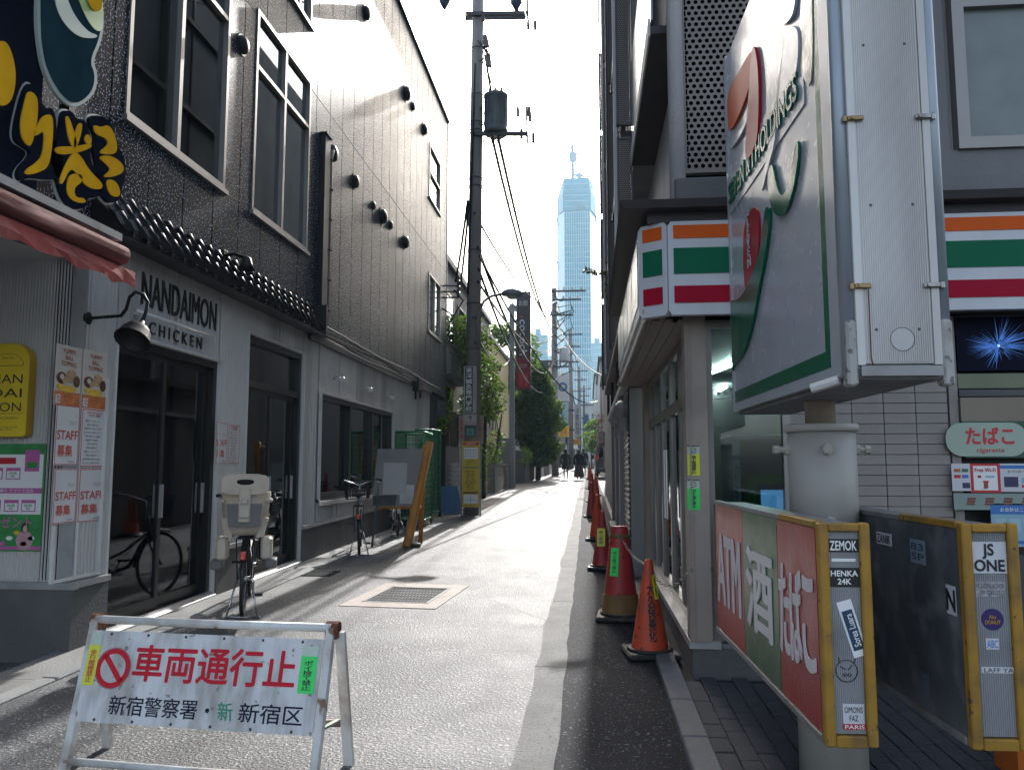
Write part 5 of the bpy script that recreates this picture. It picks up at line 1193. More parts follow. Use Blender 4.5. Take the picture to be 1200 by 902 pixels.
t, prt, tx, w, h = front_poster('price_panel', 'light blue panel with darker blue header beside the far yellow framed lightbox', 1163, 1215, 590, 640, lb_m, cat='panel')
prt(0, h*.86, w, h*.22, bp_m); tx('お会計はこちら', w*.05, h*.86, w*.7, h*.1, print_white, k=3); prt(0, h*.1, w, h*.08, bp_m)
for k in range(3): prt(w*(-.3+k*.3), h*.5, w*.24, h*.3, mat('pale_cyan', (.4,.58,.62), .5), k=2)

# stickers on the corner column
def col_sticker(lab, v0, v1, body, txt, tcol):
    y = YF-.0515; a, b = at_y(806, v1, y), at_y(819.5, v0, y); w, h = b.x-a.x, b.z-a.z
    t, prt, tx = poster('column_sticker', lab, Vector(((a.x+b.x)/2, y, (a.z+b.z)/2)), X, Z, w, h, body, 'sticker', th=.001)
    prt(0, h*.84, w, h*.26, mat('sticker_pale', (.5,.6,.5), .5)); prt(0, h*.985, w, h*.03, print_black, k=2)
    tx(txt, 0, h*.37, w*.42, h*.6, tcol, .03, lines=.9, k=2)
    part('symbol', MB().ring((0,-.0025,h*.84), w*.22, .002, 'y', 16, 4).cyl((-w*.15,-.0025,h*.84-w*.15),(w*.15,-.0025,h*.84+w*.15), .002, n=4), print_black, t)
col_sticker('yellow-green no smoking sticker, upper one on the tan corner column', 522, 557, fl_yellow, '路\n上\n喫\n煙\n禁\n止', print_black)
col_sticker('bright green no littering sticker, lower one on the tan corner column', 562, 597, fl_green, 'ポ\nイ\n捨\nて\n禁\n止', print_black)

# ================================================================== buildings further up on the right
b2 = thing('side_building', 'tall grey building right of the alley with perforated metal fins beyond the store', 'building', (.5, 10.2, G(10.2)))
part('wall', MB().box((.52, 10.2, -.2), (6, 18, 2.5)).box((.50, 8.26, 4.6), (6, 18, 12.4)).box((.52, 10.21, 2.5), (6, 18, 4.6)), greyw, b2, True)
part('wall', MB().box((.60, 18.01, -.2), (6, 30, 12.3)), greyw, b2, True)
for k, yf in enumerate((8.3, 11.2, 14.2, 17.2)):
    for j in range(4):
        z0 = 3.2+j*1.9-(.0 if k else 0); z1 = z0+1.72
        if k == 0 and j == 0: z0 = 3.25
        fn = part('fin_frame', MB().box((.335,yf,z0-.02),(.485,yf+.06,z0)).box((.335,yf,z1),(.485,yf+.06,z1+.02)).box((.33,yf,z0-.02),(.345,yf+.06,z1+.02)).box((.475,yf,z0-.02),(.49,yf+.06,z1+.02)), mat('fin_frame', (.10,.095,.1), .4, metal=.4), b2, True)
        if k < 2:
            pm3 = perforated(0, .13, 0, z1-z0, .026, .009); pm3.v = [p+Vector((.345, yf+.01, z0)) for p in pm3.v]; part('perforated_sheet', pm3, perf_m, fn, True)
            part('fin_back', MB().box((.346,yf+.05,z0),(.474,yf+.055,z1)), blackframe, fn, True)
        else: part('fin_sheet', MB().box((.346,yf+.01,z0),(.474,yf+.03,z1)), perf_m, fn, True)
    part('fin_post', MB().box((.30,yf+.07,3.1),(.34,yf+.16,12.4)), white_clad if k%2 == 0 else darkclad, b2, True)
    part('downpipe', MB().cyl((.46,yf+1.2,2.6),(.46,yf+1.2,12.4), .03, n=8), darkclad, b2, True)
for j in range(5): part('slab_band', MB().box((.37, 8.4, 3.0+j*1.9+.05), (.499, 18, 3.12+j*1.9+.03)), darkclad, b2, True)
part('long_ledge', MB().box((.42, 9.0, 2.47), (.518, 18, 2.54)), white_clad, b2, True)
for yf in (11.6, 13.4, 15.6): part('pilaster', MB().box((.44, yf, .1), (.518, yf+.35, 2.46)), greyw, b2, True)
# shutter with separate slats
shm = mat('shutter_grey', (.34,.325,.31), .5, var=.08, dirt=(.14,.13,.12), dscale=2)
slat = MB().add([(0,0,0),(-.018,0,.03),(-.018,0,.05),(0,0,.07),(0,1.25,0),(-.018,1.25,.03),(-.018,1.25,.05),(0,1.25,.07)], [(0,4,5,1),(1,5,6,2),(2,6,7,3)]).mesh('shutter_slat', shm)
for k in range(31): link('shutter_slat', slat, b2, Vector((.515, 10.3, .26+k*.0705))-wpos(b2))
part('shutter_slats', (lambda m: [m.add([(.515,11.97+0,.26+k*.0705),(.50,11.97,.29+k*.0705),(.515,11.97,.33+k*.0705),(.515,13.38,.26+k*.0705),(.50,13.38,.29+k*.0705),(.515,13.38,.33+k*.0705)],[(0,3,4,1),(1,4,5,2)]) for k in range(31)] and m)(MB()), shm, b2, True)
for k, (yy, lb) in enumerate([(10.6, 'nearest grey hooded vent on the wall beyond the store'), (11.75, 'second grey hooded vent on the wall beyond the store'), (13.0, 'third grey hooded vent on the wall beyond the store')]):
    t = thing('wall_vent', lb, 'vent', (.51, yy, 2.18), 0, 'hooded vents beyond the store')
    part('vent_hood', sm(MB().lathe([(.001,-.12),(.10,-.11),(.12,.0),(.10,.07),(.05,.12),(.001,.14)], (-.06,0,.02), 12, Matrix.Rotation(R(90),4,'X'))), mat('vent_grey', (.26,.25,.24), .5, var=.1), t)
    part('vent_pipe', MB().cyl((-.04,0,0),(-.04,0,-.26), .05), mat('vent_grey', (.26,.25,.24), .5), t)
part('step', MB().bev((.40, 10.3, .1), (.52, 12.2, .36), .01).bev((.36, 14.0, .2), (.52, 15.5, .44), .01), conc_dark, b2, True)
# gas pipes at the base
single('gas_pipe', sm(MB().tube([(.46,10.24,.2),(.40,10.24,.22),(.37,10.24,.35),(.38,10.24,.5),(.46,10.24,.56),(.52,10.24,.56)], .02, 8)), mat('vent_grey', (.26,.25,.24), .5), 'small curved grey pipe at the foot of the wall between store and shutter', 'pipe')
b3 = thing('far_right_building', 'plain grey building at the far right end of the narrow alley', 'building', (.85, 30.2, G(30)))
part('wall', MB().box((.9, 30.2, 0), (7, 44, 12.2)), greyw, b3, True); part('cornice', MB().box((.8, 30.2, 12.2), (7, 44, 12.5)), darkclad, b3, True)
for j in range(3):
    for k in range(4): part('window', MB().box((.86, 31.2+k*3.1, 4+j*2.8), (.898, 32.6+k*3.1, 5.5+j*2.8)), g_dark, b3, True)

# small leafy sprig sticking out of the wall
def leaf_cloud(m, c, r, n, s, flat=.6, seed=0, sy=1):
    rg = random.Random(seed)
    for _ in range(n):
        while True:
            p = Vector((rg.uniform(-1,1), rg.uniform(-1,1), rg.uniform(-1,1)))
            if p.length < 1: break
        p = Vector((p.x*r[0], p.y*r[1], p.z*r[2]))+Vector(c); a = Vector((rg.uniform(-1,1), rg.uniform(-1,1), rg.uniform(-.7,.7))).normalized(); b = a.orthogonal().normalized()
        b = (Matrix.Rotation(rg.uniform(0,6.28), 3, a)@b); q = s*rg.uniform(.6, 1.3)
        m.add([p-a*q, p+b*q*.45, p+a*q, p-b*q*.45], [(0,1,2,3)])
leafm = mat('leaf_light', (.08,.13,.02), .5, var=.5, scale=8)
spg = thing('sprig', 'small leafy sprig growing out of the wall high over the alley end', 'plant', (.5, 14, 4.6))
m = MB(); 
for k in range(6): leaf_cloud(m, (-.05-.09*k, -.1, .20+.015*k), (.08,.1,.05), 26, .035, seed=k)
leaf_cloud(m, (-.04,0,-.06), (.16,.2,.3), 150, .04, seed=9)
part('leaves', m, leafm, spg); part('stem', sm(MB().tube([(0,0,0),(-.15,-.1,.15),(-.45,-.1,.25)], [.012,.008,.003], 5)), mat('bark', (.08,.055,.04), .9, var=.3, scale=15, bump=.6, bscale=40), spg)

# ================================================================== POLE SIGN
rzS = R(1.8); PY = 3.85; PX = 1.075
cream_p = mat('pole_cream', (.42,.40,.36), .5, var=.06, scale=3, dirt=(.28,.25,.21), dscale=3, damt=.5, streak=True)
pole = thing('sign_pole', 'thick cream painted steel sign pole with bolted collar by the store', 'pole', (PX, PY, G(PY)), rzS)
part('pole_shaft', sm(MB().tube([(0,0,-.1),(0,0,1.2)], .146, 28)), cream_p, pole)
part('collar', sm(MB().tube([(0,0,1.02),(0,0,1.54)], .150, 28)), cream_p, pole)
part('collar_rim', sm(MB().lathe([(.14,1.541),(.162,1.541),(.164,1.56),(.162,1.575),(.14,1.575)], (0,0,0), 28)), cream_p, pole)
part('upper_shaft', sm(MB().tube([(0,.0,1.57),(0,.0,1.9)], .068, 20)), mat('pole_tan', (.34,.27,.2), .5, var=.06), pole)
bolt_m = mat('bolt_cream', (.42,.40,.34), .5)
for z in (1.14, 1.46):
    for a in (0, 180, 270-8):
        d = Vector((math.cos(R(a)), math.sin(R(a)), 0)); c = d*.14+Z*z
        part('bolt', MB().cyl(c, c+d*.03, .026, n=6).cyl(c+d*.03, c+d*(.07 if a != 262 else .035), .014, n=8).cyl(c+d*(.055 if a != 262 else .03), c+d*(.08 if a != 262 else .036), .02, n=6), bolt_m, pole)
part('hook_ring', MB().ring((.30,-.05,1.10), .028, .008, 'y', 14, 5), rust, pole)

# --- the two lower lightboxes
yel_f = mat('yellow_frame', (.40,.21,.02), .55, var=.12, speck=(.08,.05,.03), spscale=30, spamt=.14, scale=8, dirt=(.12,.07,.03), dscale=10, damt=.6)
grey_rib = mat('grey_side', (.34,.345,.35), .5, var=.06, dirt=(.15,.15,.15), dscale=4, damt=.4)
galv = mat('galvanised', (.3,.3,.3), .45, metal=.5, var=.1, dirt=(.15,.12,.1), dscale=6)
zL0, zL1 = .53, 1.26
YN, YFR = -.96, .95
def lightbox(label, x0, x1, face_m):
    t = thing('lightbox', label, 'lightbox', (PX, PY, 0), rzS)
    f = .025
    part('casing', MB().box((x0+.012, YN+.03, zL0+.02), (x1-.012, YFR-.02, zL1-.02)), galv, t)
    part('end_panel', MB().box((x0+.03, YN+.012, zL0+.03), (x1-.03, YN+.029, zL1-.03)), grey_rib, t)
    m = MB(); n = 16
    for k in range(n): xx = x0+.035+(x1-x0-.07)*(k+.3)/n; m.box((xx, YN+.009, zL0+.03), (xx+.004, YN+.0125, zL1-.03))
    part('end_ribs', m, grey_rib, t)
    part('end_frame', MB().bev((x0, YN-.01, zL0-.01), (x0+.034, YN+.03, zL1), .005), yel_f, t); part('end_frame', MB().bev((x1-.034, YN-.01, zL0-.01), (x1, YN+.03, zL1), .005), yel_f, t)
    part('end_frame', MB().bev((x0+.035, YN-.008, zL1-.03), (x1-.035, YN+.03, zL1-.002), .004), yel_f, t)
    part('end_frame', MB().bev((x0+.035, YN-.008, zL0-.012), (x1-.035, YN+.03, zL0+.026), .004), yel_f, t)
    part('top_rail', MB().bev((x0-.002, YN+.031, zL1-.022), (x0+.03, YN+.5, zL1+.004), .004), yel_f, t)
    part('top_cover', MB().box((x0+.031, YN+.031, zL1-.019), (x1-.002, YFR, zL1-.012)).box((x0-.002, YN+.5, zL1-.021), (x0+.03, YFR, zL1-.002)), galv, t)
    part('bottom_rail', MB().bev((x0-.006, YN+.031, zL0-.008), (x0+.03, YFR, zL0+.02), .004).box((x1-.03, YN+.031, zL0-.006), (x1+.004, YFR, zL0+.019)), galv, t)
    part('far_rail', MB().box((x0-.004, YFR-.02, zL0+.021), (x1, YFR+.006, zL1-.023)), mat('frame_brown', (.16,.12,.09), .6), t)
    return t
acry = lambda n_, c_: mat(n_, c_, .35, var=.1, scale=3, bump=.2, bscale=45, coat=.15, rvar=.05, dirt=tuple(min(1, k*.6+.05) for k in c_), dscale=6, damt=.4)
ac_red, ac_green = acry('acrylic_red', (.40,.035,.03)), acry('acrylic_green', (.05,.14,.06))
ax0, ax1 = -.325, -.153
l1 = lightbox('lightbox sign with red and green panels reading ATM, liquor and tobacco, left of the pole', ax0, ax1, None)
ybs = [YFR-.02, .22, -.42, YN+.031]     # ATM | liquor | tobacco, seen from the street
for k, (a, b, mm_) in enumerate(zip(ybs, ybs[1:], (ac_red, ac_green, ac_red))):
    part('face_panel', MB().box((ax0+.0, b+.004, zL0+.021), (ax0+.0115, a-.004, zL1-.023)), mm_, l1)
wt = mat('acrylic_white', (.72,.68,.68), .4, var=.05)
zm_ = (zL0+zL1)/2
def lw(s, a, b, h, bold): letters(s, l1, (ax0-.001, (a+b)/2, zm_), -Y, Z, abs(a-b), h, wt, 'raised_letter', bold, extr=.005)
lw('ATM', ybs[0]-.08, ybs[1]+.06, .36, .02)
lw('酒', ybs[1]-.09, ybs[2]+.09, .36, .03)
lw('た', ybs[2]-.03, ybs[2]-.17, .34, .02); lw('ば', ybs[2]-.185, ybs[2]-.325, .34, .02); lw('こ', ybs[2]-.345, ybs[2]-.48, .32, .02)
bx0, bx1 = .150, .335
l2 = lightbox('dark unlit back side lightbox with yellow frame and stickers, right of the pole', bx0, bx1, None)
part('face_panel', MB().box((bx0, YN+.031, zL0+.021), (bx0+.0115, YFR-.02, zL1-.023)), mat('dark_weathered_panel', (.08,.088,.095), .45, var=.25, scale=3, dirt=(.2,.205,.21), dscale=7, damt=.6, bump=.2, bscale=20), l2)
part('grip_bracket', MB().tube([(ax1+.0,-.6,1.08),(ax1+.06,-.6,1.08),(ax1+.06,-.6,.98),(ax1+.06,-.6,.72),(ax1,-.6,.68)], .012, 4), bolt_m, l1)
# stickers on the lightboxes (own marks kept, faces left out)
def stick(par, u, z, w, h, bg, txt, col, bold=.04, rot=0, hgt=.7, name='sticker', yb=None, on_side=None):
    if on_side is None:
        o = Vector((u, YN+.0085, z)); r = Matrix.Rotation(rot, 3, 'Y')@X; up = Matrix.Rotation(rot, 3, 'Y')@Z
    else: o = Vector((on_side-.0005, u, z)); r, up = -Y, Z
    nn = r.cross(up)
    s = part(name, MB().prism([(-w/2,-h/2),(w/2,-h/2),(w/2,h/2),(-w/2,h/2)], o, r, up, 0, .001), bg, par)
    if txt: letters(txt, s, o+nn*.0016, r, up, w*.85, h*hgt, col, 'lettering', bold)
    return s
xc1, xc2 = (ax0+ax1)/2, (bx0+bx1)/2
stick(l1, xc1, 1.182, .105, .045, print_black, 'ZEMOK', print_white, .03)
stick(l1, xc1, 1.133, .08, .01, print_white, '', None)
stick(l1, xc1, 1.075, .105, .065, print_black, 'HENKA\n24K', print_white, .04)
s_ = stick(l1, xc1+.02, .905, .05, .19, print_white, '', None, rot=R(-16)); stick(l1, xc1+.021, .90, .036, .135, mat('sticker_navy', (.02,.06,.11), .4), '', None, rot=R(-16), name='sticker').location.y = -.0015
letters('Sorea Luara', l1, (xc1+.021, YN+.0045, .90), Matrix.Rotation(R(-16-90),3,'Y')@-X*-1, Matrix.Rotation(R(-16-90),3,'Y')@Z, .11, .022, print_white, 'lettering', .02)
part('scribble', MB().ring((xc1-.005, YN+.0075, .765), .036, .0016, 'y', 18, 4).cyl((xc1-.025,YN+.0075,.78),(xc1-.008,YN+.0075,.77), .0018, n=4).cyl((xc1+.015,YN+.0075,.785),(xc1-.0,YN+.0075,.768), .0018, n=4).cyl((xc1-.028,YN+.0075,.79),(xc1-.03,YN+.0075,.81), .0015, n=4).cyl((xc1+.02,YN+.0075,.79),(xc1+.026,YN+.0075,.808), .0015, n=4), print_black, l1)
letters('xo', l1, (xc1-.005, YN+.007, .752), X, Z, .03, .012, print_black, 'lettering')
stick(l1, xc1+.012, .625, .07, .065, paper, 'OMONS\nFAZ', print_black, .0); stick(l1, xc1+.014, .583, .075, .018, print_red, 'PARIS', print_white, .02)
stick(l2, xc2, 1.145, .115, .105, paper, 'JS\nONE', print_black, .05, hgt=.86)
stick(l2, xc2, 1.04, .1, .05, mat('sticker_torn', (.33,.33,.33), .6, var=.4, scale=60), 'GOLGO\nYOO!', mat('faded_print', (.12,.12,.12), .6), 0)
part('sticker', MB().lathe([(.036,0),(.036,.001)], (xc2,YN+.0085,.94), 24, Matrix.Rotation(R(90),4,'X')), mat('sticker_purple', (.04,.02,.14), .4), l2)
letters('Aku\nDONUT', l2, (xc2, YN+.007, .94), X, Z, .05, .03, gold, 'lettering', .02)
stick(l2, xc2-.005, .86, .042, .036, paper, 'ABC', bp_m, .0); stick(l2, xc2+.01, .775, .11, .02, paper, 'LAFF YA', print_black, 0)
stick(l2, -.30, 1.15, .16, .05, paper, 'ZANIK', print_black, .02, on_side=bx0); stick(l2, -.62, 1.13, .13, .09, mat('sticker_bluegrey', (.25,.33,.38), .5), '83\nSP', print_navy, .0, on_side=bx0); stick(l2, -.87, .99, .07, .1, paper, 'N', print_black, .05, on_side=bx0)
stick(l2, -.62, .62, .08, .13, mat('sticker_greyblue', (.12,.14,.16), .6), '', None, on_side=bx0)
# what hangs orange beside the far lightbox
oc = thing('orange_bollard', 'orange plastic road barrier at the lower right corner beyond the lightboxes', 'plastic barrier', (2.36, 3.9, G(3.9)), R(4))
orp = mat('orange_plastic', (.62,.15,.02), .45, var=.08, dirt=(.3,.09,.03), dscale=4, damt=.3)
part('barrier_body', MB().bev((-.55,-.14,.0),(.9,.14,.22), .05).bev((-.45,-.08,.221),(.8,.08,.62), .03), orp, oc)
part('top_rail', sm(MB().tube([(-.3,0,.62),(-.3,0,.80),(-.2,0,.86),(.8,0,.86)], .045, 10)), orp, oc)

# --- the big upper lightbox
zU0, zU1 = 1.765, 3.93; UN, UF = -.95, .95; ux = .178
al_w = mat('sign_side_panel', (.74,.715,.68), .45, var=.04, dirt=(.33,.31,.28), dscale=2.5, damt=.5, streak=True)
al_f = mat('sign_frame_aluminium', (.36,.40,.44), .35, metal=.3, var=.08, dirt=(.25,.27,.29), dscale=3, damt=.4)
up_ = thing('pole_sign', 'large square illuminated pole sign with embossed store emblem and clasped side panel', 'sign', (PX-.018, PY, 0), rzS)
part('casing', MB().box((-ux+.035, UN+.02, zU0+.03), (ux-.035, UF, zU1-.02)), al_f, up_)
part('end_panel', MB().box((-ux+.062, UN+.0, zU0+.045), (ux-.062, UN+.019, zU1-.02)), al_w, up_)
m = MB(); n = 30
for k in range(n): xx = -ux+.066+(2*ux-.132)*(k+.3)/n; m.box((xx, UN-.0035, zU0+.05), (xx+.004, UN+.0005, zU1-.02))
part('end_ribs', m, al_w, up_)
part('edge_strip', MB().box((-ux+.034, UN-.006, zU0+.04), (-ux+.060, UN+.019, zU1-.02)).box((ux-.060, UN-.006, zU0+.04), (ux-.034, UN+.019, zU1-.02)), al_w, up_)
part('corner_profile', sm(MB().tube([(-ux+.016, UN+.03, zU0-.0), (-ux+.016, UN+.03, zU1-.02)], .028, 10)), al_f, up_)
part('corner_profile', sm(MB().tube([(ux-.016, UN+.03, zU0-.0), (ux-.016, UN+.03, zU1-.02)], .028, 10)), al_f, up_)
for s in (-1, 1): part('corner_guard', MB().bev((s*ux-.0-(.03 if s > 0 else 0)-.004, UN-.012, zU0-.035), (s*ux+(.03 if s < 0 else 0)+.004, UN+.05, zU0+.20), .008), mat('corner_guard_dirty', (.46,.45,.42), .6, var=.1, speck=(.15,.14,.12), spscale=40, spamt=.3, dirt=(.2,.19,.17), dscale=12, damt=.7), up_)
part('bottom_plate', MB().bev((-ux+.03, UN+.0, zU0-.012), (ux-.03, UF, zU0+.029), .006), mat('sign_underside', (.20,.20,.2), .6, var=.2, dirt=(.1,.09,.08), dscale=5), up_)
part('bottom_lip', MB().box((-ux+.04, UN-.02, zU0+.0), (ux-.04, UN-.008, zU0+.035)), galv, up_)
part('bracket_tube', MB().tube([(-ux-.01, UN+.06, zU0-.005), (-ux-.09, UN+.12, zU0-.03)], .018, 8), al_w, up_)
# clasps
clasp_o = mat('clasp_brass', (.35,.24,.12), .4, metal=.7, var=.1); clasp_s = mat('clasp_steel', (.35,.34,.32), .35, metal=.8, var=.1, dirt=(.15,.1,.08), dscale=20)
for z in (2.085, 2.70, 3.32):
    for s in (-1, 1):
        xx = s*(ux-.06); y_ = UN-.0065
        part('clasp', MB().bev((xx-.028, y_-.012, z-.009), (xx+.028, y_, z+.009), .003).bev((xx+(-.045 if s < 0 else .028), y_-.008, z-.013), (xx+(-.028 if s < 0 else .045), y_, z+.013), .003).cyl((xx-.012, y_-.012, z), (xx-.012, y_-.018, z), .007, n=8), clasp_s if (s > 0) else clasp_o, up_)
for z in (1.93, 2.38, 2.98, 3.6):
    for x in (-.075, .07): part('screw', MB().lathe([(.0065,0),(.004,.003)], (x, UN-.002, z), 8, Matrix.Rotation(R(90),4,'X')), mat('screw_dark', (.08,.07,.065), .5), up_)
part('latch_chain', MB().tube([(-.10, UN-.012, 2.07), (-.10, UN-.010, 1.83), (-.095, UN-.010, 1.80)], .0025, 4), rust, up_)
part('round_sticker', MB().lathe([(.043,0),(.042,.0012)], (.012, UN-.0022, 1.895), 24, Matrix.Rotation(R(90),4,'X')), mat('sticker_white_plain', (.55,.54,.52), .5, var=.05), up_)
part('round_sticker_rim', MB().ring((.012, UN-.0036, 1.895), .041, .0012, 'y', 24, 4), print_black, up_)
# embossed face (facing the street)
xf = -ux-.0
face_w = mat('face_white', (.47,.50,.55), .25, var=.03, bump=.12, bscale=7, coat=.15, dirt=(.4,.41,.43), dscale=2, damt=.3, rvar=.04)
face_g = mat('face_green', (.004,.13,.065), .2, var=.1, bump=.3, bscale=6, spec=.3); face_r = mat('face_red', (.42,.006,.02), .3, var=.05, bump=.25, bscale=6, spec=.15); face_o = mat('face_orange', (.72,.09,.01), .35, var=.05, bump=.2, bscale=6, spec=.1)
face_y = mat('face_olive', (.36,.36,.26), .15, var=.1, bump=.3, bscale=8, coat=.5)
part('face_frame', MB().box((xf-.004, UN+.055, zU0+.005), (xf+.02, UN+.16, zU1)).box((xf-.004, UN+.16, zU0+.005), (xf+.02, UF, zU0+.05)).box((xf-.004, UF-.05, zU0+.05), (xf+.02, UF, zU1)), mat('face_frame_pale', (.45,.48,.51), .3, var=.06, coat=.3), up_)
part('face', MB().box((xf+.002, UN+.16, zU0+.05), (xf+.02, UF-.05, zU1-.02)), face_w, up_)
part('green_border', MB().box((xf-.002, UN+.165, zU0+.055), (xf+.0015, UN+.225, zU1-.02)).box((xf-.002, UN+.225, zU0+.055), (xf+.0015, UF-.055, zU0+.12)), face_g, up_)
Ms = Matrix.Translation((PX-.018, PY, 0))@Matrix.Rotation(rzS, 4, 'Z'); Mi = Ms.inverted()
def onf(u, v):
    """pixel -> (a,b) on the face plane, a running towards the camera (-Y local)"""
    o = Mi@CP; d = Mi.to_3x3()@ray(u, v); t = (xf-o.x)/d.x; p = o+d*t; return (-p.y, p.z)
def fshape(px, d0, d1, m, name='emblem_shape', k=2):
    pts = smooth_poly([onf(u, v) for u, v in px], k)
    lo = -(UF-.06); pts = [(max(a, lo), min(b, zU1-.025)) for a, b in pts]
    return part(name, MB().prism(pts, (xf, 0, 0), -Y, Z, d0, d1), m, up_)
# white raised "i" body and dot, raised bands
fshape([(893,236),(905,190),(912,165),(920,60),(922,32),(932,30),(940,36),(938,84),(930,96),(915,140),(903,170)], .001, .014, face_w)
fshape([(906,-60),(940,-60),(936,10),(928,26),(916,32),(908,20),(904,-10)], .001, .016, mat('face_dot_blue', (.5,.6,.66), .08, var=.03, coat=.8))
fshape([(944,-60),(952,-60),(955,110),(940,88),(938,40)], .0008, .006, face_y)
fshape([(903,150),(905,128),(917,62),(920,40),(921,110),(910,135)], .0008, .006, face_y)
# upper orange and red strokes of the figure seven
fshape([(854,112),(868,84),(887,52),(885,88),(872,128),(857,158),(855,140)], .001, .012, face_o)
fshape([(884,60),(888,52),(893,90),(892,160),(886,176),(880,188),(876,182),(880,120)], .0012, .016, face_r)
fshape([(855,170),(872,150),(880,132),(876,150),(860,176)], .001, .014, face_w)
# text plate and green letters across the middle
zt0 = onf(930,100)[1]
tA, tB = onf(857,238)[0], onf(938,120)[0]
part('text_plate', MB().box((xf-.004, -(tB+.06), 2.93), (xf, -(tA-.03), 3.16)), face_w, up_)
letters('SEVEN & i HOLDINGS', up_, (xf-.0045, -(tA+tB)/2, 3.045), -Y, Z, tB-tA, .12, face_g, 'raised_letter', .02, extr=.01)
# lower emblem: red field, green bowl and stem
fshape([(873,265),(884,240),(892,250),(891,300),(884,330),(876,344),(873,320)], .001, .010, face_r)
fshape([(855,440),(856,352),(866,352),(874,345),(884,325),(893,300),(898,262),(901,240),(906,246),(902,290),(892,340),(884,385),(874,415),(862,430)], .0015, .016, face_g)
fshape([(903,200),(908,190),(912,212),(918,232),(926,222),(932,190),(938,160),(940,180),(934,220),(926,246),(917,256),(908,246),(903,225)], .0015, .014, face_g)
a0e, b0e = onf(879,250), onf(881,300)
letters('E\nL\nE\nV\nE\nN', up_, (xf-.0115, -onf(880,278)[0], onf(880,278)[1]), -Y, Z, .07, .32, face_w, 'raised_letter', .03, extr=.004, lines=.8)

# ================================================================== TRAFFIC CONES
cone_r = mat('cone_red', (.62,.07,.02), .55, var=.12, speck=(.12,.03,.02), spscale=18, spamt=.15, scale=4, dirt=(.2,.05,.035), dscale=6, damt=.5)
cone_d = mat('cone_dark_red', (.42,.03,.03), .5, var=.15, speck=(.1,.02,.02), spscale=18, spamt=.15, scale=4, dirt=(.13,.03,.03), dscale=6, damt=.5)
cone_b = mat('cone_sleeve_brown', (.20,.11,.03), .65, var=.2, dirt=(.09,.05,.02), dscale=8)
def cone(label, loc, h, r, m, base=.19, rz=0, sq=True, grp='red traffic cones along the right side'):
    t = thing('traffic_cone', label, 'traffic cone', loc, rz, grp)
    if sq:
        part('base', MB().bev((-base,-base,.004),(base,base,.045), .012), blackplastic, t)
        part('base_rim', sm(MB().lathe([(r+.03,.045),(r+.03,.06),(r+.0,.062)], (0,0,0), 20)), blackplastic, t)
    part('cone_body', sm(MB().lathe([(r,.05),(r*.98,.06),(.030,h-.03),(.026,h-.01),(.014,h)], (0,0,0), 20)), m, t)
    return t
def col_tag(t, r, h, z, w, hh_, m, txt, tcol, a=-90, tilt=0):
    """sticker wrapped on the cone's front"""
    d = Vector((math.cos(R(a)), math.sin(R(a)), 0)); rr_ = lambda zz: r+(.028-r)*(zz-.05)/(h-.05)
    rt = Vector((-d.y, d.x, 0)); up = (Z*hh_+d*(rr_(z+hh_/2)-rr_(z-hh_/2))).normalized()
    o = d*(rr_(z)+.002)+Z*z; nn = rt.cross(up)
    part('sticker', MB().prism([(-w/2,-hh_/2),(w/2,-hh_/2),(w/2,hh_/2),(-w/2,hh_/2)], o, rt, up, 0, .003), m, t)
    if txt: letters(txt, t, o+nn*.0036, rt, up, w*.5, hh_*.75, tcol, 'lettering', .02)
p = at_g(763, 772); h1 = .68
t = cone('nearest orange-red cone with black lettering, chained to the store column', (p.x, p.y+.1, G(p.y)), h1, .135, cone_r, .185, R(8))
hc = .36; rr_ = .135+(.028-.135)*(hc-.05)/(h1-.05); upv = Vector((0, .107, .63)).normalized()
letters('大\n久\n保\n美\n化', t, Vector((-.0,-rr_-.006,hc-.04)), X, upv, .055, .40, print_black, 'lettering', .05, lines=.9)
col_tag(t, .135, h1, .49, .035, .17, fl_yellow, '禁\n煙', print_black, -58)
p2 = at_g(728, 728)
t = cone('taller dull red cone with a brown lower sleeve and green sticker', (p2.x, p2.y+.12, G(p2.y)), .80, .15, cone_d, .21, R(-4))
t.children[2].data = sm(MB().lathe([(.15,.05),(.145,.2),(.078,.76),(.07,.80)], (0,0,0), 20)).mesh('cone_body', cone_d)
part('sleeve', sm(MB().lathe([(.17,.046),(.165,.05),(.152,.215),(.142,.22)], (0,0,0), 20)), cone_b, t)
part('neck_band', sm(MB().lathe([(.086,.70),(.09,.705),(.084,.735),(.08,.74)], (0,0,0), 18)), cone_b, t)
col_tag(t, .172, 1.12, .50, .075, .24, fl_green, 'ポ\nイ\n捨\nて\n禁\n止', print_black, -112)
specs = [(706,667,.72,cone_d,'third cone from the camera, with a yellow sticker', 1), (700,633,.75,cone_r,'fourth cone, standing in front of a close cluster',0), (693.5,606,.78,cone_d,'left cone of the pair just beyond the fourth cone',0), (699,600,.85,cone_r,'right cone of the pair just beyond the fourth cone',0),
         (694,588,.85,cone_d,'slim bright red cone in the middle of the far row',0), (698.5,581,.8,cone_r,'dull cone near the wall in the far row',0), (692.5,573,.85,cone_r,'second farthest cone of the far row',0), (691,562,.9,cone_r,'farthest cone, just in front of the walking people',0)]
prev = None
for (u, v, h, m, lb, stt) in specs:
    q = at_g(u, v); t = cone(lb, (q.x, q.y, G(q.y)), h, .13, m, .18, rnd(-.3,.3))
    if stt: col_tag(t, .13, h, .40, .10, .22, fl_yellow, '路\n上\n禁\n煙', print_black, -95)
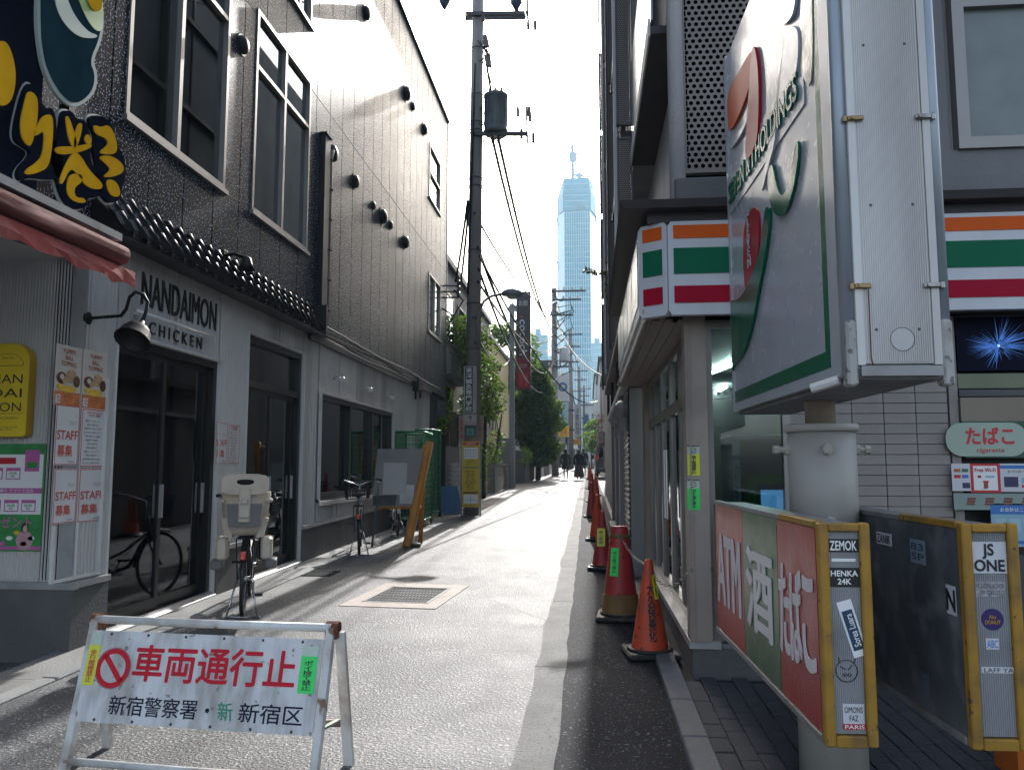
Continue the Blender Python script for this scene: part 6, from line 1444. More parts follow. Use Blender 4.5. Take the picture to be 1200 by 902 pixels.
# chain from cone to column
def chain(a, b, sag, label, n=46, r=.009, t=.0028):
    m = MB(); a, b = Vector(a), Vector(b); L = (b-a).length; d = (b-a).normalized()
    for i in range(n):
        s = (i+.5)/n; c = a.lerp(b, s)-Z*sag*4*s*(1-s); ax = (Vector((0,0,1)) if i%2 else d.cross(Z).normalized())
        k = L/n*.72; m.tube([c+d*k*math.cos(q*math.pi/3)+ax*r*math.sin(q*math.pi/3) for q in range(6)], t, 4, True)
    return single('chain', m, mat('chain_steel', (.2,.2,.2), .4, metal=.8, var=.2), label, 'chain')
chain((p2.x, p2.y+.05, .86), (p.x, p.y+.1, .74), .05, 'thin chain linking the two nearest traffic cones', 34)
chain((p.x, p.y+.1, .72), (.66, YF-.06, .80), .12, 'thin chain running from the nearest cone to the tan column', 18)
chain((.786, YF-.06, .80), (ax0+PX, PY+.6, .92), .04, 'thin chain running from the tan column to the red lightbox', 26)
# ================================================================== UTILITY POLES, CABLES, STREET LAMP
pole_m = mat('concrete_pole', (.25,.225,.21), .7, var=.1, scale=2, bump=.15, bscale=30, dirt=(.15,.14,.135), dscale=2, damt=.5, streak=True)
steel_d = mat('steel_dark', (.06,.06,.065), .5, metal=.4, var=.15)
insul = mat('insulator', (.10,.07,.06), .3, var=.1)
trafo_m = mat('transformer_grey', (.10,.12,.125), .5, var=.1, dirt=(.05,.05,.05), dscale=4)
P1 = at_g(552, 603); P1 = Vector((P1.x, P1.y, G(P1.y)))
def p1(u, v, dy=0): return at_y(u, v, P1.y+dy)
up1 = thing('utility_pole', 'nearest concrete utility pole carrying the transformer, street lamp and school sign', 'utility pole', P1)
H = 13.5
part('pole_shaft', sm(MB().tube([(0,0,-.2),(.06,0,H*.5),(.12,0,H)], [.19,.165,.14], 18)), pole_m, up1)
m = MB()
for k in range(26):
    z = 2.6+k*.42; s = 1 if k%2 else -1; m.tube([(s*.15,0,z),(s*.26,0,z),(s*.27,0,z+.03)], .008, 4)
part('step_bolt', m, steel_d, up1)
m = MB()
for z in (3.9, 5.0, 6.3, 7.9, 8.1, 9.3, 9.5, 10.2, 11.4): m.tube([(.185*math.cos(2*math.pi*i/14)+.12*z/H, .185*math.sin(2*math.pi*i/14), z) for i in range(14)], .012, 4, True)
part('band', m, steel_d, up1)
def l1_(u, v, dy=0): return p1(u, v, dy)-P1
m = MB().bar(l1_(545,17,-.2), l1_(620,16,-.2), .09, .09).bar(l1_(545,22,.2), l1_(616,21,.2), .07, .07).bar(l1_(618,0,-.2), l1_(619,28,-.2), .05)
part('crossarm', m, steel_d, up1)
m = MB().bar(l1_(555,157,-.18), l1_(618,157,-.18), .09, .09).bar(l1_(617,125,-.18), l1_(618,168,-.18), .05).bar(l1_(556,147,-.1), l1_(566,146,-.1), .05).bar(l1_(556,127,-.1), l1_(566,127,-.1), .05)
part('crossarm', m, steel_d, up1)
for (u, v) in ((619,29),(607,131),(620,131),(611,157),(625,162),(621,137),(627,30),(566,20),(606,8)):
    c = l1_(u, v, -.2); part('insulator', sm(MB().lathe([(.02,-.13),(.05,-.10),(.03,-.06),(.055,-.03),(.03,.0),(.055,.03),(.03,.06),(.05,.09),(.02,.13)], c, 10)), insul, up1)
tf = thing('transformer', 'grey drum transformer mounted on the nearest utility pole', 'transformer', p1(581, 158, -.05), 0)
rT = (p1(595,140,-.05)-p1(567,140,-.05)).length/2; hT = (p1(581,110,-.05)-p1(581,158,-.05)).length
part('tank', sm(MB().lathe([(rT*.9,0),(rT,.03),(rT,.1),(rT*.96,.12),(rT*.96,hT-.14),(rT*1.02,hT-.12),(rT*1.02,hT-.05),(rT*.7,hT),(.05,hT+.02)], (0,0,0), 24)), trafo_m, tf)
m = MB()
for k in range(14): a = 2*math.pi*k/14; d = Vector((math.cos(a), math.sin(a), 0)); m.bar(d*rT*.97+Z*.2, d*rT*.97+Z*(hT-.2), .015, .05)
part('cooling_rib', m, trafo_m, tf)
for k in (-1, 0, 1): part('bushing', sm(MB().lathe([(.03,0),(.05,.03),(.03,.06),(.05,.09),(.02,.13)], (k*.14, -.05, hT), 8)), insul, tf)
m = sm(MB())
for k in range(4): m.tube([(-.2+k*.14,-.05,-.0),(-.2+k*.14,-.08,-.1),(-.3+k*.1,-.1,-.22)], .02, 5)
part('lead', m, black, tf)
def cable(a, b, sag, r, label, m=None, n=16, grp='overhead cables', wob=0):
    a, b = Vector(a), Vector(b); r *= 1.4
    pts = [a.lerp(b, i/n)-Z*sag*4*(i/n)*(1-i/n) for i in range(n+1)]
    return single('overhead_cable', MB().tube(pts, r, 5), m or black, label, 'cable', grp)
# fuse cutouts and looping leads near the pole top
for k in range(5):
    single('jumper_lead', sm(MB().tube([p1(560+k*3,48,-.2), p1(566+k*2,56+k*3,-.35), p1(572+k,66+k*3,-.2), p1(562+k*3,72+k*2,-.2)], .02, 5)), black, ['uppermost','second','third','fourth','lowest'][k]+' looping black lead beside the nearest pole above the transformer', 'cable', 'looping leads on the nearest pole')
for k, (u, v) in enumerate([(570,70),(568,47)]): single('fuse_cutout', MB().cyl(p1(u,v-5,-.3), p1(u+3,v+8,-.3), .06, n=8), insul, ['lower dark fuse body hanging beside the nearest pole', 'upper dark fuse body hanging beside the nearest pole'][k], 'fuse')
for k, (u, v) in enumerate([(521,-4),(605,-2)]): single('cable_insulator', sm(MB().lathe([(.02,-.3),(.12,-.12),(.13,.05),(.05,.2),(.02,.5)], p1(u,v,-3), 8)), mat('insulator_blue', (.04,.05,.12), .4), ['dark blue cable fitting hanging at the top edge left of the pole', 'dark blue cable fitting hanging at the top edge right of the pole'][k], 'cable fitting')
# street lamp arm
sl = thing('street_lamp', 'grey street lamp on a curved arm fixed to the nearest utility pole', 'street lamp', p1(557, 402, -.15))
L = lambda u, v: p1(u, v, -.25)-sl.location
part('arm', sm(MB().tube([L(559,402),L(560,380),L(562,364),L(567,353),L(576,347),L(590,344)], .035, 8)), mat('lamp_grey', (.25,.26,.27), .4, metal=.3), sl)
hd = L(588, 345); 
mm = Matrix.Rotation(R(-6), 4, 'Y')
part('lamp_head', sm(MB().tube([hd+Vector((0,0,.0)), hd+Vector((.1,0,.03)), hd+Vector((.25,0,.03)), hd+Vector((.42,0,-.01)), hd+Vector((.50,0,-.05))], [.05,.09,.12,.10,.03], 12)), mat('lamp_grey', (.25,.26,.27), .4), sl)
part('lens', sm(MB().ball(hd+Vector((.27,0,-.06)), (.16,.09,.07), 10, 6)), mat('lamp_lens', (.5,.52,.5), .2), sl)
part('clamp', MB().box((-.02,-.05,-.03),(.06,.12,.03)).bar(L(559,372), L(553,372), .04), steel_d, sl)
# signs on the pole
def pole_sign(name, lab, u0, u1, v0, v1, bg, dy=-.22, cat='sign'):
    a, b = p1(u0, v1, dy), p1(u1, v0, dy); w, h = b.x-a.x, b.z-a.z
    return (*poster(name, lab, Vector(((a.x+b.x)/2, a.y, (a.z+b.z)/2)), X, Z, w, h, bg, cat, th=.012), w, h)
t, prt, tx, w, h = pole_sign('school_sign', 'tall white sign with a black strip of white characters on the nearest pole', 543.5, 558.5, 429, 484, mat('sign_pale', (.45,.44,.43), .5))
prt(-w*.10, h*.5, w*.62, h*.96, print_black); tx('東\n洋\n鍼\n灸\n専\n門\n学\n校', -w*.10, h*.5, w*.50, h*.93, print_white, .018, lines=1.0, k=2)
tx('新\n宿\n駅\n徒\n歩\n三\n分', w*.32, h*.55, w*.12, h*.6, print_black, 0, k=2)
t, prt, tx, w, h = pole_sign('arrow_sign', 'pinkish direction sign with an upward arrow below the school sign', 543.5, 558.5, 485.5, 498, mat('sign_pinkish', (.48,.42,.41), .5))
tx('↑', 0, h*.68, w*.28, h*.45, print_black, .03, k=2); tx('この先五十米', 0, h*.2, w*.8, h*.2, print_red, .0, k=2)
t, prt, tx, w, h = pole_sign('address_plate', 'small dark green address plate on the nearest pole', 545, 558, 500, 512, mat('plate_green', (.02,.10,.09), .4))
tx('新宿区\n百人町', 0, h*.5, w*.7, h*.7, mat('plate_text', (.3,.55,.5), .5), .01, k=2)
nbd = thing('notice_board', 'yellow notice board with red heading and small maps in front of the nearest pole', 'notice board', Vector((p1(552,600,-.35).x, P1.y-.35, G(P1.y-.35))))
a, b = p1(540.5, 594, -.35)-nbd.location, p1(563, 517, -.35)-nbd.location
wN, hN = b.x-a.x, b.z-a.z; cxN = (a.x+b.x)/2
part('post', MB().box((a.x-.02,.0,0),(a.x+.015,.035,b.z+.03)).box((b.x-.015,.0,0),(b.x+.02,.035,b.z+.03)), galv, nbd)
part('panel', MB().box((a.x+.02,-.005,a.z),(b.x-.02,.012,b.z)), mat('notice_yellow', (.78,.52,.03), .45, var=.05), nbd)
def nb_p(fa, fb, fw, fh, m, k=1): return part('print_patch', MB().box((cxN+wN*(fa-fw/2),-.005-.001*k,a.z+hN*(fb-fh/2)),(cxN+wN*(fa+fw/2),-.0055,a.z+hN*(fb+fh/2))), m, nbd)
nb_p(0,.965,.84,.045,print_red); nb_p(0,.82,.74,.17,print_white); nb_p(0,.60,.8,.018,print_green); nb_p(0,.22,.8,.02,print_black); nb_p(0,.12,.74,.14,print_white)
letters('お知らせ', nbd, (cxN,-.0075,a.z+hN*.965), X, Z, wN*.5, hN*.03, print_white); letters('工事のお知らせ', nbd, (cxN,-.0075,a.z+hN*.92), X, Z, wN*.7, hN*.02, print_red)
letters('歩行者の皆様へ\nご迷惑をおかけします\n自転車はおりて\n通行してください', nbd, (cxN,-.0075,a.z+hN*.67), X, Z, wN*.66, hN*.08, print_black)
letters('・作業時間 八時から\n・作業内容 配管\n・期間 三月まで\n・通行止め 夜間\n・迂回路 地図の通り\n・連絡先 下記\n・担当 土木課', nbd, (cxN-.02,-.0075,a.z+hN*.41), X, Z, wN*.6, hN*.30, print_black)
m = MB()
for k in range(5): m.box((cxN+wN*(-.3+.14*k),-.0078,a.z+hN*.75),(cxN+wN*(-.3+.14*k)+.006,-.007,a.z+hN*.89))
for k in range(3): m.box((cxN-wN*.33,-.0078,a.z+hN*(.77+.045*k)),(cxN+wN*.33,-.007,a.z+hN*(.774+.045*k)))
m.box((cxN-.004,-.0078,a.z+hN*.06),(cxN+.004,-.007,a.z+hN*.18)).box((cxN-wN*.3,-.0078,a.z+hN*.11),(cxN+wN*.3,-.007,a.z+hN*.114)); part('map_line', m, print_black, nbd)
letters('淀橋第四小学校', nbd, (cxN,-.0075,a.z+hN*.03), X, Z, wN*.7, hN*.018, print_red)

# second pole and farther ones
def util_pole(label, x, y, H, r, arms, drum=False, grp='utility poles up the alley'):
    t = thing('utility_pole', label, 'utility pole', (x, y, G(min(y,75))), 0, grp)
    part('pole_shaft', sm(MB().tube([(0,0,-.3),(0,0,H)], [r*1.15, r*.85], 12)), pole_m, t)
    for (z, x0, x1) in arms:
        part('crossarm', MB().box((x0,-.22,z-.05),(x1,-.12,z+.05)), steel_d, t); m = sm(MB()); n = 4
        for k in range(n): m.lathe([(.03,0),(.07,.05),(.04,.1),(.07,.15),(.03,.22)], (x0+(x1-x0)*(k+.5)/n, -.17, z+.05), 7)
        part('insulator', m, mat('insulator_pale', (.4,.38,.36), .4), t)
    if drum:
        part('transformer_drum', sm(MB().lathe([(.3,0),(.32,.1),(.32,.8),(.2,.9)], (.62,-.1,H-2.1-2.6), 14)), mat('drum_pale', (.42,.43,.43), .5), t)
        m = sm(MB()); random.seed(5)
        for k in range(9): z = H-.5-k*.5; m.tube([(0,-.2,z),(rnd(.2,.5),-.3,z-rnd(.1,.5)),(rnd(.5,1.1),-.3,z-rnd(-.2,.3)),(rnd(.6,1.3),-.2,z-rnd(.5,1.0)),(.15,-.2,z-1.2)], .03, 5)
        part('hanging_loop', m, black, t)
    return t
P2 = Vector((at_y(650,440,50).x, 50, G(50)))
util_pole('second utility pole with a pale drum and tangled loops beside the conifer', P2.x, 50, at_y(650,338,50).z-G(50), .20, [(at_y(650,342,50).z-G(50), -.2, 2.0), (at_y(650,352,50).z-G(50), -.1, 1.7), (at_y(650,370,50).z-G(50), -.4, 1.2), (at_y(650,430,50).z-G(50), -.5, .9)], True)
m = sm(MB()).tube([(0,0,0),(.3,-.1,-.1),(.9,-.1,-.0),(1.5,-.1,.12)], .05, 6)
for (u, y, v, lb, arms) in [(668.5, 72, 386, 'third utility pole up the alley, slim against the tower', True), (678.5, 98, 430, 'fourth utility pole up the alley', True), (684, 125, 452, 'fifth, hazy utility pole far up the alley', True)]:
    q = at_y(u, v, y); h = q.z-G(min(y,75)); util_pole(lb, q.x, y, h, .19, [(h-.5,-.7,1.1),(h-1.6,-.6,.9),(h-3,-.8,.8)])
# overhead cables
for (u0,v0,y0,u1,v1,y1,sg,r,lb) in [
    (577,162,18.6, 641,372,49.8, .9,.03,'thick cable from under the transformer to the second pole, left of its pair'),
    (584,162,18.6, 648,388,49.8, .9,.03,'thick cable from under the transformer to the second pole, right of its pair'),
    (560,330,18.6, 648,408,49.8, .8,.022,'thin cable crossing in front of the black vertical sign'),
    (560,290,18.6, 647,430,49.8, 1.4,.03,'cable sagging below the black vertical sign towards the conifer'),
    (561,315,18.6, 646,450,49.8, 1.5,.025,'lowest cable sagging over the conifer'),
    (619,28,18.5, 655,345,49.8, .3,.008,'thin high wire from the top crossarm to the second pole'),
    (567,22,18.5, 652,345,49.8, .3,.008,'second thin high wire left of the first'),
    (619,28,18.5, 596,-60,10, .05,.010,'high wire leaving the top crossarm towards the viewer'),
    (547,18,18.5, 516,-60,10, .05,.012,'high wire running from the pole top over the dark roof edge'),
    (548,235,18.5, 534,330,20.5, .1,.022,'left one of two cables dropping from the pole to the wall bracket'),
    (550,235,18.5, 540,332,20.5, .1,.022,'right one of two cables dropping from the pole to the wall bracket'),
    (557,75,18.5, 548,345,18.6, -.0,.018,'cable running down the left of the pole shaft'),
    (570,75,18.5, 576,112,18.5, .0,.022,'short lead from the loops down to the transformer'),
    (650,345,49.8, 668,390,72, .4,.02,'first cable between the second and third poles'),
    (650,365,49.8, 668,400,72, .6,.025,'second cable between the second and third poles'),
    (650,400,49.8, 668,415,72, .8,.03,'third, sagging cable between the second and third poles'),
    (668,390,72, 679,433,98, .4,.025,'cable between the third and fourth poles'),
    (652,418,49.8, 622,450,42, .4,.025,'cable from the second pole over the conifer to the left house'),
    (650,390,49.8, 628,402,44, .2,.03,'crossing cable left of the second pole, below the tower'),
    (650,372,49.8, 706,440,30, .6,.02,'thin cable from the second pole to the right hand wall'),
    (598,352,33, 650,380,49.8, .5,.02,'cable from the steel sign post to the second pole'),
    (562,300,18.6, 700,470,44, 1.2,.02,'long thin cable crossing the alley towards the right wall'),
    (556,250,18.6, 652,352,49.8, 1.0,.02,'cable rising from mid pole to the top of the second pole'),
    (566,60,18.5, 650,338,49.8, .6,.010,'third thin high wire from the looping leads'),
    (560,395,18.6, 598,420,33, .5,.015,'thin cable from the nearest pole to the steel sign post')]:
    cable(at_y(u0,v0,y0), at_y(u1,v1,y1), sg, r, lb)
# bundled slack loop with pale cover left of second pole
single('cable_cover', sm(MB().tube([at_y(628,436,49.5), at_y(640,446,49.5), at_y(650,447,49.5), at_y(658,438,49.5)], .07, 7)), mat('cable_cover_pale', (.5,.5,.52), .5), 'pale sagging cable cover hanging at the second pole', 'cable cover')
# wall bracket insulators at the far corner of the dark building
br = thing('wall_bracket', 'insulator bracket on the far corner of the dark building', 'bracket', at_x(519, 335, XL))
for k in range(3): part('arm', MB().bar((0,0,-.16*k),(.42,.05,-.16*k), .04), steel_d, br); part('insulator', sm(MB().lathe([(.03,0),(.06,.04),(.03,.08),(.06,.12),(.03,.15)], (.42,.05,-.16*k+.01), 8)), insul, br)
single('wall_loop', sm(MB().tube([at_x(519,340,XL)+Vector((.3,0,0)), at_x(519,340,XL)+Vector((.55,0,-.3)), at_x(519,340,XL)+Vector((.3,0,-.7)), at_x(519,340,XL)+Vector((.0,0,-.5))], .025, 6)), black, 'black cable loop at the far corner of the dark building', 'cable')

# ================================================================== LEFT SIDE BEYOND THE DARK BUILDING
frontx = lambda y: -3.55+max(0, y-24)*.036
brick_m = mat('wall_block', (.22,.21,.20), .8, var=.18, scale=2, bump=.3, bscale=30, dirt=(.13,.125,.12), dscale=2)
tan_w = mat('tan_wall', (.36,.31,.27), .8, var=.08, scale=1.5, dirt=(.25,.22,.19), dscale=2)
def house(name, label, x0, x1, y0, y1, z1, m, roof='flat', wins_=(), loc_y=None, cat='building', extra=None):
    t = thing(name, label, cat, (x1, y0, G(min(y0,75))))
    part('wall', MB().box((x0,y0,G(min(y0,75))-.5),(x1,y1,z1)), m, t, True)
    part('roof', MB().box((x0-.1,y0-.12,z1),(x1+.12,y1+.1,z1+.18)), darkclad, t, True)
    for (a, b, zz0, zz1) in wins_:          # windows on the street face
        f = part('window', MB().box((x1+.001,a,zz0),(x1+.05,b,zz1)), bronze, t, True); part('pane', MB().box((x1+.051,a+.08,zz0+.08),(x1+.055,b-.08,zz1-.08)), g_dark, f, True)
    return t
hs = house('grey_house', 'pale grey house with windows and a small balcony just beyond the dark building', -12, -4.05, 21.6, 27, 7.3, mat('render_pale', (.36,.35,.34), .8, var=.08, scale=1), wins_=[(22.2,23.6,5.0,6.5),(24.4,26,5.0,6.5),(22.2,23.6,2.4,3.8)])
m = MB()
for k in range(12): m.bar((-3.75,22+k*.2,4.05),(-3.75,22+k*.2,4.8), .02)
part('balcony_rail', m.box((-3.78,21.95,4.8),(-3.72,24.3,4.85)).box((-4.05,21.95,3.9),(-3.7,24.3,4.04)), steel_d, hs, True)
house('grey_house', 'second grey house with a flat dark rail roof behind the first trees', -14, -4.6, 28, 37, 8.1, greyw, wins_=[(29,30.5,5,6.5),(32,33.5,5,6.5)])
yb = house('yellow_building', 'cream yellow building with narrow windows behind the street trees', -12, -5.0, 38, 50, 8.0, mat('cream_yellow', (.52,.40,.20), .8, var=.06, scale=1))
for k in range(4): part('window', MB().box((-5.001+.002,39+k*1.3,3.4),(-4.97,39.5+k*1.3,6.4)), g_dark, yb, True)
for k in range(3): part('window', MB().box((-9+k*1.5,37.95,4.4),(-8.3+k*1.5,37.998,6.2)), g_dark, yb, True)
# low walls and pillars; block walls built in courses
def block_wall(label, x0, x1, y0, y1, h, m=brick_m, grp='low block walls on the left', ch=.2, bw=.4):
    t = thing('block_wall', label, 'wall', ((x0+x1)/2, y0, G(y0)), 0, grp)
    part('core', MB().box((x0+.012,y0+.012,-.3+G(y0)),(x1-.012,y1-.012,G(y0)+h-.02)), grout, t, True)
    n = int(h/ch); c = 0
    for j in range(n):
        for face in ('front', 'side'):
            L0, L1 = (x0, x1) if face == 'front' else (y0, y1); s = L0-(bw/2 if j%2 else 0)
            while s < L1-.01:
                a, b = max(s, L0), min(s+bw, L1); s += bw
                if b-a < .04: continue
                z = G(y0)+j*ch
                bm2 = MB().box((a+.004,y0-.01,z+.004),(b-.004,y0+.012,z+ch-.004)) if face == 'front' else MB().box((x1-.012,a+.004,z+.004),(x1+.01,b-.004,z+ch-.004))
                part('block', bm2, m, t, True)
    part('coping', MB().box((x0-.03,y0-.03,G(y0)+n*ch),(x1+.03,y1+.02,G(y0)+n*ch+.06)), conc_wall, t, True)
    return t
block_wall('short brick pillar just behind the yellow notice board', -3.75, -3.42, 26.5, 27.1, 1.5, mat('brick_grey', (.2,.19,.185), .8, var=.25), ch=.1, bw=.22)
block_wall('low grey block wall between the brick pillar and the tall ribbed pier', -4.4, -3.35, 28.6, 33.5, 1.0)
pier = thing('pier', 'tall pale ribbed garden pier beside the gate on the left', 'pier', (-3.3, 34.6, G(34.6)))
m = MB().box((-.72,0,-.2),(.0,1.6,2.0))
for k in range(14): m.box((-.71+k*.05,-.02,-.1),(-.685+k*.05,0,2.0))
for k in range(30): m.box((.0,.03+k*.052,-.1),(.02,.055+k*.052,2.0))
part('pier_body', m, mat('pier_pale', (.36,.35,.33), .75, var=.08, dirt=(.25,.24,.22), dscale=2), pier); part('cap', MB().box((-.75,-.04,2.001),(.04,1.63,2.06)), conc_wall, pier)
for k, (y, hgt, lb) in enumerate([(38.5,1.5,'garden wall just beyond the ribbed pier'),(42.5,1.5,'second garden wall under the conifer'),(46.5,1.6,'third garden wall under the conifer, near the people'),(52,1.8,'farthest garden wall, beyond the second pole')]):
    block_wall(lb, frontx(y)-1.5, frontx(y), y, y+2.8, hgt, tan_w if k%2 else brick_m, bw=.6, ch=.3)
    g = thing('gate', 'dark gate beside the '+lb, 'gate', (frontx(y)-.2, y+2.9, G(y)), 0, 'dark gates along the left walls'); m = MB()
    for q in range(7): m.box((-.02,.05+q*.14,0),(.02,.09+q*.14,1.3))
    part('gate_bars', m.box((-.03,0,1.3),(.03,1.0,1.36)).box((-.03,0,.1),(.03,1.0,.16)), blackframe, g)
ww = thing('boundary_wall', 'pinkish rendered boundary wall with a brown panel behind the tub stack', 'wall', (-3.9, 22.2, G(22.2)))
part('wall', MB().box((-9,21.9,0),(-3.55,22.1,2.0)), tan_w, ww, True)
m = MB()
for k in range(18): part('fence_board', MB().box((-7.2+k*.2,21.84,2.02),(-7.02+k*.2,21.88,2.95)), mat('brown_board', (.11,.07,.05), .7, var=.3, scale=6), ww, True)
t, prt, tx, w, h = (*poster('beige_sign', 'beige notice sign with red characters standing behind the nearest pole', Vector((at_y(552,500,21).x, 21, at_y(552,503,21).z)), X, Z, at_y(566,500,21).x-at_y(537,500,21).x, .75, mat('beige_sign', (.42,.36,.30), .6), 'sign', th=.02), .65, .75)
tx('駐\n車\n場', -w*.38, h*.5, w*.1, h*.7, print_red, .02); tx('月\n極\n中', w*.38, h*.5, w*.1, h*.7, print_red, .02); tx('P', -w*.0, h*.8, w*.2, h*.2, print_black)
single('sign_post', MB().box((-2.9-.35,21.03,G(21)),(-2.86-.35,21.07,2.3)), galv, 'thin metal post holding the beige notice sign', 'post')
# steel post and black vertical sign
q = at_y(600, 356, 33)
spo = thing('steel_post', 'tall grey steel post carrying the black vertical sign', 'post', (q.x, 33, G(33)))
part('post', MB().bev((-.10,-.10,-.2),(.10,.10,q.z-G(33)), .02), mat('steel_post_grey', (.33,.34,.35), .5, var=.06), spo)
part('bracket', MB().box((.10,-.04,6.9),(.3,.04,6.98)).box((.10,-.04,4.9),(.3,.04,4.98)).box((-.15,-.13,q.z-G(33)-.35),(.2,-.101,q.z-G(33)-.1)), galv, spo)
a, b = at_y(605, 457, 33), at_y(622, 342, 33)
vs_ = thing('vertical_sign', 'black vertical shop sign with white looping letters and a red lower end', 'sign', (a.x, 33, a.z))
w, h = b.x-a.x, b.z-a.z
part('sign_box', MB().bev((0,-.12,0),(w,.12,h), .015), mat('sign_black', (.03,.025,.027), .3, var=.1), vs_)
part('red_field', MB().box((.02,-.124,.03),(w-.02,-.121,h*.32)), mat('sign_dim_red', (.28,.015,.03), .5), vs_)
letters('cococh', vs_, (w*.5,-.126,h*.53), -Z, X, h*.36, w*.5, mat('sign_letter_grey', (.65,.65,.67), .5), 'lettering', .02)
letters('お顔', vs_, (w*.5,-.126,h*.88), X, Z, w*.6, h*.06, mat('sign_letter_grey', (.45,.45,.47), .4)); letters('ココチ', vs_, (w*.5,-.126,h*.24), X, Z, w*.5, h*.04, mat('sign_letter_grey', (.45,.45,.47), .4))
part('red_dot', MB().ball((w*.4,-.124,h*.74), (.05,.004,.05)), print_red, vs_); letters('II', vs_, (w*.5,-.126,h*.1), X, Z, w*.5, h*.12, print_red, 'lettering', .05)

# ================================================================== TREES
bark = mat('bark', (.08,.055,.04), .9, var=.3, scale=15, bump=.6, bscale=40)
def tree(label, loc, blobs, trunk_h, r, leafmat, s, dens, limbs=5, cat='tree', name='tree', seed=1, grp=None):
    t = thing(name, label, cat, loc, 0, grp); rg = random.Random(seed)
    m = sm(MB()); m.tube([(0,0,-.1),(rg.uniform(-.1,.1),0,trunk_h*.5),(rg.uniform(-.15,.15),0,trunk_h)], [r, r*.8, r*.6], 8)
    part('trunk', m, bark, t)
    m = sm(MB())
    for (c, rr_) in blobs[:limbs]: c = Vector(c); m.tube([(0,0,trunk_h*.75), c*.5+Z*trunk_h*.45, c+Vector((0,0,-rr_[2]*.2))], [r*.5, r*.35, .015], 5)
    part('limb', m, bark, t)
    m = MB()
    for i, (c, rr_) in enumerate(blobs):
        vol = rr_[0]*rr_[1]*rr_[2]; n = int(dens*2.2*vol**.8)
        leaf_cloud(m, c, rr_, n, s, seed=seed*50+i)
    part('crown', m, leafmat, t); return t
def blobs(n, w, d, z0, z1, r, seed):
    rg = random.Random(seed); out = []
    for i in range(n):
        zz = z0+(z1-z0)*((i+.5)/n); k = math.sin(math.pi*min(.92, max(.12, (zz-z0)/(z1-z0))))
        for j in range(2): q = r*rg.uniform(.65,1.2); out.append(((rg.uniform(-w,w)*k, rg.uniform(-d,d)*k, zz+rg.uniform(-.2,.2)), (q, q, q*.75)))
    return out
leaf_d = mat('leaf_dark', (.05,.09,.03), .6, var=.5, scale=3, leaf=.36, spec=.2)
leaf_m = mat('leaf_mid', (.07,.12,.03), .6, var=.5, scale=4, leaf=.38, spec=.2)
leaf_y = mat('leaf_bright', (.16,.27,.03), .6, var=.4, scale=4, leaf=.45, spec=.2)
tree('bushy dark tree behind the nearest pole, beside the dark building', (-3.95, 24, G(24)), blobs(8, 1.0, .8, 1.7, 5.4, .62, 3), 2.6, .11, leaf_d, .075, 700, seed=3)
tree('green tree rising to the right of the nearest pole', (-3.35, 25.5, G(25.5)), blobs(6, .42, .5, 2.5, 4.6, .42, 5), 2.6, .08, leaf_m, .075, 560, seed=5)
tree('small loose tree in front of the steel post', (-3.6, 32, G(32)), blobs(6, .3, .4, 1.4, 4.4, .3, 8), 3.0, .05, leaf_m, .08, 480, seed=8)
tree('tall dense dark conifer hiding the foot of the black sign', (at_y(630,480,42).x, 42.3, G(42)), [((rnd(-.5,.5)*k, rnd(-.5,.5)*k, z), (.95*k+.15,.95*k+.15,.62)) for z in [1.3+i*.42 for i in range(11)] for k in [math.sin(math.pi*min(.88,max(.30,(z-.4)/6.0)))] for _ in range(2)], 4.5, .14, leaf_d, .10, 1000, seed=12)
tree('hazy green tree top behind the yellow building', (-5.6, 52, G(52)), blobs(6, 2.0, 1, 5, 9.6, 1.0, 15), 6.5, .15, leaf_m, .14, 300, seed=15)
tree('bright young tree far up the alley near the parked van', (.3, 78, G(75)), blobs(5, .9, .9, 1.6, 4.6, .7, 18), 2.6, .08, leaf_y, .14, 300, seed=18)
tree('reddish bare shrub leaning over the alley beside the van', (.75, 58, G(58)), blobs(5, .35, .4, .8, 4.2, .4, 19), 2.6, .05, mat('leaf_rust', (.22,.12,.04), .6, var=.4), .08, 300, seed=19)
def shrub(label, loc, w, h, mt, s=.05, n=500, seed=1):
    t = thing('shrub', label, 'shrub', loc, 0, 'shrubs along the left walls'); m = MB()
    for k in range(4): leaf_cloud(m, (rnd(-w,w)*.5, rnd(-w,w)*.4, h*(.35+.18*k)), (w*.6,w*.6,h*.3), n//4, s, seed=seed*9+k)
    part('leaves', m, mt, t); part('stem', sm(MB().tube([(0,0,0),(.05,0,h*.6)], [.03,.01], 5)), bark, t)
shrub('leafy shrub between the yellow notice board and the brick pillar', (-3.3, 25.2, G(25)), .22, 1.5, leaf_m, .04, 400, 2)
shrub('bright flowering shrub left of the nearest pole over the tubs', (-3.85, 21.2, G(21)+1.9), .22, .5, leaf_y, .05, 200, 3)
shrub('rounded green shrub spilling over the low block wall', (-3.75, 31, G(31)+.5), .55, 1.4, leaf_m, .06, 700, 4)
shrub('small bright shrub at the right foot of the ribbed pier', (-2.95, 37.2, G(37)+.7), .35, .9, leaf_y, .06, 300, 5)
shrub('hedge clump beneath the conifer', (-2.95, 43, G(43)+1.2), .7, 1.1, leaf_d, .08, 700, 6)

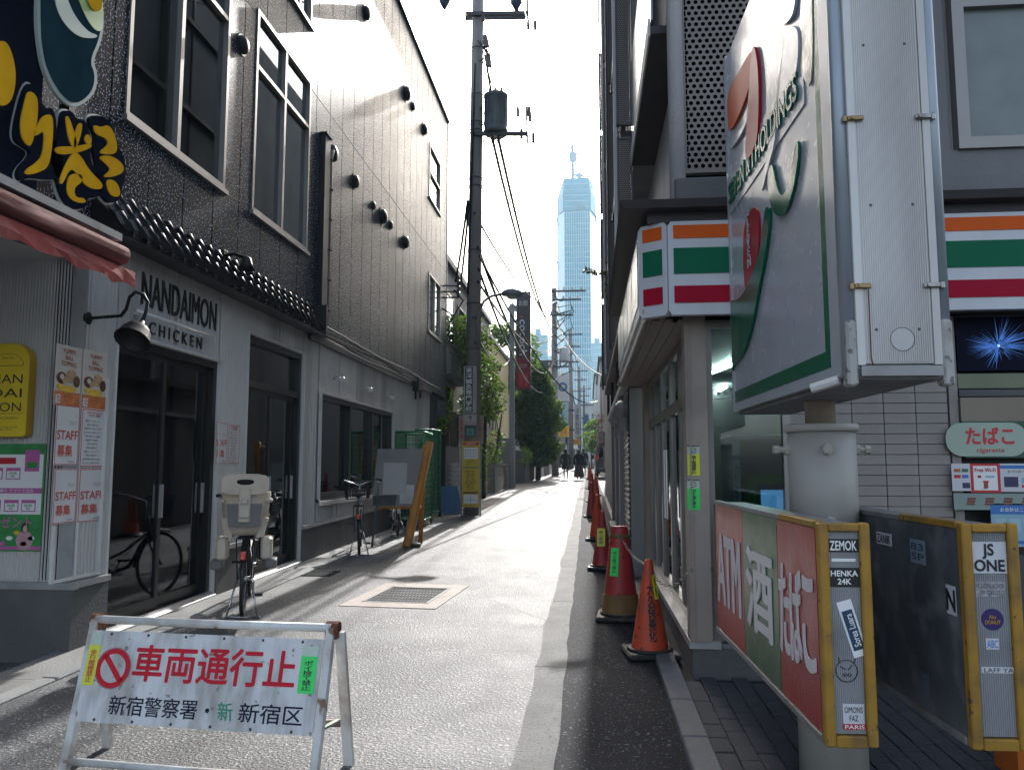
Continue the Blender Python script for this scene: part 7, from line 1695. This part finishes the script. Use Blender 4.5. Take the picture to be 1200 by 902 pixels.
# ================================================================== FAR SIGNS, PEOPLE, VAN
def far_sign(label, u0, u1, v0, v1, y, bg, txt=None, col=None, name='shop_sign', vert=True):
    a, b = at_y(u0, v1, y), at_y(u1, v0, y); w, h = b.x-a.x, b.z-a.z
    t = thing(name, label, 'sign', (a.x, y, a.z), 0, 'far signs up the alley'); part('sign_box', MB().bev((0,-.08,0),(w,.08,h), .02), bg, t)
    part('bracket', MB().box((-.5,-.03,h*.8),(0,.03,h*.85)).box((-.5,-.03,h*.2),(0,.03,h*.25)), steel_d, t)
    if txt: letters(txt, t, (w/2,-.082,h/2), X, Z, w*.6, h*.8, col, lines=.9)
    return t, w, h
t, w, h = far_sign('pale sign with a round blue emblem beside the second pole', 652, 667, 437, 470, 53, mat('far_white', (.6,.6,.6), .5))
part('emblem', MB().lathe([(w*.36,0),(w*.36,.01)], (w/2,-.083,h*.5), 20, Matrix.Rotation(R(90),4,'X')), mat('far_blue', (.05,.18,.35), .4), t); part('emblem_core', MB().lathe([(w*.18,0),(w*.18,.01)], (w/2,-.097,h*.5), 16, Matrix.Rotation(R(90),4,'X')), mat('far_white', (.6,.6,.6), .5), t)
far_sign('pale blue vertical banner below the round blue emblem sign', 655, 665, 472, 496, 55, mat('far_paleblue', (.3,.45,.5), .5), 'ア\nル', print_navy)
far_sign('small orange and yellow sign above the first walking person', 654, 667, 499, 512, 58, mat('far_yellow', (.7,.45,.05), .5), '酒場', print_red)
far_sign('white vertical sign with dark characters over the alley centre', 673, 680, 474, 512, 70, mat('far_white', (.6,.6,.6), .5), '中\n華\n料\n理', print_black)
far_sign('lower small yellow sign over the walking couple', 668, 680, 514, 521, 72, mat('far_yellow', (.7,.45,.05), .5), '焼肉', print_red)
far_sign('dim blue vertical sign far up the alley', 684, 690, 486, 508, 95, mat('far_blue', (.05,.18,.35), .4))

def person(label, loc, rz, coat, skirt, legc, hgt=1.66, stride=.14, coatlen=.62, skirtlen=.0, bag=None, hair_c=(.02,.015,.015)):
    t = thing('person', label, 'person', loc, rz, 'people walking away up the alley'); s = hgt/1.66
    V = [(0,0,.93),(0,.0,1.15),(0,.01,1.36),(0,.015,1.45),(0,.03,1.53),(0,.03,1.60), (-.09,0,.90),(-.09,stride,.50),(-.09,stride*.6,.09),(-.09,stride*.6+.14,.03), (.09,0,.90),(.09,-.02,.50),(.09,-stride*1.2,.12),(.09,-stride*1.2+.13,.05),
         (-.19,0,1.36),(-.24,-.03,1.10),(-.22,.06,.88),(-.21,.08,.80),(.19,0,1.36),(.24,.0,1.10),(.23,.08,.88),(.22,.10,.80)]
    Rr = [.13,.115,.13,.055,.085,.07,.085,.058,.042,.035,.085,.058,.042,.035,.06,.045,.035,.03,.06,.045,.035,.03]
    E = [(0,1),(1,2),(2,3),(3,4),(4,5),(0,6),(6,7),(7,8),(8,9),(0,10),(10,11),(11,12),(12,13),(2,14),(14,15),(15,16),(16,17),(2,18),(18,19),(19,20),(20,21)]
    me = bpy.data.meshes.new('body'); me.from_pydata([Vector(v)*s for v in V], E, []); me.materials.append(legc)
    b = link('body', me, t); sk = b.modifiers.new('skin', 'SKIN'); b.modifiers.new('sub', 'SUBSURF').levels = 1
    b.modifiers['sub'].render_levels = 1
    for i, v in enumerate(me.skin_vertices[0].data): v.radius = (Rr[i]*s, Rr[i]*s*.85); v.use_root = (i == 0)
    z0 = .93-coatlen+.25
    c = sm(MB()).lathe([(.19+.05*coatlen,z0),(.19,.85),(.165,1.05),(.185,1.25),(.20,1.36),(.13,1.44),(.06,1.47)], (0,0,0), 16, None, .72)
    for sx in (-1, 1): c.tube([(sx*.17,0,1.38),(sx*.235,-.01,1.18),(sx*.245,.03,.98),(sx*.235,.08,.86)], [.07,.06,.055,.05], 8)
    c.v = [p*s for p in c.v]; part('coat', c, coat, t)
    if skirt:
        k = sm(MB()).lathe([(.29,.16),(.27,.4),(.2,.75),(.15,.98)], (0,0,0), 18, None, .75)
        k.v = [Vector((p.x*(1+.06*math.sin(9*math.atan2(p.y,p.x))), p.y, p.z))*s for p in k.v]; part('skirt', k, skirt, t)
    h_ = sm(MB()).ball((0,.02,1.56), (.09,.10,.125), 12, 8); h_.ball((0,-.045,1.58), (.07,.06,.08), 8, 6); h_.v = [p*s for p in h_.v]; part('hair', h_, mat('hair_dark', hair_c, .6, var=.1), t)
    if bag: part('bag', MB().bev((.2,-.12,.75),(.36,.1,1.0), .03), bag, t)
    return t
coat1 = mat('coat_charcoal', (.035,.038,.045), .8, var=.15, scale=20); skirt1 = mat('skirt_brown_check', (.12,.085,.08), .8, var=.35, scale=18); boots = mat('tan_boots', (.30,.13,.06), .6, var=.1); dark_leg = mat('dark_trousers', (.03,.03,.035), .8)
q = at_g(663, 562); person('person in a dark knee-length coat and tan boots walking on the left', (q.x, q.y, G(q.y)), 0, coat1, None, boots, 1.62, .16, .62)
q = at_g(678.5, 562.5); person('person in a black jacket and long brown skirt walking on the right', (q.x, q.y, G(q.y)), R(4), mat('jacket_black', (.02,.02,.022), .8), skirt1, dark_leg, 1.60, .12, .35)
q = at_g(684, 559); person('person in dark clothes walking just ahead of the long-skirted one', (q.x, q.y, G(q.y)), R(-3), coat1, None, dark_leg, 1.68, .15, .45, bag=mat('bag_grey', (.3,.3,.32), .6))
# van
vn = thing('parked_van', 'dark van parked against the right wall behind the red cones', 'van', (1.25, 47, G(47)))
vb = mat('van_black', (.015,.016,.02), .25, var=.1, coat=.6)
prof = [(-.85,.35),(-.87,1.0),(-.78,1.7),(-.6,1.86),(.6,1.86),(.78,1.7),(.87,1.0),(.85,.35)]
part('body', MB().prism(prof, (0,0,0), X, Z, -3.8, 0), vb, vn)
part('rear_window', MB().prism([(-.66,1.15),(.66,1.15),(.6,1.65),(-.6,1.65)], (0,-.001,0), X, Z, 0, .01), g_dark, vn)
for s in (-1, 1):
    part('tail_light', MB().bev((s*.78-.07,-.03,.95),(s*.78+.07,.01,1.4), .02), mat('tail_red', (.4,.01,.01), .2, coat=.5), vn)
    for y in (.6, 3.1):
        w_ = part('wheel', MB().cyl((s*.87,y,.3),(s*.68,y,.3), .31, n=18), blackplastic, vn); part('rim', MB().cyl((s*.885,y,.3),(s*.86,y,.3), .19, n=12), alum, w_)
part('bumper', MB().bev((-.88,-.1,.3),(.88,.02,.55), .03), blackplastic, vn); part('number_plate', MB().box((-.17,-.11,.62),(.17,-.02,.8)), print_white, vn)
part('mirror', MB().bev((-1.05,3.3,1.1),(-.9,3.4,1.35), .02), blackplastic, vn)

# ================================================================== DISTANT BUILDINGS AND TOWER
fb1 = mat('far_grey', (.3,.3,.3), .8, var=.1, scale=.3); fb2 = mat('far_brown', (.2,.16,.14), .8, var=.1, scale=.3); fb3 = mat('far_pale', (.5,.5,.48), .8, var=.1, scale=.3)
far = [(-14,-3.0,57,70,8.5,fb3,'pale building beyond the garden walls on the left'),(-15,-3.4,71,88,10.5,fb1,'grey building beyond the third pole on the left'),(-18,-3.2,90,112,8,fb2,'brown low building far up the left side'),
       (1.3,14,60,76,9,fb2,'brown building beyond the parked van on the right'),(1.2,15,80,104,12,fb1,'grey building far up the right side'),(-20,-2.6,120,150,13,fb1,'wider grey building closing the left side far away'),
       (1.0,18,112,150,14,fb3,'pale building closing the right side far away'),(-30,-4,165,190,20,fb3,'hazy pale block left of the alley end'),(-4,16,205,230,17,fb1,'hazy grey block straight at the alley end')]
for (x0,x1,y0,y1,h,m_,lb) in far:
    left = x1 < 0.5 and x0 < -3; t = thing('far_building', lb, 'building', ((x0+x1)/2, y0, G(min(y0,75))), 0, 'buildings far up the alley')
    part('wall', MB().box((x0,y0,-.5),(x1,y1,h)), m_, t, True); part('roof', MB().box((x0-.2,y0-.2,h),(x1+.2,y1,h+.4)), darkclad, t, True)
    fl = int(h/3)
    for j in range(fl):
        k = 0
        while x1-1.8-k*2.2 > x0+.4 and k < 4:
            xx = (x1-1.6-k*2.2) if x1 < 5 else x0+.5+k*2.2
            part('window', MB().box((xx,y0-.06,1.6+j*3),(xx+1.1,y0-.001,3.0+j*3)), g_dark, t, True); k += 1
    part('balcony', MB().box(((x1 if x1 < 5 else x0-.6), y0+1, 3.2),((x1+.6) if x1 < 5 else x0, y0+6, 4.1)), m_, t, True)
glass_t = mat('tower_glass', (.06,.33,.47), .5, metal=.0, var=.12, scale=.05, spec=.3)
glass_p = mat('tower_pale_glass', (.35,.55,.62), .3, var=.08, scale=.03)
mull_t = mat('tower_mullion', (.6,.72,.78), .5, var=.05)
TY = 600.0
def tx_(u): return at_y(u, 400, TY).x
def tz_(v, y=TY): return at_y(676, v, y).z
tw_ = thing('skyscraper', 'pale blue glass skyscraper under construction rising through haze at the alley end', 'skyscraper', (tx_(680), TY, 0))
xa, xb, xc, xd = tx_(652.5), tx_(662.5), tx_(692.5), tx_(698.5)
plan = [(xa, 616), (xb, 600), (xc, 600), (xd, 616), (xd, 650), (xa, 650)]
ztop_, zcr = tz_(208), tz_(247)
def pl(z): return [Vector((x, y, z)) for x, y in plan]
m = MB(); m.add(pl(-2)+pl(zcr), [(0,1,7,6),(1,2,8,7),(2,3,9,8),(3,4,10,9),(4,5,11,10),(5,0,6,11),(11,10,9,8,7,6)]); part('shaft', m, glass_t, tw_, True)
crown = [(xa, 616), (xb-1, 599), (xc+1, 599), (xd+1.5, 616), (xd+1.5, 650), (xa, 650)]; crown_t = [(xb-2.5, 613), (xb-.3, 601), (xc-.5, 601), (xc+2.2, 613), (xc+2.2, 645), (xb-2.5, 645)]
def pp(p, z): return [Vector((x, y, z)) for x, y in p]
zcm = tz_(226); m = MB(); m.add(pp(crown, zcr+.3)+pp(crown, zcm)+pp(crown_t, ztop_), [(i, (i+1)%6, 6+(i+1)%6, 6+i) for i in range(6)]+[(6+i, 6+(i+1)%6, 12+(i+1)%6, 12+i) for i in range(6)]+[(17,16,15,14,13,12)]); part('crown', m, mat('tower_crown', (.09,.30,.42), .5, var=.15, scale=.1), tw_, True)
part('left_facet', MB().add([(xa-.2,615.8,0),(xb-.3,599.7,0),(xb-.3,599.7,zcr-.2),(xa-.2,615.8,zcr-.2)], [(0,1,2,3)]), glass_p, tw_, True)
part('right_facet', MB().add([(xc+.3,599.7,0),(xd+.2,615.8,0),(xd+.2,615.8,zcr-.2),(xc+.3,599.7,zcr-.2)], [(0,1,2,3)]), glass_p, tw_, True)
m = MB(); nv = 11
for k in range(nv+1): xx = xb+(xc-xb)*k/nv; m.box((xx-.22,599.3,0),(xx+.22,599.9,zcr))
part('mullion', m, mull_t, tw_, True, kind='stuff')
m = MB(); z = 6.0
while z < zcr: m.box((xb,599.5,z-.22),(xc,599.95,z+.22)); z += 4.4
part('floor_band', m, mull_t, tw_, True, kind='stuff')
m = MB(); z = zcr+3; 
while z < ztop_-3: m.box((xb,598.6,z-.25),(xc-1,598.95,z+.25)); z += 4.4
part('crown_band', m, mull_t, tw_, True, kind='stuff')
part('brace', MB().bar((xa-.3,615,tz_(248)), (xb+3.5,599,tz_(298)), .9).bar((xa-.3,615,tz_(300)), (xb+3.5,599,tz_(350)), .9), mat('tower_brace', (.2,.36,.45), .5), tw_, True)
part('opening', MB().box((tx_(677),598.9,tz_(246)),(tx_(687),599.1,tz_(240))), mat('tower_opening', (.10,.14,.18), .6), tw_, True)
m = MB()
for k in range(5): m.bar((tx_(680)+k*3, 605, ztop_-4), (tx_(680)+k*3, 605, ztop_+1+(k%2)*4), .6)
m.bar((tx_(680),605,ztop_+1),(tx_(690),605,ztop_+4), .6).bar((tx_(684),605,ztop_+5),(tx_(697),605,ztop_-8), .6); part('scaffold', m, mull_t, tw_, True)
crane_m = mat('crane_paint', (.42,.40,.48), .5, var=.1)
for k, (u, vt, jib, lb) in enumerate([(672.5, 164, -1, 'left, taller construction crane on top of the glass skyscraper'), (680, 197, 1, 'right, lower construction crane on top of the glass skyscraper')]):
    x = tx_(u); zt = tz_(vt); t = thing('tower_crane', lb, 'crane', (x, 610, ztop_), 0, 'cranes on the skyscraper'); hh_ = zt-ztop_
    part('mast', MB().box((-1.3,-1.3,-2),(1.3,1.3,hh_*1.0)), crane_m, t); part('cab', MB().bev((-3,-1.5,hh_*.55),(3,1.5,hh_*.8), .3), crane_m, t)
    part('jib', MB().bar((0,0,hh_*.75),(jib*-5,0,hh_*.78), 1.3).bar((0,0,hh_*.75),(jib*6,0,hh_*1.5), .5), crane_m, t); part('hook_line', MB().bar((jib*6,0,hh_*1.5),(jib*6,0,hh_*1.1), .2), crane_m, t)
# podium with a wavy crest of fins
pd_ = thing('podium_building', 'wide glass podium with a wave-like crest of white fins at the foot of the skyscraper', 'building', (0, 560, 0))
px0, px1 = at_y(641,400,560).x, at_y(712,400,560).x
zc_ = lambda x: at_y(676, 402+12*math.sin((x-px0)/(px1-px0)*3.6-.9)+14*((x-px0)/(px1-px0)), 560).z
part('podium_wall', MB().box((px0,560,-2),(px1,590,at_y(676,425,560).z)), mat('podium_glass', (.03,.24,.36), .5, var=.12, scale=.05, spec=.2), pd_, True)
m = MB(); n = 34; fin_w = mat('fin_white', (.85,.9,.92), .5, var=.03)
for k in range(n): xx = px0+(px1-px0)*(k+.5)/n; zt = zc_(xx)+rnd(-1.2,1.2); m.add([(xx-.42,559.2,0),(xx+.42,559.2,0),(xx+.42,559.9,0),(xx-.42,559.9,0),(xx-.42,559.2,zt-3),(xx+.42,559.2,zt-3),(xx+.42,559.9,zt),(xx-.42,559.9,zt)], [(0,1,5,4),(1,2,6,5),(2,3,7,6),(3,0,4,7),(4,5,6,7)])
part('fin', m, fin_w, pd_, True, kind='stuff')
m = MB(); z = 4
while z < 82: m.box((px0,559.5,z-.2),(px1,559.99,z+.2)); z += 5
part('floor_band', m, mull_t, pd_, True, kind='stuff')
part('crest_wall', MB().box((px0,561,at_y(676,425,560).z),(px1,563,at_y(676,416,560).z)), glass_p, pd_, True)
for (u0, u1, v, y, m_, lb) in [(623, 641, 392, 500, glass_p, 'stepped pale blue block left of the podium'), (598, 628, 415, 480, glass_p, 'lower pale block behind the conifer'), (693,712,402,540,glass_p,'pale slab right behind the skyscraper foot')]:
    a, b = at_y(u0,v,y), at_y(u1,v,y); t = thing('far_block', lb, 'building', ((a.x+b.x)/2, y, 0), 0, 'hazy blocks around the skyscraper')
    part('wall', MB().box((a.x,y,-2),(b.x,y+20,a.z)), m_, t, True); part('roof_step', MB().box((a.x+.2*(b.x-a.x),y+2,a.z),(a.x+.55*(b.x-a.x),y+14,a.z+4)), m_, t, True)
    m = MB(); z = 5
    while z < a.z: m.box((a.x,y-.3,z),(b.x,y-.01,z+.6)); z += 4.5
    part('floor_band', m, mull_t, t, True, kind='stuff')

# ================================================================== HAZE
hz = MB().box((-950,-70,-4),(950,2700,275))
ho = link('haze', hz.mesh('haze'), None); ho['kind'] = 'stuff'
hm = bpy.data.materials.new('haze'); hm.use_nodes = True; hn = hm.node_tree.nodes; hl = hm.node_tree.links
hn.remove(hn['Principled BSDF']); pv_ = hn.new('ShaderNodeVolumePrincipled'); pv_.inputs['Density'].default_value = .0004; pv_.inputs['Color'].default_value = (.55,.85,1,1); pv_.inputs['Anisotropy'].default_value = .2
hl.new(pv_.outputs[0], hn['Material Output'].inputs['Volume']); ho.data.materials.append(hm)
